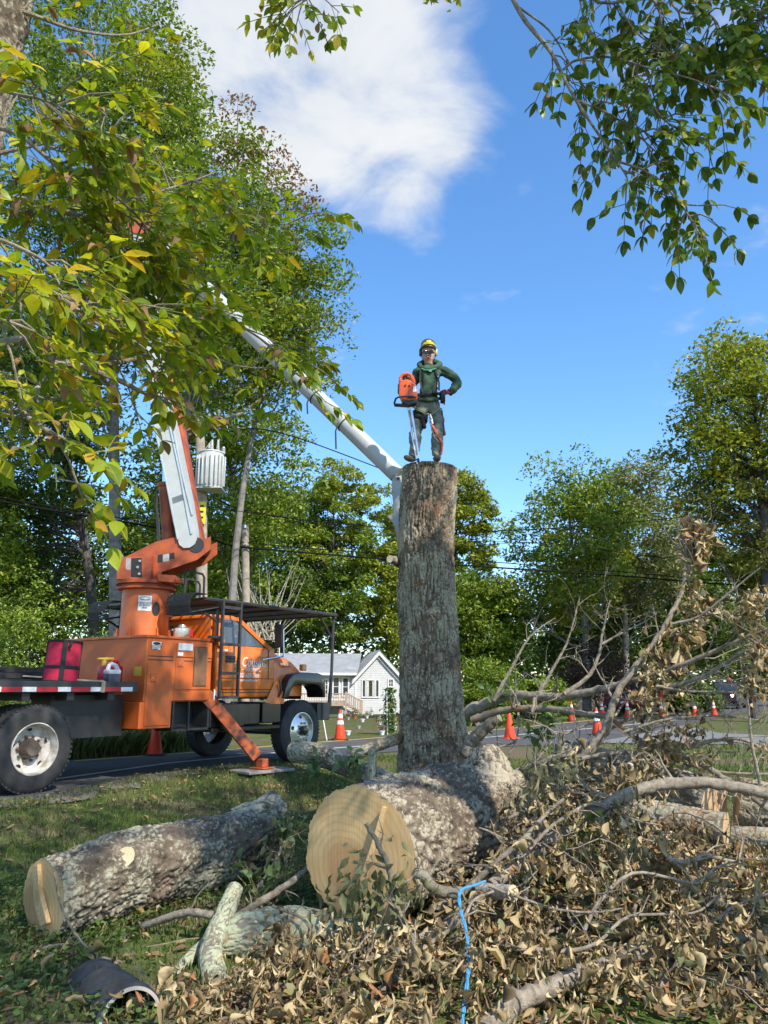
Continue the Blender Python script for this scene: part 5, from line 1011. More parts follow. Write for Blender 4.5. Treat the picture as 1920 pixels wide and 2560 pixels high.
slab('top_cover', [(345, 990), (350, 870), (400, 800), (440, 830), (455, 990)], -.10, -.07, m_so, eng); slab('cover_decal', [(395, 930), (405, 840), (435, 850), (450, 915)], -.104, -.099, m_dec, eng, 0)
for (zx, zy) in ((295, 795), (350, 800)): s = MB(); q = Sx(zx, zy, -.078); s.lathe([(.014, 0), (.014, .008), (0, .008)], 12, 0, aim(q, q + Vector((0, -1, 0)))); s.build('cover_screw', m_sb, eng, sawo)
slab('sprocket_cover', [(240, 1000), (460, 1010), (450, 1060), (380, 1075), (330, 1090), (260, 1060)], -.07, .06, m_sb)
s = MB(); s.tube([Sx(228, 740), Sx(225, 690), Sx(262, 645), Sx(330, 635), Sx(375, 660), Sx(400, 720), Sx(415, 770)], [.024, .023, .022, .022, .024, .03, .03], 10); s.build('rear_handle', m_so, saw, sawo)
s = MB(); s.tube([Sx(500, 970, -.02), Sx(400, 950, -.10), Sx(300, 945, -.13), Sx(200, 958, -.12), Sx(165, 975, -.08), Sx(142, 1040, -.04), Sx(160, 1070, -.02), Sx(260, 1072, .02), Sx(330, 1080, .05)], .013, 8); s.build('front_handle', m_sb, saw, sawo)
slab('hand_guard', [(130, 1030), (145, 1075), (300, 1085), (375, 1060), (360, 1048), (290, 1065), (165, 1055)], -.05, .05, m_sb)
bar = slab('guide_bar', [(312, 1105), (378, 1095), (500, 1850), (495, 1885), (478, 1893), (462, 1880)], -.004, .004, m_bar, bev=0)
slab('bar_panel', [(330, 1140), (366, 1135), (470, 1760), (445, 1765)], -.0065, -.0045, m_bard, bar, 0); slab('bar_tip', [(442, 1815), (482, 1800), (498, 1860), (492, 1888), (474, 1890)], -.008, .006, m_sb, bar, 0)
slab('bar_print', [(382, 1380), (396, 1378), (428, 1545), (410, 1552)], -.0085, -.007, m_dec, bar, 0); slab('bar_print', [(408, 1600), (430, 1640), (436, 1700), (416, 1690)], -.0085, -.007, m_dec, bar, 0)
s = MB()
for k in range(46):
    f = k / 45
    for (x0, x1, sg) in ((312, 462, -1), (378, 500, 1)):
        q = Sx(x0 + (x1 - x0) * f + sg * 3, (1105 if sg < 0 else 1095) + f * (1880 - 1105 if sg < 0 else 1850 - 1095)); s.box(-.005, .005, -.005, .005, -.006, .006, 0, Matrix.Translation(q) @ Matrix.Rotation(R(9) + .5 * (k % 2), 4, 'Y'))
s.build('saw_chain', m_chr, saw, sawo, smooth=0)

# ================================================================== TRAFFIC CONES
m_co = mat('cone_orange', (.78, .06, .012), .5, var=.12); m_cw = mat('cone_white', (.72, .72, .72), .45, var=.12); m_cb = mat('cone_base', (.035, .03, .03), .8, var=.3)
def make_cone(kind):
    o = thing('traffic_cone', '', 'traffic cone', group='traffic cones along the road'); h = .71
    rad = lambda z: .148 - (.148 - .026) * (z / h)
    s = MB(); s.lathe([(rad(.03), .03), (rad(.045) + .004, .045), (rad(.3), .3), (rad(h - .012), h - .012), (rad(h) * .8, h), (0, h)], 24); s.build('cone_body', m_co, o)
    s = MB(); s.box(-.185, .185, -.185, .185, 0, .032, bev=.012); s.build('base', m_cb if kind else m_co, o)
    if kind == 2:
        for z0, z1 in ((.365, .455), (.51, .61)): s = MB(); s.lathe([(rad(z0) + .002, z0), (rad(z0) + .004, z0 + .003), (rad(z1) + .004, z1 - .003), (rad(z1) + .002, z1)], 24, caps=False); s.build('reflective_band', m_cw, o)
    return o
cproto = {}
for (px, py, kind, rz, lab) in ((850, 1850, 2, .2, 'orange cone with two white bands by the front bumper of the truck'), (386, 1888, 1, .1, 'orange cone standing on the road behind the truck, half hidden by it'),
        (1275, 1846, 0, .4, 'plain orange cone without bands at the far road edge beside the stump'), (1430, 1803, 2, .3, 'banded cone at the yellow line with branches across its foot'),
        (1494, 1838, 2, .7, 'banded cone in the road just in front of the twin cone'), (1506, 1797, 2, .5, 'banded cone half hidden behind the twin cone'),
        (1570, 1797, 2, .1, 'banded cone standing before the grille of the red pickup'), (1654, 1793, 2, .2, 'banded cone beside the rear wheel of the red pickup'),
        (1738, 1793, 2, .9, 'banded cone at the corner of the grass island'), (1786, 1791, 2, .4, 'banded cone before the dark car at the grass island')):
    if kind not in cproto: c_ = cproto[kind] = make_cone(kind)
    else: c_ = copy_tree(cproto[kind])
    q = G(px, py); c_.location = (q.x, q.y, .0 if kind != 0 else gzf(q.x, q.y)); c_.rotation_euler = (0, 0, rz); c_['label'] = lab
# ================================================================== UTILITY POLES AND WIRES
m_pole = mat('pole_wood', (.34, .28, .215), .9, var=.35, sc=5, bump=.4, bsc=30); m_arm = mat('crossarm_wood', (.20, .095, .055), .85, var=.3, sc=6); m_tr = mat('transformer_grey', (.46, .47, .45), .4, var=.1); m_ins = mat('insulator', (.45, .44, .42), .3)
PY = 20.5
def Pq(zx, zy, Y=PY): return at(480 + zx / 6.142, 1040 + zy / 6.142, Y)
pb = at(512, 1700, PY); pb.z = gzf(pb.x, PY); pole = thing('utility_pole', 'weathered utility pole with crossarm and big pale transformer behind the boom', 'utility pole', pb)
bp = lambda name, m, mb, par=None, smooth=40: mb.build(name, m, par or pole, pb, smooth=smooth)
s = MB(); s.tube([Vector((pb.x, PY, pb.z - .3)), Pq(150, 1300), Pq(125, 300), Pq(108, 20)], [.17, .145, .125, .115], 16); bp('pole_shaft', m_pole, s)
for (a, b, y) in (((-60, 250), (455, 40), -.16), ((-60, 290), (555, 75), .10)):
    s = MB(); A, B = Pq(*a), Pq(*b); A.y += y; B.y += y; L = (B - A).length; s.box(-.055, .055, -.05, .05, 0, L, 0, aim(A, B), bev=.008); ca_ = bp('crossarm', m_arm, s)
    for f in (.35, .66, .95) if y < 0 else (.6, .8): q = A.lerp(B, f) + Vector((0, 0, .06)); s = MB(); s.lathe([(.018, 0), (.018, .05), (.05, .06), (.03, .085), (.055, .095), (.03, .12), (.05, .13), (.02, .16), (0, .16)], 14, 0, Matrix.Translation(q)); bp('insulator', m_ins, s, ca_)
for (a, b) in (((100, 310), (200, 190)), ((90, 330), (20, 240))): s = MB(); s.tube([Pq(*a) + Vector((0, -.14, 0)), Pq(*b) + Vector((0, -.17, 0))], .018, 6); bp('arm_brace', m_alu, s)
tc_ = Pq(315, 880); tc_.y = PY - .22; th2 = (Pq(315, 590) - Pq(315, 1150)).length / 2
s = MB(); r_ = .40; s.lathe([(r_ * .86, -th2), (r_ * .88, -th2 + .02), (r_ * .88, th2 - .12), (r_ * .80, th2 - .03), (r_ * .5, th2 + .03), (0, th2 + .04)], 32, 0, Matrix.Translation(tc_)); tank = bp('transformer', m_tr, s)
for a in range(-4, 5): s = MB(); an_ = R(-78 + a * 17); s.box(r_ * .85, r_ * 1.06, -.017, .017, -th2 + .06, th2 - .14, 0, Matrix.Translation(tc_) @ Matrix.Rotation(an_, 4, 'Z'), bev=.012); bp('cooling_fin', m_tr, s, tank)
s = MB(); s.lathe([(r_ * .84, th2 - .05), (r_ * .87, th2 - .03), (r_ * .84, th2)], 32, 0, Matrix.Translation(tc_)); s.box(-r_ * .95, r_ * .95, -r_ * .8, r_ * .8, -th2 - .03, -th2, 0, Matrix.Translation(tc_), bev=.008); bp('transformer_rim', m_tr, s, tank)
for (dx, dy, h) in ((.02, -.1, .34), (.16, .02, .38), (.3, .1, .2), (-.1, .1, .3)): s = MB(); q = tc_ + Vector((dx, dy, th2)); s.lathe([(.05, 0), (.055, .05), (.04, .06), (.055, .10), (.04, .11), (.055, .15), (.04, .16), (.03, h), (0, h)], 14, 0, Matrix.Translation(q)); bp('bushing', m_ins, s, tank)
s = MB(); s.box(-.05, .05, -.16, .3, -.04, .04, 0, Matrix.Translation((Pq(150, 590).x + .05, PY, Pq(150, 600).z))); s.box(-.05, .05, -.16, .3, -.04, .04, 0, Matrix.Translation((Pq(150, 1130).x + .05, PY, Pq(150, 1130).z))); bp('mount_bracket', m_alu, s)
s = MB(); s.tube([Pq(190, 530), Pq(290, 390), Pq(310, 420)], .012, 5); s.tube([Pq(130, 610), Pq(60, 850), Pq(100, 760), Pq(150, 700)], .014, 5); s.tube([Pq(520, 120) + Vector((0, .1, 0)), Pq(560, 230), Pq(600, 250)], .01, 5); bp('drop_leads', m_ins, s)
s = MB(); A, B = Pq(180, 1340), Pq(200, 1680); s.box(-.11, .11, -.012, .0, B.z - A.z, 0, 0, Matrix.Translation((A.x, PY - .17, A.z))); g_ = bp('pole_sign', mat('sign_yellow', (.78, .62, .02), .5), s, None, 0)
for k in range(6): s = MB(); z = A.z - .12 - k * .16; s.box(-.05 - .02 * (k % 2), .05, -.015, -.012, z - .03, z + .03, 0, Matrix.Translation((A.x, PY - .17, 0))); bp('sign_print', m_mesh, s, g_, 0)
p2 = at(616, 1760, 27.0); p2.z = gzf(p2.x, 27); pole2 = thing('utility_pole', 'bare pale pole cut off short behind the cab', 'utility pole', p2)
s = MB(); s.tube([Vector((p2.x, 27, p2.z - .3)), at(615, 1500, 27), at(613, 1330, 27), at(613, 1312, 27)], [.16, .14, .132, .128], 16); s.build('pole_shaft', m_pole, pole2, p2)
s = MB(); q = at(614, 1368, 27); s.lathe([(.145, -.06), (.15, -.05), (.15, .05), (.145, .06)], 16, 0, Matrix.Translation(q)); s.build('wire_clamp', m_blk, pole2, p2)
s = MB(); s.tube([at(613, 1320, 26.85), at(613, 1313, 26.85)], .05, 8); s.build('pole_cap', m_alu, pole2, p2)
m_wire = mat('black_cable', (.012, .012, .012), .95, spec=.1)
def wire(label, pts, r):
    P_ = spline([at(*q) for q in pts], 60); o = thing('power_line', label, 'power line', P_[0]); s = MB(); s.tube(P_, r, 5); s.build('cable', m_wire, o, P_[0]); return o
wire('thick black cable bundle crossing behind the stump', [(-700, 1120, 22), (0, 1253, 22.5), (340, 1310, 24), (520, 1345, 25.5), (614, 1368, 26.8), (990, 1400, 28), (1140, 1412, 29), (1560, 1440, 31), (1860, 1463, 33), (2500, 1490, 36)], .032)
wire('second cable just above the thick bundle', [(-700, 1105, 22), (0, 1243, 22.5), (340, 1302, 24), (614, 1356, 26.9), (990, 1386, 28), (1140, 1398, 29), (1560, 1430, 31), (1860, 1455, 33), (2500, 1485, 36)], .018)
wire('high dark wire rising to the right over the roadside trees', [(495, 1052, 20.5), (560, 1258, 24), (990, 1322, 28), (1135, 1331, 29), (1500, 1312, 30), (1920, 1268, 31), (2500, 1190, 33)], .016)
wire('thin wire sloping from the transformer pole behind the stump', [(497, 1255, 20.5), (560, 1272, 22), (990, 1335, 28), (1135, 1352, 29), (1400, 1360, 30), (1715, 1398, 32), (2500, 1450, 36)], .011)
wire('thin wire through the tree crown right of the stump', [(1135, 1368, 29), (1330, 1358, 30), (1560, 1382, 31), (1900, 1425, 33), (2500, 1470, 36)], .010)
wire('dark service wire looping past the crossarm', [(300, 870, 20), (440, 1020, 20.2), (500, 1062, 20.3), (560, 1080, 20.4), (640, 1072, 20.6), (760, 1100, 22), (1000, 1190, 26)], .018)
# ================================================================== HOUSE
HY = 68.0
hp = at(893, 1784, HY); hp.z = -1.05; house = thing('house', 'small white clapboard house with grey metal roof and front gable', 'house', hp, R(8))
HI = (Matrix.Translation(hp) @ Matrix.Rotation(R(8), 4, 'Z')).inverted()
def Hq(px, py, off=0.0): o = HI @ CAM; r = HI.to_3x3() @ ray(px, py); return o + r * ((off - o.y) / r.y)
m_sid = mat('white_clapboard', (.56, .56, .555), .7, var=.08, sc=3); m_rf = mat('grey_roof', (.30, .31, .32), .5, var=.15, sc=2); m_trim = mat('white_trim', (.68, .68, .67), .6, var=.05); m_pane = mat('dark_pane', (.04, .05, .055), .1, var=.5, sc=1.5); m_curt = mat('curtain', (.60, .56, .47), .9)
m_deck = mat('deck_wood', (.40, .30, .21), .85, var=.25, sc=6)
hpart = lambda name, m, mb, par=None, sm=0: mb.build(name, m, par or house, smooth=sm)
xl, xr, zb = Hq(890, 1700).x, Hq(1003, 1700).x, -.1; ze = Hq(890, 1690).z; zpk = Hq(945, 1628).z; xm = (xl + xr) / 2; xL = Hq(700, 1700).x; zem = Hq(840, 1680).z
DP = 7.0
s = MB(); s.prism([(xl, zb), (xr, zb), (xr, ze), (xm, zpk), (xl, ze)], -DP, 0, 0, Matrix.Rotation(R(90), 4, 'X')); gw = hpart('wall', m_sid, s)
s = MB(); s.box(xL, xl, .02, DP, zb, zem); mw = hpart('wall', m_sid, s)
s = MB()     # clapboards: each course a wedge
for z in np.arange(zb + .05, zpk - .3, .15):
    if z > ze: k = (z - ze) / (zpk - ze); a, b = xl + (xm - xl) * k + .15, xr - (xr - xm) * k - .15
    else: a, b = xl, xr
    s.add([(a, -.03, z), (b, -.03, z), (b, -.002, z + .15), (a, -.002, z + .15), (a, 0, z), (b, 0, z)], [(0, 1, 2, 3), (4, 5, 1, 0)])
hpart('clapboards', m_sid, s, gw)['kind'] = 'stuff'
s = MB()
for z in np.arange(zb + .05, zem - .1, .15): s.add([(xL, -.01, z), (xl - .02, -.01, z), (xl - .02, .018, z + .15), (xL, .018, z + .15), (xL, .02, z), (xl - .02, .02, z)], [(0, 1, 2, 3), (4, 5, 1, 0)])
hpart('clapboards', m_sid, s, mw)['kind'] = 'stuff'
ov = .35; dz = (zpk - ze) / (xr - xm)
for sg, xe in ((-1, xl), (1, xr)):
    s = MB(); e = (xe + sg * ov, ze - dz * ov); s.add([(xm, -ov, zpk), (e[0], -ov, e[1]), (e[0], DP + 3, e[1]), (xm, DP + 3, zpk)] , [(0, 1, 2, 3)]); s.add([(xm, -ov, zpk + .1), (e[0], -ov, e[1] + .1), (e[0], DP + 3, e[1] + .1), (xm, DP + 3, zpk + .1)], [(0, 1, 2, 3)]); s.add([(xm, -ov, zpk), (e[0], -ov, e[1]), (e[0], -ov, e[1] + .1), (xm, -ov, zpk + .1)], [(0, 1, 2, 3)]); rf = hpart('roof', m_rf, s)
    for k in range(1, 9): s = MB(); f = k / 9; y = -ov + (DP + ov) * f; s.tube([(xm, y, zpk + .115), (e[0], y, e[1] + .115)], .02, 4); hpart('roof_rib', m_rf, s, rf)
    s = MB(); s.add([(xm, -ov - .02, zpk - .02), (e[0], -ov - .02, e[1] - .02), (e[0], -ov - .02, e[1] - .32), (xm, -ov - .02, zpk - .34)], [(0, 1, 2, 3)]); hpart('barge_board', m_trim, s, rf)
zr = Hq(760, 1640).z + .4; s = MB(); e0 = zem - .05; s.add([(xL - .4, -.5, e0), (xl + .1, -.5, e0), (xl + .9, DP * .55, zr), (xL - .4, DP * .55, zr), (xL - .4, DP + .5, e0), (xl + .1, DP + .5, e0)], [(0, 1, 2, 3), (3, 2, 5, 4)]); s.add([(xL - .4, -.5, e0 - .18), (xl + .1, -.5, e0 - .18), (xl + .1, -.5, e0), (xL - .4, -.5, e0)], [(0, 1, 2, 3)]); mr_ = hpart('roof', m_rf, s)
s = MB(); s.box(xL - .4, xl + .0, -.53, -.50, e0 - .22, e0 - .02); s.box(xL, xl - .02, -.5, .02, e0 - .26, e0 - .22); hpart('fascia', m_trim, s, mr_)
s = MB(); s.box(-.4, .4, -.02, .0, -.04, .0, 0, Matrix.Translation((xl - .4, -.3, e0 + .4))); s.add([(xm - .25, -.04, zpk - .9), (xm + .25, -.04, zpk - .9), (xm, -.04, zpk - .55)], [(0, 1, 2)]); hpart('gable_vent', m_trim, s, gw)
def window(x0, x1, z0, z1, par, y=-.03, cols=1, rows=2, curt=False, door=False):
    fr = .09; s = MB(); s.box(x0 - fr, x1 + fr, y - .05, y, z1, z1 + fr); s.box(x0 - fr, x1 + fr, y - .06, y, z0 - fr, z0); s.box(x0 - fr, x0, y - .05, y, z0, z1); s.box(x1, x1 + fr, y - .05, y, z0, z1); w = hpart('window' if not door else 'door', m_trim, s, par)
    for i in range(cols):
        for j in range(rows):
            a, b = x0 + (x1 - x0) * i / cols, x0 + (x1 - x0) * (i + 1) / cols; c_, d = z0 + (z1 - z0) * j / rows, z0 + (z1 - z0) * (j + 1) / rows; s = MB(); s.box(a + .025, b - .025, y - .02, y - .012, c_ + .025, d - .025); hpart('pane', m_pane, s, w)
    s = MB(); s.box(x0, x1, y - .012, y - .004, z0, z1); hpart('sash', m_trim, s, w)
    if curt: s = MB(); s.box(x0 + .04, x0 + (x1 - x0) * .3, y - .026, y - .021, z0 + .05, z1 - .05); s.box(x1 - (x1 - x0) * .25, x1 - .04, y - .026, y - .021, z0 + .05, z1 - .05); hpart('curtain', m_curt, s, w)
a = Hq(906, 1742); b = Hq(946, 1701); wv = b.x - a.x; window(a.x, a.x + wv * .16, a.z, b.z, gw, rows=1, curt=False); window(a.x + wv * .25, a.x + wv * .74, a.z, b.z, gw, rows=1, curt=True); window(a.x + wv * .84, b.x, a.z, b.z, gw, rows=1)
a = Hq(972, 1716); b = Hq(982, 1699); window(a.x, b.x, a.z, b.z, gw, cols=2, rows=2)
for (x0, y0, x1, y1, dr) in ((857, 1739, 870, 1695, 0), (833, 1739, 847, 1694, 0), (808, 1736, 819, 1699, 1)): a = Hq(x0, y0); b = Hq(x1, y1); window(a.x, b.x, a.z, b.z, mw, y=-.012, rows=2 if not dr else 3, cols=1 if not dr else 2, door=bool(dr))
s = MB(); s.box(xl - .12, xl + .06, -.05, .02, zb, ze); hpart('corner_board', m_trim, s, gw)
# deck, steps, railing
dk = thing('porch_deck', 'weathered wooden deck with railings and steps before the white house', 'deck', hp, R(8)); hd = lambda n, mb, par=None: mb.build(n, m_deck, par or dk, smooth=0)
za = Hq(840, 1757, -2).z; xa, xb2 = Hq(705, 1757, -2).x, Hq(866, 1757, -2).x; s = MB(); s.box(xa, xb2, -2.2, -.06, za - .25, za); hd('deck_floor', s)
zr2 = Hq(840, 1733, -2).z
s = MB(); s.box(xa, xb2, -2.24, -2.12, zr2 - .1, zr2); s.box(xa, xb2, -2.2, -2.15, za + .08, za + .16); hd('handrail', s)
for x in np.arange(xa, xb2, .2): s = MB(); s.box(x, x + .06, -2.2, -2.15, za, zr2 - .09); hd('baluster', s)
for x in (xa + 1, xb2 - .06): s = MB(); s.box(x - .07, x + .07, -2.25, -2.11, -.6, zr2 + .12); hd('post', s)
sx1 = Hq(904, 1780, -2).x; zs1 = Hq(904, 1782, -2).z
for y in (-2.2, -.9):
    s = MB(); s.tube([(xb2, y, zr2), (sx1, y, zs1 + .95)], .06, 4); hd('stair_rail', s); s = MB(); s.tube([(xb2, y, za - .1), (sx1, y, zs1)], .11, 4); hd('stringer', s); s = MB(); s.box(sx1 - .06, sx1 + .06, y - .06, y + .06, zs1 - .5, zs1 + 1.05); hd('post', s)
    for k in range(1, 7): f = k / 7; x = xb2 + (sx1 - xb2) * f; s = MB(); s.box(x - .025, x + .025, y - .025, y + .025, za + (zs1 - za) * f, zr2 + (zs1 + .95 - zr2) * f); hd('baluster', s)
for k in range(5): f = (k + .5) / 5; x = xb2 + (sx1 - xb2) * f; z = za + (zs1 - za) * f; s = MB(); s.box(x - .18, x + .18, -2.2, -.9, z - .03, z + .03); hd('step', s)
# ================================================================== YARD POTS, TRELLIS, STAKE
def yardpt(px, py): # walk the ray down to the ground
    r = ray(px, py); t_ = 15 / r.y
    while t_ < 90:
        q = CAM + r * t_
        if q.z <= gzf(q.x, q.y): return q
        t_ += .15
    return CAM + r * 60
m_terra = mat('terracotta', (.42, .14, .06), .8); m_pink = leafmat('pink_flowers', [(0, (.5, .1, .3)), (1, (.75, .35, .55))], .2); m_gl2 = leafmat('pot_leaves', [(0, (.05, .1, .02)), (1, (.12, .2, .05))], .3); m_wfl = leafmat('white_flowers', [(0, (.7, .7, .65)), (1, (.8, .78, .7))], .2)
m_wpot = mat('white_pot', (.7, .7, .7), .5)
POT = [(870, 1838, 0, 9, 0, 'low white basin at the edge of the yard lawn'), (897, 1822, 2, 6, 0, 'small grey pot on the yard path beside the white basin'), (906, 1806, 0, 7, 0, 'tall white pot on the far side of the yard path'), (887, 1797, 1, 8, 1, 'broad terracotta planter with flowers at the foot of the porch steps'), (917, 1796, 0, 6, 2, 'white pot with white flowers below the triple window'), (929, 1788, 0, 5, 2, 'small white pot by the house wall'), (944, 1806, 1, 6, 1, 'terracotta pot left of the vine trellis'),
       (955, 1838, 0, 9, 3, 'white pot of pink flowers beside the vine trellis'), (950, 1812, 0, 6, 2, 'white flowering pot behind the pink flowers'), (986, 1826, 0, 8, 2, 'white pot on the right of the vine trellis'), (992, 1808, 1, 6, 1, 'terracotta pot half hidden by the stump'), (870, 1800, 2, 6, 1, 'grey pot with green leaves under the deck')]
for i, (px, py, kind, hpx, fl_, lab) in enumerate(POT):
    q = yardpt(px, py); k = mpp(q) * hpx; o = thing('flower_pot', lab, 'flower pot', q, group='pots in the yard'); s = MB(); s.lathe([(.0, 0), (.55 * k, 0), (.8 * k, 1.0 * k), (.9 * k, 1.0 * k), (.9 * k, 1.2 * k), (.75 * k, 1.2 * k), (.7 * k, 1.05 * k), (0, 1.05 * k)], 18); s.build('pot', [m_wpot, m_terra, m_ins][kind], o)
    if fl_:
        r2 = np.random.default_rng(i); C_ = r2.normal(0, .55, (70, 3)) * k + [0, 0, 1.9 * k]; V, Q = leafquads(C_, r2.uniform(.3, .6, 70) * k, 1, r2, .8); mkobj('leaves', npmesh('leaves', V, Q, m_gl2), o, 'stuff')
        C_ = r2.normal(0, .6, (50, 3)) * k + [0, 0, 2.2 * k]; V, Q = leafquads(C_, r2.uniform(.25, .5, 50) * k, 1, r2, .9); mkobj('flowers', npmesh('flowers', V, Q, {1: m_terra, 2: m_wfl, 3: m_pink}[fl_]), o, 'stuff')
q = yardpt(974, 1836); k = mpp(q); tr = thing('vine_trellis', 'green vine climbing a post with a terracotta pot in the yard', 'trellis', q)
s = MB(); s.tube([(0, 0, -.1), (0, 0, k * 66)], .045, 6); s.build('post', m_deck, tr); s = MB(); s.tube([(-.06, -.1, 0), (-.08, -.1, k * 108)], .015, 6); s.build('cane', m_dec, tr); s = MB(); s.lathe([(0, k * 66), (.07, k * 66), (.1, k * 76), (0, k * 76)], 14); s.build('pot', m_terra, tr)
r2 = np.random.default_rng(5); C_ = np.stack([r2.normal(0, k * 8, 900), r2.normal(0, k * 7, 900), r2.uniform(k * 5, k * 112, 900)], 1); V, Q = leafquads(C_, r2.uniform(.05, .11, 900), 1, r2, .8); mkobj('vine_leaves', npmesh('vine_leaves', V, Q, leafmat('vine_leaf', [(0, (.05, .11, .02)), (1, (.13, .22, .05))], .3)), tr, 'stuff')
q = G(818, 1850); o = thing('marker_stake', 'thin pale stake leaning at the road edge by the bumper', 'stake', q); s = MB(); s.tube([(0, 0, -.05), (-.12, .0, .55)], .014, 6); s.build('stake_rod', m_dec, o); s = MB(); s.box(-.135, -.1, -.012, .012, .5, .56); s.build('stake_tip', m_yel, o)
# ================================================================== CARS
def car(name, label, loc, rz, L, Wd, H_, prof, glass, m, tyre_r, wx, extra):
    o = thing(name, label, 'car' if name != 'pickup_truck' else 'pickup', loc, rz)
    def ex(nm, pf, y0, y1, mm, ins=0, z0=None, bev=.05):
        bm = bmesh.new(); f = (lambda z: ins * max(0, z - z0)) if z0 else (lambda z: 0); a = [bm.verts.new((x, y0 + f(z), z)) for x, z in pf]; b = [bm.verts.new((x, y1 - f(z), z)) for x, z in pf]; bm.faces.new(a); bm.faces.new(b[::-1]); n = len(pf)
        for i in range(n): bm.faces.new((a[i], b[i], b[(i + 1) % n], a[(i + 1) % n]))
        bmesh.ops.recalc_face_normals(bm, faces=bm.faces[:])
        if bev: bmesh.ops.bevel(bm, geom=bm.edges[:], offset=bev, segments=3, affect='EDGES', profile=.6)
        me = bpy.data.meshes.new(nm); bm.to_mesh(me); bm.free(); me.materials.append(mm); me.polygons.foreach_set('use_smooth', [True] * len(me.polygons)); me.set_sharp_from_angle(angle=R(40)); return mkobj(nm, me, o)
    ex('body', prof, -Wd / 2, Wd / 2, m, .12, .75); ex('glasshouse', glass, -Wd / 2 + .06, Wd / 2 - .06, m_gl2c, .28, prof[0][1], .04)
    top = max(z for x, z in glass); xs_ = [x for x, z in glass if z > top - .06]; ex('roof', [(min(xs_) - .02, top - .05), (max(xs_) + .02, top - .05), (max(xs_) - .05, top + .03), (min(xs_) + .05, top + .03)], -Wd / 2 + .2, Wd / 2 - .2, m, bev=.02)
    for x in wx:
        for y in (-1, 1):
            w = bpy.data.objects.new('wheel', None); col.objects.link(w); w.parent = o; w.location = (x, y * (Wd / 2 - .1), tyre_r); X = Matrix.Rotation(R(-90) * y, 4, 'X'); s = MB(); s.lathe([(.6 * tyre_r, -.11), (tyre_r * .95, -.11), (tyre_r, -.08), (tyre_r, .08), (tyre_r * .95, .11), (.6 * tyre_r, .11)], 28, 0, X); s.build('tyre', m_rub, w); s = MB(); s.lathe([(0, .08), (.2 * tyre_r, .09), (.55 * tyre_r, .07), (.62 * tyre_r, .105), (.62 * tyre_r, -.1)], 20, 0, X); s.build('rim', m_alu, w)
    extra(o); return o
m_gl2c = mat('car_glass', (.03, .035, .04), .06, var=.2, coat=.6)
m_rc = mat('red_car_paint', (.36, .018, .024), .25, coat=.8); m_dc = mat('dark_car_paint', (.035, .015, .02), .2, coat=.8)
lampm = mat('lit_headlamp', (.9, .9, .9), .1, emit=((1, .97, .9), 6)); lampo = mat('headlamp', (.6, .62, .62), .1, coat=.5)
def red_extra(o):
    s = MB(); s.box(2.62, 2.70, -.62, .62, .80, 1.06, bev=.02); g_ = s.build('grille', m_blk, o); s = MB(); s.box(2.66, 2.72, -.68, .68, 1.06, 1.10, bev=.01); s.build('grille_trim', m_alu, o)
    s = MB(); e = [Vector((2.725, .15 * math.cos(a), .93 + .085 * math.sin(a))) for a in np.linspace(0, 6.283, 25)]; s.tube(e, .012, 5); s.tube([Vector((2.725, .055 * math.cos(a), .95 + .062 * math.sin(a))) for a in np.linspace(0, 6.283, 19)], .009, 5); s.tube([Vector((2.725, .125 * math.cos(a), .965 + .035 * math.sin(a))) for a in np.linspace(0, 6.283, 19)], .009, 5); s.build('emblem', m_chr, g_)
    for y in (-.78, .78): s = MB(); s.box(2.52, 2.66, y - .13, y + .13, .88, 1.05, bev=.02); s.build('headlight', lampo, o)
    s = MB(); s.box(2.6, 2.78, -.93, .93, .48, .74, bev=.04); s.build('bumper', m_rc, o); s = MB(); s.box(2.775, 2.79, -.18, .18, .58, .68); s.build('licence_plate', m_dec, o)
    for y in (-1.08, 1.08): s = MB(); s.box(1.05, 1.2, y - .1, y + .1, 1.25, 1.42, bev=.03); s.build('side_mirror', m_rc, o)
q = at(1592, 1788, 38.0); car('pickup_truck', 'dark red pickup parked beyond the cones, seen front on', (q.x, q.y, gzf(q.x, q.y)), R(-118), 5.4, 1.9, 1.8, [(2.65, 1.1), (2.7, .55), (-2.7, .55), (-2.7, 1.2), (-.5, 1.22), (1.25, 1.2), (2.5, 1.14)], [(1.35, 1.2), (.55, 1.78), (-.75, 1.80), (-.95, 1.2)], m_rc, .40, (1.75, -1.75), red_extra)
def suv_extra(o):
    for y in (-.66, .66): s = MB(); s.lathe([(0, .03), (.07, .03), (.085, 0), (0, 0)], 16, 0, Matrix.Translation((2.19, y, .80)) @ Matrix.Rotation(R(90), 4, 'Y')); s.build('headlight', lampm, o)
    s = MB(); s.box(2.18, 2.22, -.45, .45, .62, .78, bev=.01); s.build('grille', m_blk, o); s = MB(); s.box(2.22, 2.24, -.2, .2, .42, .54); s.build('licence_plate', m_dec, o); s = MB(); s.lathe([(0, 0), (.12, 0), (.1, .14), (.05, .2), (0, .2)], 14, 0, Matrix.Translation((.1, .3, 1.66))); s.build('roof_beacon', m_co, o)
    for y in (-1.0, 1.0): s = MB(); s.box(.75, .88, y - .08, y + .08, 1.0, 1.14, bev=.02); s.build('side_mirror', m_dc, o)
q = at(1818, 1764, 50.0); car('passenger_car', 'dark maroon car with lit headlights and orange roof beacon coming round the bend', (q.x, q.y, .0), R(-122), 4.5, 1.85, 1.65, [(2.1, .95), (2.22, .5), (2.15, .3), (-2.2, .3), (-2.25, .95), (-2.1, 1.02), (1.0, 1.0)], [(1.05, 1.0), (.25, 1.58), (-1.5, 1.62), (-2.1, 1.0)], m_dc, .34, (1.38, -1.38), suv_extra)
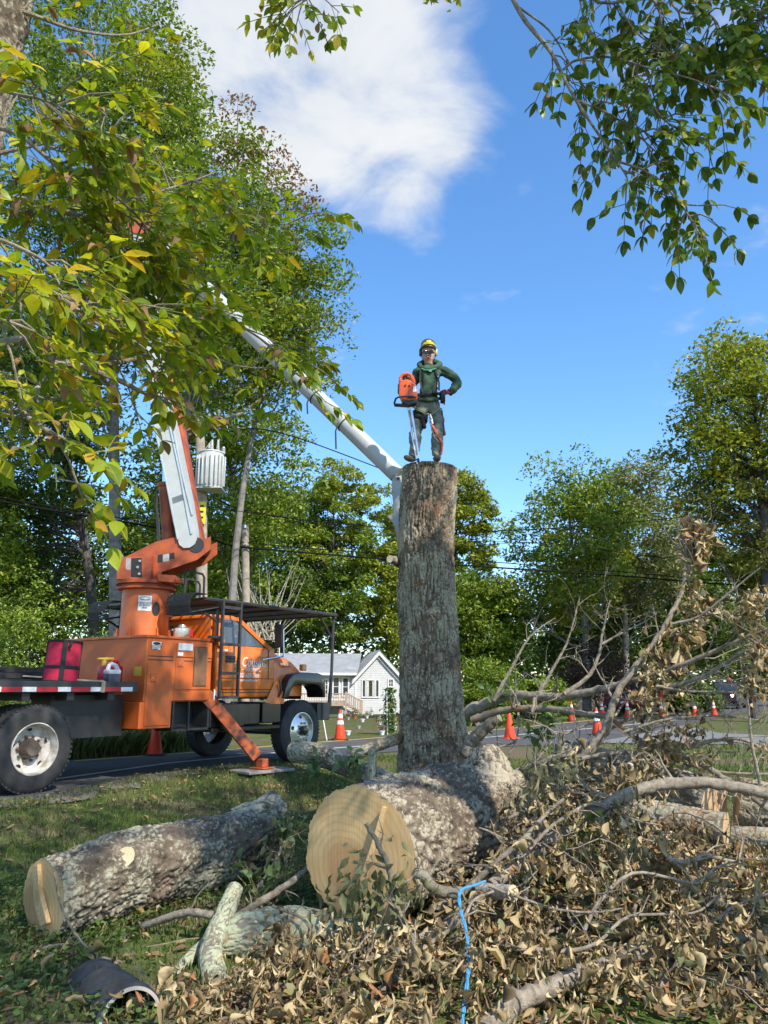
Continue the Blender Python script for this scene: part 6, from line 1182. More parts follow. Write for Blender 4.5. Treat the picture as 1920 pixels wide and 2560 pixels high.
# grey board fence behind the cones
fb = at(1440, 1775, 40); fn_ = thing('board_fence', 'weathered grey board fence behind the cones and red pickup', 'fence', (fb.x, fb.y, gzf(fb.x, fb.y))); m_fn = mat('fence_grey', (.16, .145, .13), .9, var=.3)
for i in range(28): s = MB(); x = -2.4 + i * .2; s.box(x, x + .17, -.012, .012, 0, 1.25 + .04 * ((i * 7) % 3)); s.build('board', m_fn, fn_, smooth=0)
s = MB(); s.box(-2.5, 3.3, .013, .06, .3, .4); s.box(-2.5, 3.3, .013, .06, .95, 1.05); s.build('rail', m_fn, fn_, smooth=0)

# ================================================================== BACKGROUND TREES
def kites(C, size, r, tilt=.55, aspect=.5):
    n = len(C); a = r.uniform(0, 2 * np.pi, n); b = r.normal(-.25, tilt, n); g = r.normal(0, tilt * 1.2, n); size = np.broadcast_to(size, (n,))
    u = np.stack([np.cos(a) * np.cos(b), np.sin(a) * np.cos(b), np.sin(b)], 1); w = np.stack([-np.sin(a), np.cos(a), 0 * a], 1); nn = np.cross(u, w)
    w2 = w * np.cos(g)[:, None] + nn * np.sin(g)[:, None]; n2 = np.cross(u, w2); s = size[:, None]
    V = np.stack([C - u * s * .5, C - u * s * .05 + w2 * s * aspect / 2 + n2 * s * .08, C + u * s * .5, C - u * s * .05 - w2 * s * aspect / 2 + n2 * s * .08], 1)
    return V.reshape(-1, 3), np.arange(4 * n).reshape(-1, 4)
def tree(name, label, px, base_py, top, bot, wpx, Y, leaf, bark, ncl, lpc, ls, seed, tr=.2, trunk_px=None, cat='tree', top2=None, group='trees beyond the road', flat=.34, limbs=.6, crown_only_y=1.0, clr=None):
    r = np.random.default_rng(seed); tp_ = at(trunk_px if trunk_px is not None else px, base_py, Y); bx, by = tp_.x, Y; bz = gzf(bx, by); c0 = at(px, top, Y); c1 = at(px, bot, Y); H_ = c0.z; zb_ = c1.z; cr_ = wpx / 2 * mpp((c0 + c1) / 2)
    cc = np.array([(c0.x + c1.x) / 2, Y, (H_ + zb_) / 2]); rz = max((H_ - zb_) / 2, .5)
    o = thing(name, label, cat, (bx, by, bz), group=group); org = np.array([bx, by, bz])
    ncl = int(ncl * 1.5); lpc *= .62; ls *= 1.06
    d = r.normal(0, 1, (ncl, 3)); d /= np.linalg.norm(d, axis=1)[:, None]; rad = r.uniform(.12, 1, ncl) ** .5
    lump = 1 + .22 * vnoise(d[:, 0] * 2.1 + seed, d[:, 1] * 2.1, d[:, 2] * 2.1, seed)
    CC = cc + d * (rad * lump)[:, None] * np.array([cr_, cr_ * crown_only_y, rz]); CC[:, 2] -= .12 * ((CC[:, 0] - cc[0]) ** 2) / max(cr_, .1)
    k0 = clr or (cr_ * .25 + .22); krad = k0 * r.uniform(.6, 1.25, ncl)
    N_ = r.poisson(lpc, ncl); idx = np.repeat(np.arange(ncl), N_); P_ = r.normal(0, 1, (len(idx), 3)); P_ /= np.maximum(np.linalg.norm(P_, axis=1), .3)[:, None] ** .6
    C_ = CC[idx] + P_ * (krad[idx])[:, None] * np.array([.62, .62, flat]); C_[:, 2] -= .18 * (P_[:, 0] ** 2 + P_[:, 1] ** 2) * krad[idx]
    C_[:, 2] = np.maximum(C_[:, 2], gz(C_[:, 0], C_[:, 1]) + .1)
    V, Q = kites(C_ - org, ls * r.uniform(.6, 1.3, len(C_)), r)
    mats = [leaf]; mi = None
    if top2: mats.append(top2[0]); kk = (CC[:, 2] - cc[2]) / rz + .35 * r.normal(0, 1, ncl) > top2[1]; mi = kk[idx].astype(np.int32)
    mkobj('crown', npmesh('crown', V, Q, mats, False, mi=mi), o)
    s = MB(); nT = 9; tpth = []; lean = np.array([cc[0], cc[1]]) - org[:2]
    for i in range(nT): f = i / (nT - 1); tpth.append((lean[0] * f ** 1.6 + .12 * math.sin(f * 7 + seed), lean[1] * f ** 1.6, -.3 + (cc[2] + rz * .55 - bz) * f))
    s.tube(tpth, [tr * (1 - .8 * (i / (nT - 1))) * (1.25 if i == 0 else 1) for i in range(nT)], 10)
    tpa = np.array(tpth)
    for j in range(int(ncl * limbs * .7)):
        e = CC[j] - org; zt = max(.35, e[2] - r.uniform(.5, 1.0) * np.hypot(e[0] - lean[0], e[1] - lean[1]) - .4); f = np.clip((zt + .3) / (cc[2] + rz * .55 - bz), .12, .93); a = np.array([np.interp(f, np.linspace(0, 1, nT), tpa[:, q]) for q in range(3)]); m_ = (a + e) / 2 + np.array([0, 0, -.12 * np.linalg.norm(e - a)]) + r.normal(0, .12, 3)
        rr_ = tr * .26 * r.uniform(.5, 1.1); s.tube([a, m_, e], [rr_, rr_ * .6, rr_ * .15], 5, caps=False)
    s.build('trunk', bark, o); return o
LM = {
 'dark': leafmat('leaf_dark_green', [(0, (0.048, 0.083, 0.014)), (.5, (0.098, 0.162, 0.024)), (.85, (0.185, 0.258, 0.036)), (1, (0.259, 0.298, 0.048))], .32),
 'mid': leafmat('leaf_mid_green', [(0, (0.084, 0.141, 0.015)), (.5, (0.181, 0.272, 0.026)), (.85, (0.290, 0.371, 0.038)), (1, (0.434, 0.436, 0.054))], .36),
 'yel': leafmat('leaf_yellow_green', [(0, (0.125, 0.168, 0.014)), (.5, (0.250, 0.306, 0.025)), (.85, (0.396, 0.414, 0.039)), (1, (0.562, 0.473, 0.049))], .38),
 'oli': leafmat('leaf_olive', [(0, (0.107, 0.125, 0.023)), (.5, (0.216, 0.242, 0.042)), (.85, (0.342, 0.329, 0.058)), (1, (0.467, 0.290, 0.078))], .36),
 'red': leafmat('leaf_reddish', [(0, (0.150, 0.090, 0.039)), (.5, (0.300, 0.150, 0.072)), (.8, (0.405, 0.195, 0.098)), (1, (0.330, 0.255, 0.078))], .35),
 'gry': leafmat('leaf_grey_green', [(0, (0.099, 0.123, 0.041)), (.5, (0.187, 0.226, 0.070)), (.85, (0.309, 0.340, 0.118)), (1, (0.485, 0.351, 0.162))], .32),
 'cop': leafmat('leaf_copper', [(0, (.03, .012, .012)), (.6, (.07, .028, .024)), (1, (.11, .05, .04))], .3)}
tb_g = mat('trunk_grey', (.22, .20, .175), .9, var=.4, sc=5, bump=.6, bsc=18); tb_d = mat('trunk_dark', (.09, .08, .07), .9, var=.4, sc=5, bump=.6, bsc=18)
tree('shade_tree', 'tall tree with reddish top behind the upper boom', 575, 1700, 340, 1060, 480, 22, LM['mid'], tb_g, 150, 263, .15, 101, .30, 372, top2=(LM['red'], .85))
tree('shade_tree', 'lower spreading part-yellow tree crossing behind the boom tube', 700, 1700, 560, 1010, 300, 24, LM['yel'], tb_g, 70, 251, .15, 102, .16, 560, top2=(LM['oli'], .3))
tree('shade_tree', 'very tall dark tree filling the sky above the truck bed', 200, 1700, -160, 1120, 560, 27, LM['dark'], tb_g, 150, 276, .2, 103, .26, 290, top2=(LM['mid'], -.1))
tree('shade_tree', 'leafy tree with slim limbs above the pedestal, left of the boom', 360, 1700, 60, 760, 300, 25, LM['mid'], tb_d, 80, 251, .17, 104, .18, 420, top2=(LM['yel'], .3))
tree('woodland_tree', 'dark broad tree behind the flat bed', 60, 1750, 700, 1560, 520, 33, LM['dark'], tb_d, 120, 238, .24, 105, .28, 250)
tree('woodland_tree', 'shaded tree behind the transformer pole', 560, 1750, 930, 1560, 420, 31, LM['mid'], tb_g, 120, 238, .2, 106, .2, 640)
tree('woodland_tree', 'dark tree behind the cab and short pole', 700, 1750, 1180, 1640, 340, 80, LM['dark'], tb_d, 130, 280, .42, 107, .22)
tree('woodland_tree', 'rounded sunlit tree just left of the bucket', 830, 1750, 1140, 1640, 250, 78, LM['mid'], tb_d, 90, 300, .40, 108, .22, top2=(LM['yel'], .2))
tree('woodland_tree', 'yellow-green tree whose top shows beside the bucket', 970, 1750, 1200, 1680, 210, 82, LM['yel'], tb_d, 80, 300, .42, 109, .22)
tree('woodland_tree', 'bright green maple rising right behind the stump top', 1130, 1760, 1150, 1600, 240, 44, LM['mid'], tb_d, 90, 276, .25, 110, .24, top2=(LM['yel'], .1))
tree('woodland_tree', 'sunlit green maple skirt beside the stump above the road', 1200, 1760, 1380, 1740, 260, 38, LM['mid'], tb_d, 80, 276, .22, 111, .2, top2=(LM['red'], .95))
tree('woodland_tree', 'open yellow-green tree with forked pale limbs behind the wires', 1430, 1760, 1150, 1560, 330, 37, LM['yel'], tb_g, 90, 238, .2, 112, .2, 1470, top2=(LM['mid'], -.35))
tree('woodland_tree', 'grey-green airy tree in the middle of the right woods', 1590, 1760, 1125, 1560, 320, 41, LM['gry'], tb_g, 110, 225, .21, 113, .22, 1560)
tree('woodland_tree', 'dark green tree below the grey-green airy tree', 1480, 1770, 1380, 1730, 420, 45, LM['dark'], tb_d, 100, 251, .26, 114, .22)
tree('woodland_tree', 'big olive tree with rusty tips at the right edge', 1890, 1760, 800, 1420, 400, 29, LM['oli'], tb_d, 140, 263, .19, 115, .3, 1960, top2=(LM['yel'], -.2))
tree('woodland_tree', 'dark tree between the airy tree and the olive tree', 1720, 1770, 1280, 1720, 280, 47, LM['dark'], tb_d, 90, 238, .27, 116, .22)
tree('woodland_tree', 'low yellow-olive tree beside the hanging dead leaf cluster', 1890, 1770, 1330, 1500, 200, 33, LM['yel'], tb_d, 40, 238, .18, 117, .15)
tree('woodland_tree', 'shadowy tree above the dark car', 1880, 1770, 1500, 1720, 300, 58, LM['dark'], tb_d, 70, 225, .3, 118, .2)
tree('woodland_tree', 'dense tree low behind the red bag and planks', 110, 1800, 1180, 1720, 420, 38, LM['mid'], tb_d, 100, 240, .24, 151, .24)
tree('woodland_tree', 'dense dark tree between the pedestal and the transformer pole', 420, 1800, 1150, 1700, 330, 40, LM['dark'], tb_d, 90, 240, .25, 152, .22)
tree('woodland_tree', 'leafy tree seen beyond the rear of the flat bed', -90, 1800, 1100, 1720, 380, 30, LM['mid'], tb_d, 90, 230, .2, 153, .22)
tree('roadside_bush', 'green bush at the far road edge beside the stump', 1215, 1840, 1640, 1835, 150, 27, LM['mid'], tb_d, 45, 212, .13, 119, .05, cat='bush', group='bushes along the road', limbs=.4)
tree('roadside_bush', 'copper-brown bush with bare twigs behind the brush', 1490, 1790, 1590, 1745, 190, 34, LM['cop'], tb_d, 60, 100, .11, 120, .06, cat='bush', group='bushes along the road', limbs=1.0)
for i, (px, top, w, Y, lm, lab) in enumerate(((60, 1440, 330, 19, 'mid', 'sunlit bush behind the red bag'), (260, 1560, 260, 20, 'dark', 'dark bush behind the utility body'), (-120, 1500, 300, 17, 'mid', 'bush at the far verge behind the rear wheel'), (420, 1700, 200, 21, 'yel', 'low bush seen under the truck frame'), (300, 1780, 220, 18.5, 'mid', 'low weeds bush under the flat bed'), (760, 1600, 260, 84, 'dark', 'dark undergrowth behind the house roof'), (1330, 1690, 180, 32, 'mid', 'low shrub between the stump and the grey fence'), (1720, 1690, 160, 42, 'dark', 'shrub behind the banded cones on the right'))):
    tree('roadside_bush', lab, px, 1880, top, 1870 if Y < 22 else 1790, w, Y, LM[lm], tb_d, 46, 170, .10 if Y < 22 else .22, 130 + i, .05, cat='bush', group='bushes along the road', limbs=.4)
# bare tangle of pale brush beside the short pole
r = np.random.default_rng(8); o_b = at(660, 1560, 28); o = thing('dead_brush', 'tangle of bare pale branches behind the cab guard', 'brush', (o_b.x, 28, gzf(o_b.x, 28))); s = MB()
for i in range(46):
    a = at(640 + r.uniform(-40, 60), 1600, 28 + r.uniform(-.6, .6)); b = at(640 + r.uniform(-90, 140), r.uniform(1390, 1540), 28 + r.uniform(-1, 1)); m_ = (a + b) / 2 + Vector(r.normal(0, .25, 3)); rr_ = r.uniform(.008, .03); s.tube([a, m_, b], [rr_, rr_ * .7, rr_ * .3], 5, caps=False)
s.build('branches', mat('pale_dead_wood', (.42, .37, .30), .9), o, o.location)['kind'] = 'stuff'
# far woods closing the horizon
r = np.random.default_rng(77); n = 40000; X_ = r.uniform(-75, 95, n); Yw = 86 + r.uniform(0, 22, n); top_ = 12 + 5 * (X_ < -15) + 3.5 * vnoise(X_ / 6, Yw / 9, None, 4) + 2 * vnoise(X_ / 2.2, Yw / 3, None, 5); Zw = r.uniform(0, 1, n) ** .7 * top_ - 1
V, Q = kites(np.stack([X_, Yw, Zw], 1), r.uniform(.5, 1.2, n), r); tag(mkobj('far_woods', npmesh('far_woods', V, Q, LM['dark'], False)), 'dense dark woods closing the view behind the house', 'woods', kind='stuff')

# ================================================================== NEAR TREES WITH LARGE LEAVES
def leaf_mesh(name, m, w=.46, fold=.14, bend=.25, twist=.0, rows=6, seed=0, cr=.012):
    r = np.random.default_rng(seed); vs = []; fs = []
    prof = [.03, .30, .47, .50, .40, .22, .0][:rows + 1] if rows == 6 else np.sin(np.linspace(.05, math.pi, rows + 1)) * .5
    for i in range(rows + 1):
        s_ = i / rows; ww = prof[i] * w * 2; a = bend * s_ * 1.6; x = math.sin(a) / max(bend * 1.6, 1e-4) if bend > .01 else s_; z = -(1 - math.cos(a)) / max(bend * 1.6, 1e-4) if bend > .01 else 0; tw = twist * s_
        for e in (-1, 0, 1): y = e * ww / 2; zz = z + fold * abs(e) * ww + r.normal(0, cr) * abs(e); vs.append((x, y * math.cos(tw), zz + y * math.sin(tw)))
    for i in range(rows):
        for j in range(2): fs.append((i * 3 + j, i * 3 + j + 1, i * 3 + j + 4, i * 3 + j + 3))
    me = bpy.data.meshes.new(name); me.from_pydata(vs, [], fs); me.materials.append(m); me.polygons.foreach_set('use_smooth', [True] * len(fs)); me.attributes.new('edge', 'FLOAT', 'POINT').data.foreach_set('value', [1., 0., 1.] * (rows + 1)); return me
m_ash = leafmat('ash_leaf', [(0, (0.139, 0.210, 0.014)), (.4, (0.231, 0.337, 0.020)), (.7, (0.395, 0.464, 0.025)), (.9, (0.766, 0.653, 0.030)), (1, (0.602, 0.294, 0.040))], .5, .38, spots=(.45, .36, .03), sc=3.2, vein=(.40, .42, .10))
m_ash_b = leafmat('ash_leaf_brown', [(0, (.24, .12, .05)), (1, (.36, .22, .10))], .3, .7)
m_ashd = leafmat('ash_leaf_green', [(0, (0.058, 0.112, 0.014)), (.5, (0.117, 0.198, 0.020)), (.88, (0.195, 0.271, 0.024)), (1, (0.488, 0.413, 0.036))], .42, .4, spots=(.16, .18, .03), sc=2.5, vein=(.2, .26, .06))
LV = [leaf_mesh('leaf%d' % i, m_ash, .40 + .05 * (i % 3), .10 + .05 * (i % 2), .15 + .3 * (i % 4) / 3, .25 * (i % 3 - 1), seed=i) for i in range(6)]
LB = [leaf_mesh('leafb%d' % i, m_ash_b, .40, .4, .9, .5, seed=20 + i) for i in range(2)]
LD = [leaf_mesh('leafd%d' % i, m_ashd, .44 + .04 * (i % 3), .10 + .05 * (i % 2), .15 + .25 * (i % 4) / 3, .25 * (i % 3 - 1), seed=40 + i) for i in range(6)]
def orient(d, up, roll=0.0):
    x = Vector(d).normalized(); z = Vector(up); z = (z - x * z.dot(x)).normalized(); y = z.cross(x); return Matrix((x, y, z)).transposed() @ Matrix.Rotation(roll, 3, 'X')
def compound(P, d, r, nl, size, dr=1.0):
    """leaflets of one compound leaf: list of (pos, 3x3)"""
    out = []; d = Vector(d).normalized(); L = size * (1.1 + .35 * nl); pts = []
    for i in range(nl):
        f = (i + 1) / nl; q = P + d * L * f + Vector((0, 0, -.35 * dr * L * f * f)); dd = (d + Vector((0, 0, -.7 * dr * f))).normalized(); pts.append(q); side = dd.cross(Vector((0, 0, 1))); side = side.normalized() if side.length > .05 else Vector((1, 0, 0))
        if i == nl - 1: out.append((q, orient(dd + Vector((0, 0, -.3 * dr)), (r.normal(0, .4), r.normal(0, .4), 1)), size * r.uniform(.9, 1.2)))
        for sg in (-1, 1): out.append((q, orient(dd * .55 + side * sg * .8 + Vector((0, 0, -.35 * dr + r.normal(0, .2))), (r.normal(0, .4), r.normal(0, .4), 1), r.normal(0, .35)), size * r.uniform(.5, 1.12)))
    return out, [P] + pts
def leafy_tree(o, base, twigs, seed, meshes, brown, bark, n_obj, dens, size, extra_r, nsub, maxl=99999, pb=.08, dr=1.0):
    """twigs: list of point lists (Vectors) with radii; grows side twigs and compound leaves along them"""
    r = np.random.default_rng(seed); items = []; s = MB(); s2 = MB()
    for (pts, r0, r1, leafy) in twigs:
        P_ = [Vector(q) for q in spline(pts, max(10, 5 * len(pts)))]; k = len(P_); s.tube(P_, [r0 + (r1 - r0) * i / (k - 1) for i in range(k)], 8); L = sum((P_[i + 1] - P_[i]).length for i in range(k - 1))
        if not leafy: continue
        starts = [(P_[-1], P_[-1] - P_[-3])] * 2
        for j in range(int(L * dens * leafy)):
            i = min(k - 2, int(r.uniform(.12, 1) * (k - 1))); t_ = (P_[i + 1] - P_[i]).normalized(); sd = Vector(r.normal(0, 1, 3)); sd.z *= .6; sd = (sd - t_ * sd.dot(t_)).normalized(); ln = r.uniform(.06, extra_r); d = (t_ * .6 + sd + Vector((0, 0, -.15))).normalized(); e = P_[i] + d * ln + Vector((0, 0, -.15 * ln)); s.tube([P_[i], (P_[i] + e) / 2 + Vector((0, 0, .02)), e], [.005, .004, .0025], 5, caps=False)
            for q in range(nsub): starts.append((P_[i].lerp(e, r.uniform(.5, 1)), d + Vector(r.normal(0, .5, 3))))
        for (q, d) in starts:
            d = Vector(d).normalized(); d.z = d.z * .5 - .15; it, rach = compound(q, d, r, int(r.integers(2, 4)), size * r.uniform(.8, 1.15), dr); s2.tube(rach, .0022, 4, caps=False); items += it
    s.build('twigs', bark, o, base, kind='stuff'); s2.build('leaf_stalks', mat(o.name + '_stalk', (.14, .17, .04), .6), o, base, kind='stuff')
    items = items[:maxl]
    order = sorted(range(len(items)), key=lambda i: -items[i][2] / max((items[i][0] - CAM).length, .3)); bv = []; bf = []
    for c_, i in enumerate(order):
        q, M3, sz = items[i]; me = brown[int(r.integers(len(brown)))] if r.random() < pb else meshes[int(r.integers(len(meshes)))]
        M4 = Matrix.Translation(q - Vector(base)) @ M3.to_4x4() @ Matrix.Diagonal((sz, sz, sz, 1))
        if c_ < n_obj: l = mkobj('leaf', me, o); l.matrix_local = M4
        else: bv.append((M4, me))
    if bv:
        VV = []; QQ = []; off = 0; mm = []
        mats = [meshes[0].materials[0], brown[0].materials[0]]
        for M4, me in bv:
            v = np.array([tuple(x.co) for x in me.vertices]); A = np.array(M4); VV.append(v @ A[:3, :3].T + A[:3, 3]); q = np.array([tuple(p.vertices) for p in me.polygons]); QQ.append(q + off); off += len(v); mm += [0 if me.materials[0] == mats[0] else 1] * len(q)
        mkobj('foliage', npmesh('foliage', np.vstack(VV), np.vstack(QQ), mats, True, {'edge': np.tile([1., 0., 1.], off // 3)}, mi=mm), o, 'stuff')
    return len(items)
# --- ash tree on the left: trunk at the corner, limbs hanging into the picture
tl = Vector((-2.66, 3.6, gzf(-2.66, 3.6))); ash = thing('ash_tree', 'ash tree at the picture corner with large yellowing leaves hanging before the truck', 'tree', tl)
tp_l = [tl + Vector((0, 0, -.2)), Vector((-2.5, 3.6, 1.2)), at(-80, 320, 3.6), at(-2, 0, 3.6), Vector((-1.9, 3.5, 7.5)), Vector((-1.5, 3.3, 10.0))]
V, Q, rd, a0, a1, T = bark_log(tp_l, [.26, .22, .18, .172, .13, .06], 120, 260, .035, .1, .02, 61, .05); mkobj('trunk', npmesh('trunk', V - np.array(tl), Q, b_big, True, {'ridge': rd}), ash)
A_ = lambda *L: [at(*q) for q in L]
tw_l = [
 (A_((-330, 1000, 3.4), (-120, 900, 3.2), (69, 849, 3.0), (145, 907, 2.9), (191, 912, 2.9), (289, 947, 2.95), (359, 982, 3.1), (430, 1010, 3.3)), .028, .005, .16),
 (A_((145, 907, 2.9), (93, 975, 2.7), (52, 1020, 2.5), (110, 1070, 2.35), (165, 1100, 2.3)), .016, .004, .6),
 (A_((-200, 1000, 2.9), (0, 1035, 2.7), (75, 1050, 2.5), (140, 1085, 2.4)), .010, .003, .45),
 (A_((-150, 480, 3.4), (60, 500, 3.2), (139, 520, 3.1), (231, 561, 3.1), (347, 645, 3.3), (509, 756, 3.7), (637, 837, 4.0), (706, 889, 4.2)), .02, .004, .62),
 (A_((191, 912, 2.9), (300, 905, 3.1), (359, 889, 3.3), (463, 849, 3.6), (579, 912, 3.9), (706, 918, 4.1), (770, 900, 4.2)), .012, .003, .42),
 (A_((60, 500, 3.2), (220, 521, 3.2), (370, 486, 3.4), (469, 457, 3.6), (540, 430, 3.8)), .012, .003, .7),
 (A_((300, 640, 3.2), (463, 584, 3.5), (567, 532, 3.8), (637, 558, 4.0), (735, 560, 4.2)), .010, .003, .4),
 (A_((-160, 650, 3.0), (20, 690, 2.8), (150, 740, 2.8), (280, 770, 2.95), (400, 800, 3.2), (520, 830, 3.5)), .014, .003, 1.05),
 (A_((-140, 300, 3.2), (30, 330, 2.9), (150, 420, 2.8), (260, 470, 2.9), (360, 560, 3.1), (400, 650, 3.2)), .012, .003, 1.15),
 (A_((-120, 180, 3.0), (20, 230, 2.7), (110, 250, 2.5), (190, 290, 2.5)), .010, .003, .7),
 (A_((-160, 560, 2.6), (0, 600, 2.4), (110, 650, 2.4), (210, 700, 2.5)), .010, .003, .9),
 (A_((250, 600, 3.2), (330, 640, 3.2), (400, 700, 3.3), (440, 770, 3.4)), .008, .003, 1.4), (A_((260, 500, 3.2), (350, 560, 3.2), (430, 620, 3.35)), .008, .003, 1.3), (A_((150, 740, 2.8), (260, 820, 2.9), (360, 860, 3.1), (450, 880, 3.3)), .008, .003, .8),
 (A_((-160, 780, 2.6), (0, 800, 2.3), (90, 830, 2.3)), .010, .003, .6),
 (A_((-40, 0, 3.5), (75, 35, 3.6), (191, 75, 3.8), (312, 87, 4.1), (400, 60, 4.4)), .014, .004, .15),
 (A_((-160, 420, 3.6), (100, 360, 3.6), (250, 330, 3.8), (380, 380, 4.1), (450, 480, 4.4)), .012, .003, .6),
]
# limb passing over the camera's view with the sprig at the top of the picture, and the crown above
tw_l.append(([Vector((-2.0, 3.5, 6.6)), Vector((-1.2, 3.6, 6.5)), at(720, -160, 3.9), at(745, -40, 3.9)], .03, .005, 0)); tw_l.append((A_((745, -60, 3.9), (762, -20, 3.85), (768, 5, 3.8)), .005, .003, 1.6))
NL = leafy_tree(ash, tl, tw_l, 5, LV, LB, b_twig, 300, 16.0, .088, .28, 3, pb=.05, dr=.35)
# --- tree on the right whose branch hangs into the top corner
trb = Vector((5.3, .8, gzf(5.3, .8))); rt = thing('hickory_tree', 'tree whose leafy green branch hangs into the top corner against the sky', 'tree', trb)
V, Q, rd, a0, a1, T = bark_log([trb + Vector((0, 0, -.2)), Vector((5.3, .8, 3)), Vector((5.2, .9, 6.5)), Vector((5.0, 1.2, 10.5))], [.3, .24, .19, .07], 90, 160, .04, .1, .02, 63, .05); mkobj('trunk', npmesh('trunk', V - np.array(trb), Q, b_big, True, {'ridge': rd}), rt)
Yr = 3.3
B_ = lambda *L: [at(q[0], q[1], q[2] if len(q) > 2 else Yr) for q in L]
tw_r = [([Vector((5.2, .9, 6.0)), Vector((3.6, 1.9, 6.6)), Vector((2.2, 2.7, 6.0)), at(1278, -10, Yr)], .05, .018, 0),
 (B_((1278, -10), (1313, 52), (1374, 126), (1408, 191), (1443, 256), (1504, 347), (1560, 430), (1570, 455)), .013, .003, .8),
 (B_((1408, 174), (1443, 150), (1525, 143), (1634, 174, 3.2), (1721, 195, 3.1), (1799, 226, 3.0)), .007, .003, 1.3),
 (B_((1300, 20), (1374, 78, 3.4), (1430, 169, 3.4), (1470, 230, 3.4)), .006, .003, .9),
 (B_((1440, 250), (1525, 286), (1590, 334, 3.4), (1640, 380, 3.4)), .006, .003, 1.4),
 (B_((1547, 404), (1617, 430), (1677, 482), (1730, 551), (1745, 590)), .006, .003, 1.4), (B_((1680, 490), (1721, 512), (1808, 512)), .004, .003, 1.4),
 ([Vector((2.2, 2.7, 6.0))] + B_((1500, -60), (1634, 0), (1651, 108), (1612, 230)), .010, .003, 1.3), ([Vector((2.4, 2.6, 6.0))] + B_((1700, -60), (1780, 40), (1800, 110)), .009, .003, 1.5), ([Vector((2.6, 2.5, 6.0))] + B_((1850, -60), (1900, 30), (1880, 120)), .009, .003, 1.5),
 (B_((1443, -30, 3.4), (1465, 60, 3.4), (1510, 115, 3.4)), .005, .003, .8), (B_((1612, 230), (1660, 300), (1720, 330), (1790, 370)), .004, .003, 1.6), (B_((1560, 250), (1600, 330), (1650, 420)), .004, .003, 1.5), (B_((1651, 60), (1720, 110), (1790, 150), (1850, 180)), .004, .003, 1.4), (B_((1550, 20), (1600, 90), (1700, 150)), .004, .003, 1.2)]
NR = leafy_tree(rt, trb, tw_r, 9, LD, LB, b_twig, 300, 10.5, .078, .16, 2, pb=.03)
# --- crowns of both trees above the picture: they throw the dappled shade on truck, lawn, stump and logs
def crown_over(o, base, pts, seed, m, k=1.0):
    r = np.random.default_rng(seed); s = MB(); C = []
    for (x, y, z, rd_, n) in pts:
        P_ = r.normal(0, 1, (int(n * k), 3)); P_ /= np.maximum(np.linalg.norm(P_, axis=1), .35)[:, None] ** .6; C.append(np.array([x, y, z]) + P_ * rd_ * np.array([.75, .75, .4]))
    C = np.vstack(C); V, Q = kites(C - np.array(base), r.uniform(.09, .15, len(C)), r); mkobj('crown', npmesh('crown', V, Q, m, False), o)
    root = Vector((base.x + .3 * (1 if base.x < 0 else -1), base.y, 8.0)); 
    for (x, y, z, rd_, n) in pts: a = root + Vector((0, 0, r.uniform(-1.2, 1))); e = Vector((x, y, z)); s.tube([a, (a + e) / 2 + Vector((0, 0, .3)), e], [.05, .035, .01], 5, caps=False)
    s.build('limbs', tb_d, o, base)
rs = random.Random(12); PL, PR = [], []
def shade_at(tx, ty, tz, zc_, rd_, n):      # a leaf clump at height zc_ that shades the point (tx, ty, tz)
    t_ = (zc_ - tz) / SUN.z; q = Vector((tx, ty, tz)) + SUN * t_; (PL if q.x < 3.0 else PR).append((q.x, q.y, zc_, rd_, n))
SH = [(.5, 10.0, .5, .55), (.75, 10.0, 1.0, .5), (.5, 10.0, 1.5, .6), (.62, 10.0, 2.1, .6), (.45, 10.0, 2.5, .36), (.9, 10.0, .2, .45),
      (-3.9, 9.6, .6, .8), (-3.5, 10.5, .9, .7), (-3.2, 10.9, 1.7, .45), (-4.4, 10.5, 1.8, .6), (-3.8, 11.2, 2.3, .35), (-2.6, 11.6, .6, .6), (-2.9, 11.2, 1.1, .3),
      (-3.6, 8.2, -.1, .7), (-2.6, 9.0, -.1, .7), (-2.0, 8.0, -.1, .6), (-1.4, 9.2, -.1, .7), (-3.0, 7.0, -.2, .6), (-1.0, 8.2, -.1, .5), (-.6, 9.4, -.1, .5), (-1.9, 10.2, 0, .6),
      (-2.4, 5.6, 0, .5), (-1.3, 6.4, .1, .35), (-.5, 6.9, .2, .5), (-2.2, 4.8, -.3, .5), (-1.7, 4.4, -.3, .4), (-.15, 5.9, .35, .22), (.3, 6.3, .5, .3), (.6, 6.6, .6, .3), (-.6, 5.2, -.2, .35), (-.9, 7.6, -.1, .5),
      (-3.3, 11.0, 1.2, .3), (-2.9, 11.6, 1.75, .28), (-4.1, 11.3, 1.5, .5), (-2.5, 12.2, 1.25, .28), (-3.6, 10.6, 1.3, .4), (-1.2, 13.3, 1.5, .22), (-3.5, 11.9, 2.6, .3), (-2.3, 7.2, -.2, .5), (-3.4, 6.0, -.2, .6), (-1.5, 12.8, 1.3, .3), (-5.2, 10.4, 1.5, .7), (-5.5, 12.5, .5, .8), (-2.2, 13.0, .3, .6), (-1.6, 14.6, .1, .6)]
for i_, (x, y, z, rd_) in enumerate(SH): shade_at(x, y, z, rs.uniform(8.8, 11.2) if i_ > 5 else rs.uniform(8.2, 9.6), rd_ * 1.1, (900 if i_ < 6 else 330) * (rd_ / .5) ** 1.5)
crown_over(ash, tl, PL, 15, m_ash); crown_over(rt, trb, PR, 16, m_ashd)

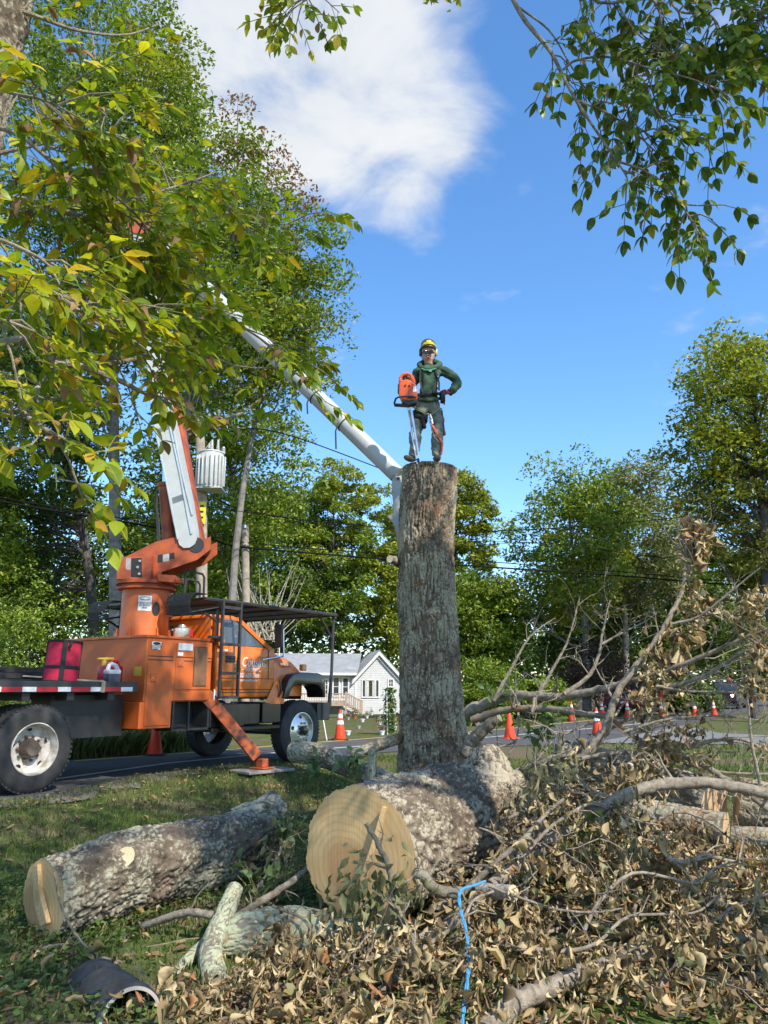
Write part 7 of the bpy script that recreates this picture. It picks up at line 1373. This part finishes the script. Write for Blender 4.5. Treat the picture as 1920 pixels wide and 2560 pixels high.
# ================================================================== BRUSH PILE
m_dead = leafmat('dead_leaf', [(0, (0.072, 0.050, 0.024)), (.25, (0.204, 0.141, 0.065)), (.5, (0.396, 0.286, 0.138)), (.72, (0.564, 0.424, 0.224)), (.86, (0.720, 0.550, 0.316)), (.94, (0.312, 0.275, 0.122)), (1, (0.432, 0.176, 0.071))], .22, .75, spots=(.20, .15, .085), sc=9)
m_olive = leafmat('wilted_leaf', [(0, (.10, .11, .04)), (.5, (.18, .19, .08)), (1, (.33, .30, .15))], .25, .7)
m_gleaf = leafmat('green_sprig_leaf', [(0, (.06, .11, .035)), (.6, (.12, .19, .06)), (1, (.2, .26, .1))], .35, .5)
rdl = random.Random(2); DL = [leaf_mesh('dead%d' % i, m_dead, rdl.uniform(.13, .30), rdl.uniform(.6, 1.9), rdl.choice((-1, 1)) * rdl.uniform(.4, 2.2), rdl.uniform(-2.2, 2.2), seed=60 + i, cr=.05) for i in range(14)]
OL = [leaf_mesh('wilt%d' % i, m_olive, .40, .3, [.6, -.5, .9][i], [.6, -.7, .9][i], seed=70 + i, cr=.04) for i in range(3)]
GL = [leaf_mesh('sprig%d' % i, m_gleaf, .5, .12, [.3, .5][i], .2, seed=80 + i) for i in range(2)]
DV = {m: [(np.array([tuple(v.co) for v in q.vertices]), np.array([tuple(p.vertices) for p in q.polygons])) for q in L] for m, L in (('d', DL), ('o', OL))}
rb = np.random.default_rng(3); MESHES = {'d': DL, 'o': OL, 'g': GL}; used_leaf = 0
def hang(r, droop=1.0):
    a = r.uniform(0, 2 * math.pi); d = Vector((math.cos(a) * r.uniform(.1, .9), math.sin(a) * r.uniform(.1, .9), -droop * r.uniform(.2, 1.2) + r.normal(0, .2))); return orient(d, Vector(r.normal(0, 1, 3)) + Vector((0, 0, .3)))
def bulk(items, name, parent, org, kind='d'):
    V = []; Q = []; off = 0; L = DV[kind]
    for (P_, M3, s_) in items: v, q = L[int(rb.integers(len(L)))]; V.append(v @ (np.array(M3).T * s_) + np.array(P_) - np.array(org)); Q.append(q + off); off += len(v)
    return mkobj(name, npmesh(name, np.vstack(V), np.vstack(Q), m_dead if kind == 'd' else m_olive), parent, 'stuff')
def branch(label, pts, r0, r1, ntw=0, tw=(.15, .5), leaves=(), name='felled_branch', bark=None, kind='d', cut=False, seed=None, nobj=0, lsz=.10, fork=.35):
    """pts: (px, py, Y); leaves: (px, py, Y, spread px x, spread px y, count)"""
    global used_leaf
    r = np.random.default_rng(seed or int(abs(pts[0][0] * 7 + pts[0][1]))); P_ = [Vector(q) for q in spline([at(*q) for q in pts], 8 * len(pts))]; k = len(P_); o = thing(name, label, 'branch', P_[0], group=None); s = MB(); up = Vector((0, 0, 1))
    for i in range(1, k - 1): P_[i] = P_[i] + Vector(r.normal(0, .13, 3)) * (r0 * .5 + .004)
    s.tube(P_, [(r0 + (r1 - r0) * (i / (k - 1)) ** .8) * r.uniform(.92, 1.1) for i in range(k)], 10); st = s.build('stem', bark or b_twig, o, P_[0], smooth=60)
    if cut: s = MB(); d = (P_[0] - P_[1]).normalized(); s.lathe([(r0 * .96, 0), (r0 * .96, .002), (0, .002)], 14, 0, aim(P_[0], P_[0] + d)); s.build('cut_face', w_pale, o, P_[0])
    if ntw:
        s = MB()
        def grow(a, d, L, rr_, depth):
            n = 5; q = [a]; dd = d.normalized()
            for i in range(n): dd = (dd + Vector(r.normal(0, .22, 3)) + up * .05).normalized(); q.append(q[-1] + dd * L / n)
            s.tube(q, [rr_ * (1 - .75 * i / n) for i in range(n + 1)], 5, caps=False)
            if depth and r.random() < .8:
                for _ in range(int(r.integers(1, 4))): i = int(r.integers(1, n)); grow(q[i], dd + Vector(r.normal(0, .7, 3)), L * r.uniform(.3, .6), rr_ * .55, depth - 1)
        for _ in range(ntw):
            i = int(r.uniform(.1, .98) * (k - 2)); t_ = (P_[i + 1] - P_[i]).normalized(); sd = Vector(r.normal(0, 1, 3)); sd.y *= .6; sd = (sd - t_ * sd.dot(t_)).normalized(); grow(P_[i], t_ * .7 + sd, r.uniform(*tw), max(.0035, (r0 + (r1 - r0) * i / k) * fork), 2)
        s.build('twigs', b_twig, o, P_[0], smooth=60, kind='stuff')
    allv = []
    for (px, py, Y, sx_, sy_, n) in leaves:
        for _ in range(int(n * 2.1)):
            q = at(px + r.normal(0, .5) * sx_, py + r.normal(0, .5) * sy_, Y + r.normal(0, .09)); allv.append((q, hang(r), lsz * r.uniform(.55, 1.15)))
    for i, (q, M3, s_) in enumerate(allv[:nobj]):
        if used_leaf >= 300: break
        l = mkobj('leaf', MESHES[kind][int(r.integers(len(MESHES[kind])))], o); l.matrix_local = Matrix.Translation(q - P_[0]) @ M3.to_4x4() @ Matrix.Diagonal((s_, s_, s_, 1)); used_leaf += 1
    if len(allv) > nobj and kind in DV: bulk(allv[nobj:], 'dead_leaves', o, P_[0], kind)
    return o
branch('long arching grey branch dotted with lichen over the brush pile', [(2080, 2040, 5.3), (1920, 1985, 5.35), (1760, 1957, 5.4), (1640, 1965, 5.4), (1540, 2000, 5.35), (1440, 2062, 5.3), (1330, 2130, 5.2), (1230, 2215, 5.05)], .036, .04, 8, (.15, .4), [(1550, 2010, 5.35, 90, 60, 30), (1400, 2080, 5.2, 80, 90, 30)], nobj=16)
branch('thick grey limb slanting from the pile down to the lichen log', [(1345, 2120, 5.5), (1240, 2215, 5.3), (1140, 2300, 5.0), (1040, 2355, 4.85), (900, 2412, 4.7), (790, 2480, 4.55)], .045, .026, 6, (.15, .35), [(1130, 2330, 4.9, 80, 80, 20)], nobj=6)
branch('dark limb crossing under the arching branch beside the big log', [(1360, 2060, 5.7), (1290, 2130, 5.6), (1220, 2190, 5.5), (1170, 2240, 5.4)], .05, .04, 3)
branch('broken lichen-crusted branch fork in front of the big sawn face', [(1060, 2440, 4.7), (1020, 2330, 4.85), (985, 2260, 4.95), (975, 2180, 5.0), (945, 2110, 5.0), (915, 2058, 5.0)], .03, .013, 7, (.12, .35), [(930, 2230, 4.95, 110, 110, 60), (880, 2260, 4.9, 60, 70, 25), (1000, 2200, 4.95, 60, 60, 10)], bark=b_moss, kind='o', nobj=40, cut=True)
branch('pale forked limb beside the blue rope', [(1160, 2235, 5.0), (1090, 2225, 5.0), (1060, 2190, 5.0), (1035, 2180, 5.0)], .035, .03, 3, (.08, .2), bark=b_moss)
branch('lichen branch lying level from the stump towards the cones', [(1165, 1782, 8.3), (1230, 1752, 8.1), (1290, 1738, 7.9), (1400, 1742, 7.5), (1500, 1722, 7.2), (1570, 1704, 7.0), (1690, 1668, 6.7), (1870, 1592, 6.3), (1960, 1565, 6.1)], .062, .012, 12, (.25, .9), [(1655, 1690, 6.8, 70, 90, 60)], bark=b_twig, nobj=26)
branch('second lichen branch below the level one', [(1180, 1800, 8.0), (1260, 1775, 7.8), (1370, 1772, 7.5), (1460, 1785, 7.2), (1520, 1795, 7.0), (1590, 1850, 6.8), (1640, 1900, 6.6)], .04, .016, 10, (.2, .7), bark=b_moss)
branch('tall grey branch rising out of the pile with a dead leaf cluster at its tip', [(1400, 1960, 7.0), (1460, 1890, 6.95), (1510, 1830, 6.9), (1530, 1770, 6.9), (1560, 1705, 6.9), (1640, 1600, 6.9), (1690, 1510, 6.9), (1710, 1455, 6.9), (1714, 1380, 6.9), (1715, 1325, 6.9)], .05, .011, 9, (.2, .7), [(1745, 1325, 6.9, 36, 34, 34), (1742, 1370, 6.9, 38, 36, 40), (1735, 1450, 6.9, 20, 60, 10), (1740, 1520, 6.9, 50, 50, 26), (1775, 1505, 6.9, 60, 30, 14), (1710, 1590, 6.85, 45, 55, 26), (1665, 1640, 6.85, 60, 40, 26)], nobj=60, lsz=.145)
branch('bare grey branch leaning upward in front of the green bush', [(1235, 1752, 8.0), (1262, 1700, 8.0), (1290, 1650, 8.0), (1318, 1600, 8.0), (1350, 1570, 8.0), (1388, 1545, 8.0)], .022, .005, 7, (.15, .5))
branch('bare branch forking upward before the copper bush', [(1345, 1738, 7.7), (1372, 1690, 7.7), (1400, 1640, 7.7), (1420, 1600, 7.7), (1436, 1545, 7.7), (1450, 1490, 7.7)], .02, .005, 8, (.2, .55))
branch('slim bare branch forking up towards the wires', [(1410, 1735, 7.4), (1470, 1692, 7.4), (1496, 1640, 7.4), (1505, 1590, 7.4), (1515, 1540, 7.4), (1525, 1500, 7.4)], .024, .005, 8, (.2, .6))
branch('thin branch rising right from the slim one', [(1505, 1610, 7.3), (1560, 1580, 7.3), (1610, 1555, 7.3), (1648, 1528, 7.3)], .012, .004, 4, (.1, .3))
branch('twiggy branch reaching up to the right edge with curled leaves', [(1680, 1560, 6.4), (1740, 1545, 6.3), (1790, 1510, 6.2), (1850, 1460, 6.1), (1900, 1420, 6.0)], .014, .005, 6, (.15, .5), [(1890, 1500, 6.0, 60, 60, 34), (1905, 1610, 6.0, 50, 80, 30), (1850, 1530, 6.05, 50, 40, 14)], nobj=26, lsz=.105)
branch('drooping twig with curled leaves at the right edge', [(1770, 1530, 6.3), (1830, 1560, 6.2), (1890, 1590, 6.1), (1930, 1640, 6.0)], .01, .004, 5, (.1, .4), [(1900, 1650, 6.0, 40, 60, 20)], nobj=10)
branch('forked grey branch spreading over the grass island', [(1660, 1720, 6.6), (1760, 1690, 6.4), (1840, 1640, 6.2), (1920, 1600, 6.0), (1990, 1570, 5.9)], .02, .008, 14, (.25, .8))
branch('slender branch crossing level before the dark car', [(1640, 1715, 6.4), (1720, 1728, 6.3), (1830, 1730, 6.2), (1930, 1740, 6.1)], .012, .006, 8, (.2, .6))
branch('grey branch sloping down to the right edge above the logs', [(1590, 1850, 6.9), (1680, 1880, 6.7), (1760, 1915, 6.5), (1840, 1965, 6.3), (1930, 2030, 6.1)], .03, .02, 8, (.2, .6), [(1700, 1850, 6.6, 50, 70, 26), (1760, 1880, 6.5, 50, 60, 16)], nobj=14)
branch('thin branch arching before the driveway', [(1720, 1870, 6.5), (1790, 1850, 6.4), (1860, 1850, 6.3), (1940, 1890, 6.2)], .018, .01, 8, (.2, .6), [(1730, 1800, 6.45, 35, 60, 22), (1900, 1860, 6.2, 30, 40, 8)], nobj=12)
branch('leaf-laden upright branch beside the banded cones', [(1590, 1960, 6.7), (1600, 1890, 6.7), (1620, 1820, 6.7), (1640, 1750, 6.7), (1640, 1690, 6.7)], .02, .006, 6, (.15, .4), [(1625, 1880, 6.6, 60, 80, 44), (1640, 1730, 6.6, 60, 60, 30), (1600, 1780, 6.6, 40, 50, 12)], nobj=20, lsz=.115)
branch('stout stub leaning against the stump from the swollen collar', [(1168, 1890, 8.6), (1178, 1860, 8.6), (1205, 1828, 8.5), (1248, 1792, 8.4)], .075, .06, 4, (.15, .4), bark=b_twig)
branch('crossing limb low in the brush beyond the big log', [(1270, 1940, 7.4), (1360, 1900, 7.3), (1440, 1880, 7.2), (1530, 1820, 7.1), (1620, 1770, 7.0)], .026, .012, 9, (.2, .6), [(1440, 1900, 7.1, 70, 50, 18)], nobj=6)
branch('short vertical grey stub standing among the brush', [(1395, 1960, 7.3), (1400, 1890, 7.3), (1405, 1830, 7.3)], .045, .03, 5, (.2, .5), bark=b_moss)
branch('thick grey limb with lichen specks at the bottom of the pile', [(1190, 2600, 3.85), (1290, 2510, 3.98), (1370, 2470, 4.08), (1440, 2440, 4.18), (1540, 2405, 4.28), (1625, 2378, 4.4)], .054, .03, 5, (.15, .4), [(1480, 2440, 4.5, 120, 60, 20)], nobj=8)
branch('grey forked limb low at the right edge of the pile', [(1980, 2335, 4.75), (1880, 2345, 4.8), (1790, 2360, 4.85), (1755, 2330, 4.9), (1765, 2290, 4.9)], .035, .016, 5, (.15, .4))
branch('upright thin grey stick poking out of the dead leaves', [(1545, 2390, 4.6), (1565, 2340, 4.65), (1590, 2260, 4.7)], .013, .011, 1)
branch('slim brown twig lying across the pale cut ends', [(440, 2512, 4.4), (520, 2512, 4.35), (600, 2530, 4.3), (700, 2560, 4.25)], .009, .006, 3, (.1, .2))
branch('bent twig leaning against the left log end', [(135, 2180, 5.0), (155, 2270, 5.0), (200, 2350, 4.95), (250, 2390, 4.9), (305, 2405, 4.85)], .009, .006, 2, (.08, .15))
branch('olive-leaved fallen spray between the left log and the big face', [(640, 2230, 5.8), (690, 2150, 6.1), (720, 2080, 6.4), (735, 2030, 6.7)], .014, .006, 6, (.12, .35), [(690, 2180, 5.95, 60, 90, 26), (715, 2080, 6.4, 50, 70, 20), (640, 2240, 5.7, 60, 40, 14)], kind='o', nobj=4)
branch('leafy debris at the foot of the left log cut end', [(60, 2420, 4.9), (110, 2370, 5.0), (180, 2360, 5.05)], .01, .005, 4, (.1, .25), [(90, 2400, 4.95, 90, 40, 14), (60, 2480, 4.6, 70, 60, 12)], nobj=0)
branch('leafy twigs spilling over the black pipe', [(470, 2520, 4.2), (420, 2490, 4.25), (380, 2480, 4.25)], .008, .004, 4, (.1, .3), [(430, 2500, 4.2, 70, 60, 22), (480, 2470, 4.35, 60, 50, 12), (330, 2500, 4.12, 70, 40, 12), (250, 2520, 4.3, 70, 50, 10)], nobj=0)
branch('crooked limb lying between the left log and the lichen log', [(360, 2315, 5.35), (450, 2285, 5.2), (510, 2285, 5.1), (580, 2305, 5.0), (635, 2340, 4.95)], .022, .026, 4, (.1, .3))
branch('dark wet limb under the big log face', [(560, 2310, 5.4), (640, 2262, 5.5), (720, 2210, 5.6), (770, 2170, 5.7)], .026, .02, 3, (.15, .3))
branch('thin twig bending over the lichen log', [(680, 2265, 4.9), (760, 2300, 4.85), (790, 2370, 4.75), (798, 2440, 4.65)], .009, .006, 3, (.08, .25), [(690, 2330, 4.8, 60, 50, 20), (690, 2430, 4.65, 90, 70, 34)], nobj=16)
branch('grey limb in the bottom corner of the pile below the rope', [(760, 2590, 4.2), (860, 2540, 4.3), (960, 2470, 4.4), (1010, 2440, 4.5)], .024, .02, 5, (.15, .35), bark=b_moss)
branch('thin curved twig sweeping over the dead leaves', [(1220, 2215, 4.8), (1300, 2245, 4.7), (1400, 2275, 4.6), (1500, 2280, 4.6), (1560, 2270, 4.6)], .009, .005, 5, (.1, .3))
branch('brown twig tangle at the right edge over the leaves', [(1690, 2420, 4.5), (1760, 2330, 4.6), (1830, 2270, 4.7), (1930, 2230, 4.8)], .012, .006, 8, (.15, .4))
branch('drooping branch thick with curled leaves beyond the arching branch', [(1480, 1990, 6.2), (1540, 1930, 6.2), (1600, 1900, 6.15), (1660, 1930, 6.1)], .016, .007, 6, (.15, .4), [(1500, 1960, 6.15, 90, 70, 40), (1600, 1935, 6.1, 90, 60, 40), (1450, 2010, 6.0, 70, 60, 30)], nobj=10)
branch('leaf-hung twig before the peach log end', [(1620, 2060, 5.75), (1700, 2030, 5.7), (1780, 2060, 5.65), (1840, 2110, 5.6)], .012, .006, 5, (.12, .35), [(1640, 2090, 5.65, 90, 60, 34), (1730, 2100, 5.6, 90, 60, 34), (1840, 2130, 5.55, 80, 60, 26)], nobj=10)
branch('twiggy top with hanging leaves behind the swollen collar', [(1300, 1990, 6.6), (1340, 1930, 6.6), (1390, 1890, 6.55), (1440, 1870, 6.5)], .015, .006, 7, (.15, .45), [(1340, 1960, 6.5, 60, 60, 26), (1400, 1930, 6.5, 70, 60, 30)], kind='o', nobj=6)
branch('bare grey stick jutting level over the driveway', [(1560, 1830, 6.5), (1660, 1800, 6.4), (1780, 1790, 6.3), (1900, 1800, 6.2)], .012, .005, 9, (.2, .6))
branch('bare forked stick rising at the right edge', [(1900, 1960, 6.0), (1880, 1860, 6.0), (1870, 1760, 6.0), (1850, 1650, 6.0)], .014, .005, 10, (.2, .6), [(1880, 1720, 5.95, 40, 60, 10)])
branch('pale dead limb lying over the brown log', [(1440, 1900, 6.9), (1560, 1880, 6.8), (1680, 1900, 6.7), (1800, 1930, 6.6), (1920, 1935, 6.5)], .02, .01, 10, (.2, .6))
branch('crooked pale stick in the pile before the big log end', [(1100, 2420, 4.6), (1180, 2380, 4.7), (1290, 2360, 4.8), (1400, 2320, 4.9)], .014, .008, 6, (.15, .4))
branch('broken grey branch lying in the leaves at the right', [(1600, 2480, 4.3), (1700, 2450, 4.35), (1820, 2460, 4.4), (1930, 2430, 4.45)], .02, .014, 6, (.15, .4))
# leaf mass of the pile
r = np.random.default_rng(99)
def mound(x, y): return .07 + .44 * np.exp(-((x - 1.6) / 1.15) ** 2 - ((y - 5.6) / 1.0) ** 2) + .5 * np.exp(-((x - 1.15) / .55) ** 2 - ((y - 5.7) / .7) ** 2) + .10 * np.exp(-((x - 1.8) / 1.2) ** 2 - ((y - 4.6) / .5) ** 2) + .12 * vnoise(x * 2.2, y * 2.2, None, 55) + .07 * vnoise(x * 5, y * 5, None, 56)
items = []; nb = 0
while nb < 900:        # bunches of leaves hanging from the buried twigs
    x, y = r.uniform(-1, 4.4), r.uniform(3.7, 7.2)
    if not inpoly(np.array([x]), np.array([y]))[0] or abs(x) > .56 * y + .4: continue
    nb += 1; mz = max(float(mound(np.array([x]), np.array([y]))[0]), .06); z = gzf(x, y) + mz * (1.05 - .8 * r.random() ** 1.8) + .03; tl_ = r.uniform(.04, .17); a = r.uniform(0, 6.28); td = Vector((math.cos(a), math.sin(a), r.normal(-.3, .5))).normalized(); tone = r.uniform(.75, 1.3)
    for k in range(int(r.integers(6, 15))): q = Vector((x, y, z)) + td * r.uniform(-1, 1) * tl_ + Vector(r.normal(0, .025, 3)); q.z = max(q.z, gzf(q.x, q.y) + .02); items.append((q, hang(r, 1.1), (r.uniform(.032, .06) if r.random() < .4 else r.uniform(.06, .095) if r.random() < .85 else r.uniform(.10, .135)) * tone))
pile = bulk(items, 'dead_leaf_pile', None, (0, 0, 0)); tag(pile, 'mass of curled tan dead leaves covering the brush pile', 'dead leaves')
n2 = 420; X2 = r.uniform(-.9, 2.6, n2); Y2 = r.uniform(4, 6.6, n2); k = inpoly(X2, Y2); X2, Y2 = X2[k], Y2[k]; items = [(Vector((x, y, gzf(x, y) + max(.06, float(mound(np.array([x]), np.array([y]))[0])) * r.uniform(.6, 1.05))), hang(r, .8), r.uniform(.07, .12)) for x, y in zip(X2, Y2)]
tag(bulk(items, 'wilted_leaves', None, (0, 0, 0), 'o'), 'wilted olive green leaves mixed through the brush pile', 'wilted leaves')
items = []
for i in range(900):     # loose dead leaves on the lawn round the logs
    x, y = r.uniform(-2.6, .9), r.uniform(4.0, 8.6)
    if abs(x) > .56 * y + .3 or r.random() > (1.0 if y < 6.6 else .35) * (.45 + .55 * float(vnoise(np.array([x * 1.6]), np.array([y * 1.6]), None, 91)[0] > 0)): continue
    items.append((Vector((x, y, gzf(x, y) + r.uniform(.02, .05))), orient(Vector((r.normal(), r.normal(), r.normal(0, .25))), Vector((r.normal(0, .4), r.normal(0, .4), 1))), r.uniform(.05, .11)))
tag(bulk(items, 'loose_leaves', None, (0, 0, 0)), 'loose curled brown leaves scattered on the grass round the logs', 'leaves')
# dead twigs within the pile
s = MB()
for i in range(300):
    x, y = r.uniform(-.6, 3.4), r.uniform(4.1, 7.2)
    if not inpoly(np.array([x]), np.array([y]))[0]: continue
    z = gzf(x, y) + max(.08, float(mound(np.array([x]), np.array([y]))[0])) * r.uniform(.4, 1.2); a = r.uniform(0, 6.28); d = Vector((math.cos(a), math.sin(a), r.normal(.05, .35))).normalized(); q = Vector((x, y, z)); L = r.uniform(.15, .6); P_ = [q]; rr_ = r.uniform(.003, .007)
    for k in range(5): d = (d + Vector(r.normal(0, .25, 3))).normalized(); P_.append(P_[-1] + d * L / 5)
    s.tube(P_, [rr_ * (1 - .13 * k) for k in range(6)], 5, caps=False)
    if r.random() < .6: k = int(r.integers(1, 4)); d2 = (d + Vector(r.normal(0, .7, 3))).normalized(); s.tube([P_[k], P_[k] + d2 * L * .2, P_[k] + (d2 + Vector(r.normal(0, .3, 3))) * L * .4], [rr_ * .6, rr_ * .5, rr_ * .3], 4, caps=False)
for i in range(90):
    x, y = r.uniform(-2.4, .4), r.uniform(4.1, 8.6)
    if abs(x) > .56 * y + .2: continue
    a = r.uniform(0, 6.28); d = Vector((math.cos(a), math.sin(a), 0)); q = Vector((x, y, gzf(x, y) + .02)); L = r.uniform(.1, .5); P_ = [q]; rr_ = r.uniform(.003, .008)
    for k in range(4): d = (d + Vector((r.normal(0, .25), r.normal(0, .25), r.normal(0, .05)))).normalized(); P_.append(P_[-1] + d * L / 4)
    s.tube(P_, [rr_ * (1 - .15 * k) for k in range(5)], 5, caps=False)
tag(s.build('twig_litter', b_twig, None), 'thin grey twigs tangled through the brush pile and strewn on the grass', 'twigs', kind='stuff')
for i in range(16):      # bare branches lying over the leaves
    x, y = r.uniform(-.2, 3.0), r.uniform(4.2, 6.6)
    if not inpoly(np.array([x]), np.array([y]))[0] or abs(x) > .5 * y: continue
    a = r.uniform(-.7, .7) + (0 if r.random() < .7 else 1.4); d = Vector((math.cos(a), math.sin(a) * .6, 0)); L = r.uniform(.5, 1.3); r0 = r.uniform(.008, .026); P_ = []; fork = []
    for k in range(7):
        q = Vector((x, y, 0)) + d * L * (k / 6 - .5) + Vector((r.normal(0, .03), r.normal(0, .03), 0)); q.z = gzf(q.x, q.y) + max(.1, float(mound(np.array([q.x]), np.array([q.y]))[0])) + .02 + .10 * (k / 6) * r.random(); P_.append(q)
    o = thing('bare_branch', 'bare grey branch tangled across the brush pile' if i % 4 else 'pale lichen-crusted branch lying across the leaf pile', 'branch', P_[0], group='bare branches across the pile'); sb_ = MB(); sb_.tube(spline(P_, 22), [r0 * (1 - .6 * k / 21) * r.uniform(.9, 1.12) for k in range(22)], 9); sb_.build('stem', b_moss if i % 4 == 0 else b_twig, o, P_[0], smooth=60); sb_ = MB()
    for k in range(1, 6):
        dd = (d + Vector(r.normal(0, .8, 3)) + Vector((0, 0, .3))).normalized(); q = P_[k]; l2 = r.uniform(.1, .35); sb_.tube([q, q + dd * l2 * .5, q + (dd + Vector(r.normal(0, .25, 3))) * l2], [r0 * .45, r0 * .3, r0 * .15], 5, caps=False)
    sb_.build('twigs', b_twig, o, P_[0], smooth=60, kind='stuff')
# green sprigs still fresh
def sprig(label, px, py, Y, n, size, seed):
    r = np.random.default_rng(seed); c_ = at(px, py, Y); c_.z = max(c_.z, gzf(c_.x, c_.y)); b = Vector((c_.x, c_.y, gzf(c_.x, c_.y))); o = thing('green_sprig', label, 'sprig', b, group='fresh sprigs in the brush'); s = MB(); lv = []
    for i in range(n):
        a = r.uniform(0, 6.28); d = Vector((math.cos(a) * .6, math.sin(a) * .6, r.uniform(.5, 1.2))).normalized(); L = r.uniform(.12, .32); e = c_ + d * L; s.tube([c_, (c_ + e) / 2, e], [.004, .003, .002], 5, caps=False)
        for q in range(4): f = .4 + .2 * q; sd = Vector(r.normal(0, 1, 3)); lv.append((c_.lerp(e, f), orient(d * .5 + sd * .6, (r.normal(0, .5), r.normal(0, .5), 1)), size * r.uniform(.7, 1.2)))
    s.tube([b + Vector((0, 0, -.02)), c_], .005, 5); s.build('stem', mat(label[:12] + '_stem', (.12, .14, .05), .7), o, b)
    for (q, M3, sz) in lv: l = mkobj('leaf', GL[int(r.integers(2))], o); l.matrix_local = Matrix.Translation(q - b) @ M3.to_4x4() @ Matrix.Diagonal((sz, sz, sz, 1))
sprig('green leafy sprig beside the upright pale stub', 885, 1945, 7.9, 9, .12, 1); sprig('pale green sprig on the grass by the grey limb', 795, 1955, 8.0, 5, .11, 2); sprig('green sprig growing beside the big cut face', 715, 2110, 6.3, 7, .11, 3); sprig('fresh green sprig in the brush beyond the swollen collar', 1335, 1865, 7.7, 8, .13, 4); sprig('drooping green sprig under the arching branch', 1450, 2110, 5.25, 4, .11, 5); sprig('small green sprig by the level branch tip', 1240, 1760, 8.0, 4, .12, 6); sprig('green sprig low between left log and big log', 650, 2250, 5.6, 6, .10, 7)
# blue rope
rp = [(1212, 2203, 4.85), (1190, 2212, 4.78), (1158, 2222, 4.7), (1148, 2236, 4.64), (1152, 2280, 4.5), (1166, 2330, 4.34), (1172, 2400, 4.16), (1165, 2480, 3.98), (1155, 2560, 3.84), (1150, 2640, 3.72)]
P_ = spline([at(*q) for q in rp], 90); rope = thing('rope', 'blue braided rope hanging over the cut branch down the pile', 'rope', P_[0]); m_rope, t, p = nt('blue_rope'); co = obco(t)
wv = N(t, 'ShaderNodeTexWave', Scale=42, Distortion=1.5); t.links.new(co, wv.inputs[0]); t.links.new(ramp(t, wv.outputs[0], [(.2, (.03, .16, .34)), (.8, (.10, .36, .56))]), p.inputs['Base Color']); p.inputs['Roughness'].default_value = .8
for k in range(2):
    s = MB(); Q_ = []
    for i, q in enumerate(P_): w = i * .55 + k * math.pi; Q_.append(Vector(q) + Vector((math.cos(w) * .0048, math.sin(w) * .0048, .0)))
    s.tube(Q_, .0068, 7); s.build('strand', m_rope, rope, P_[0])
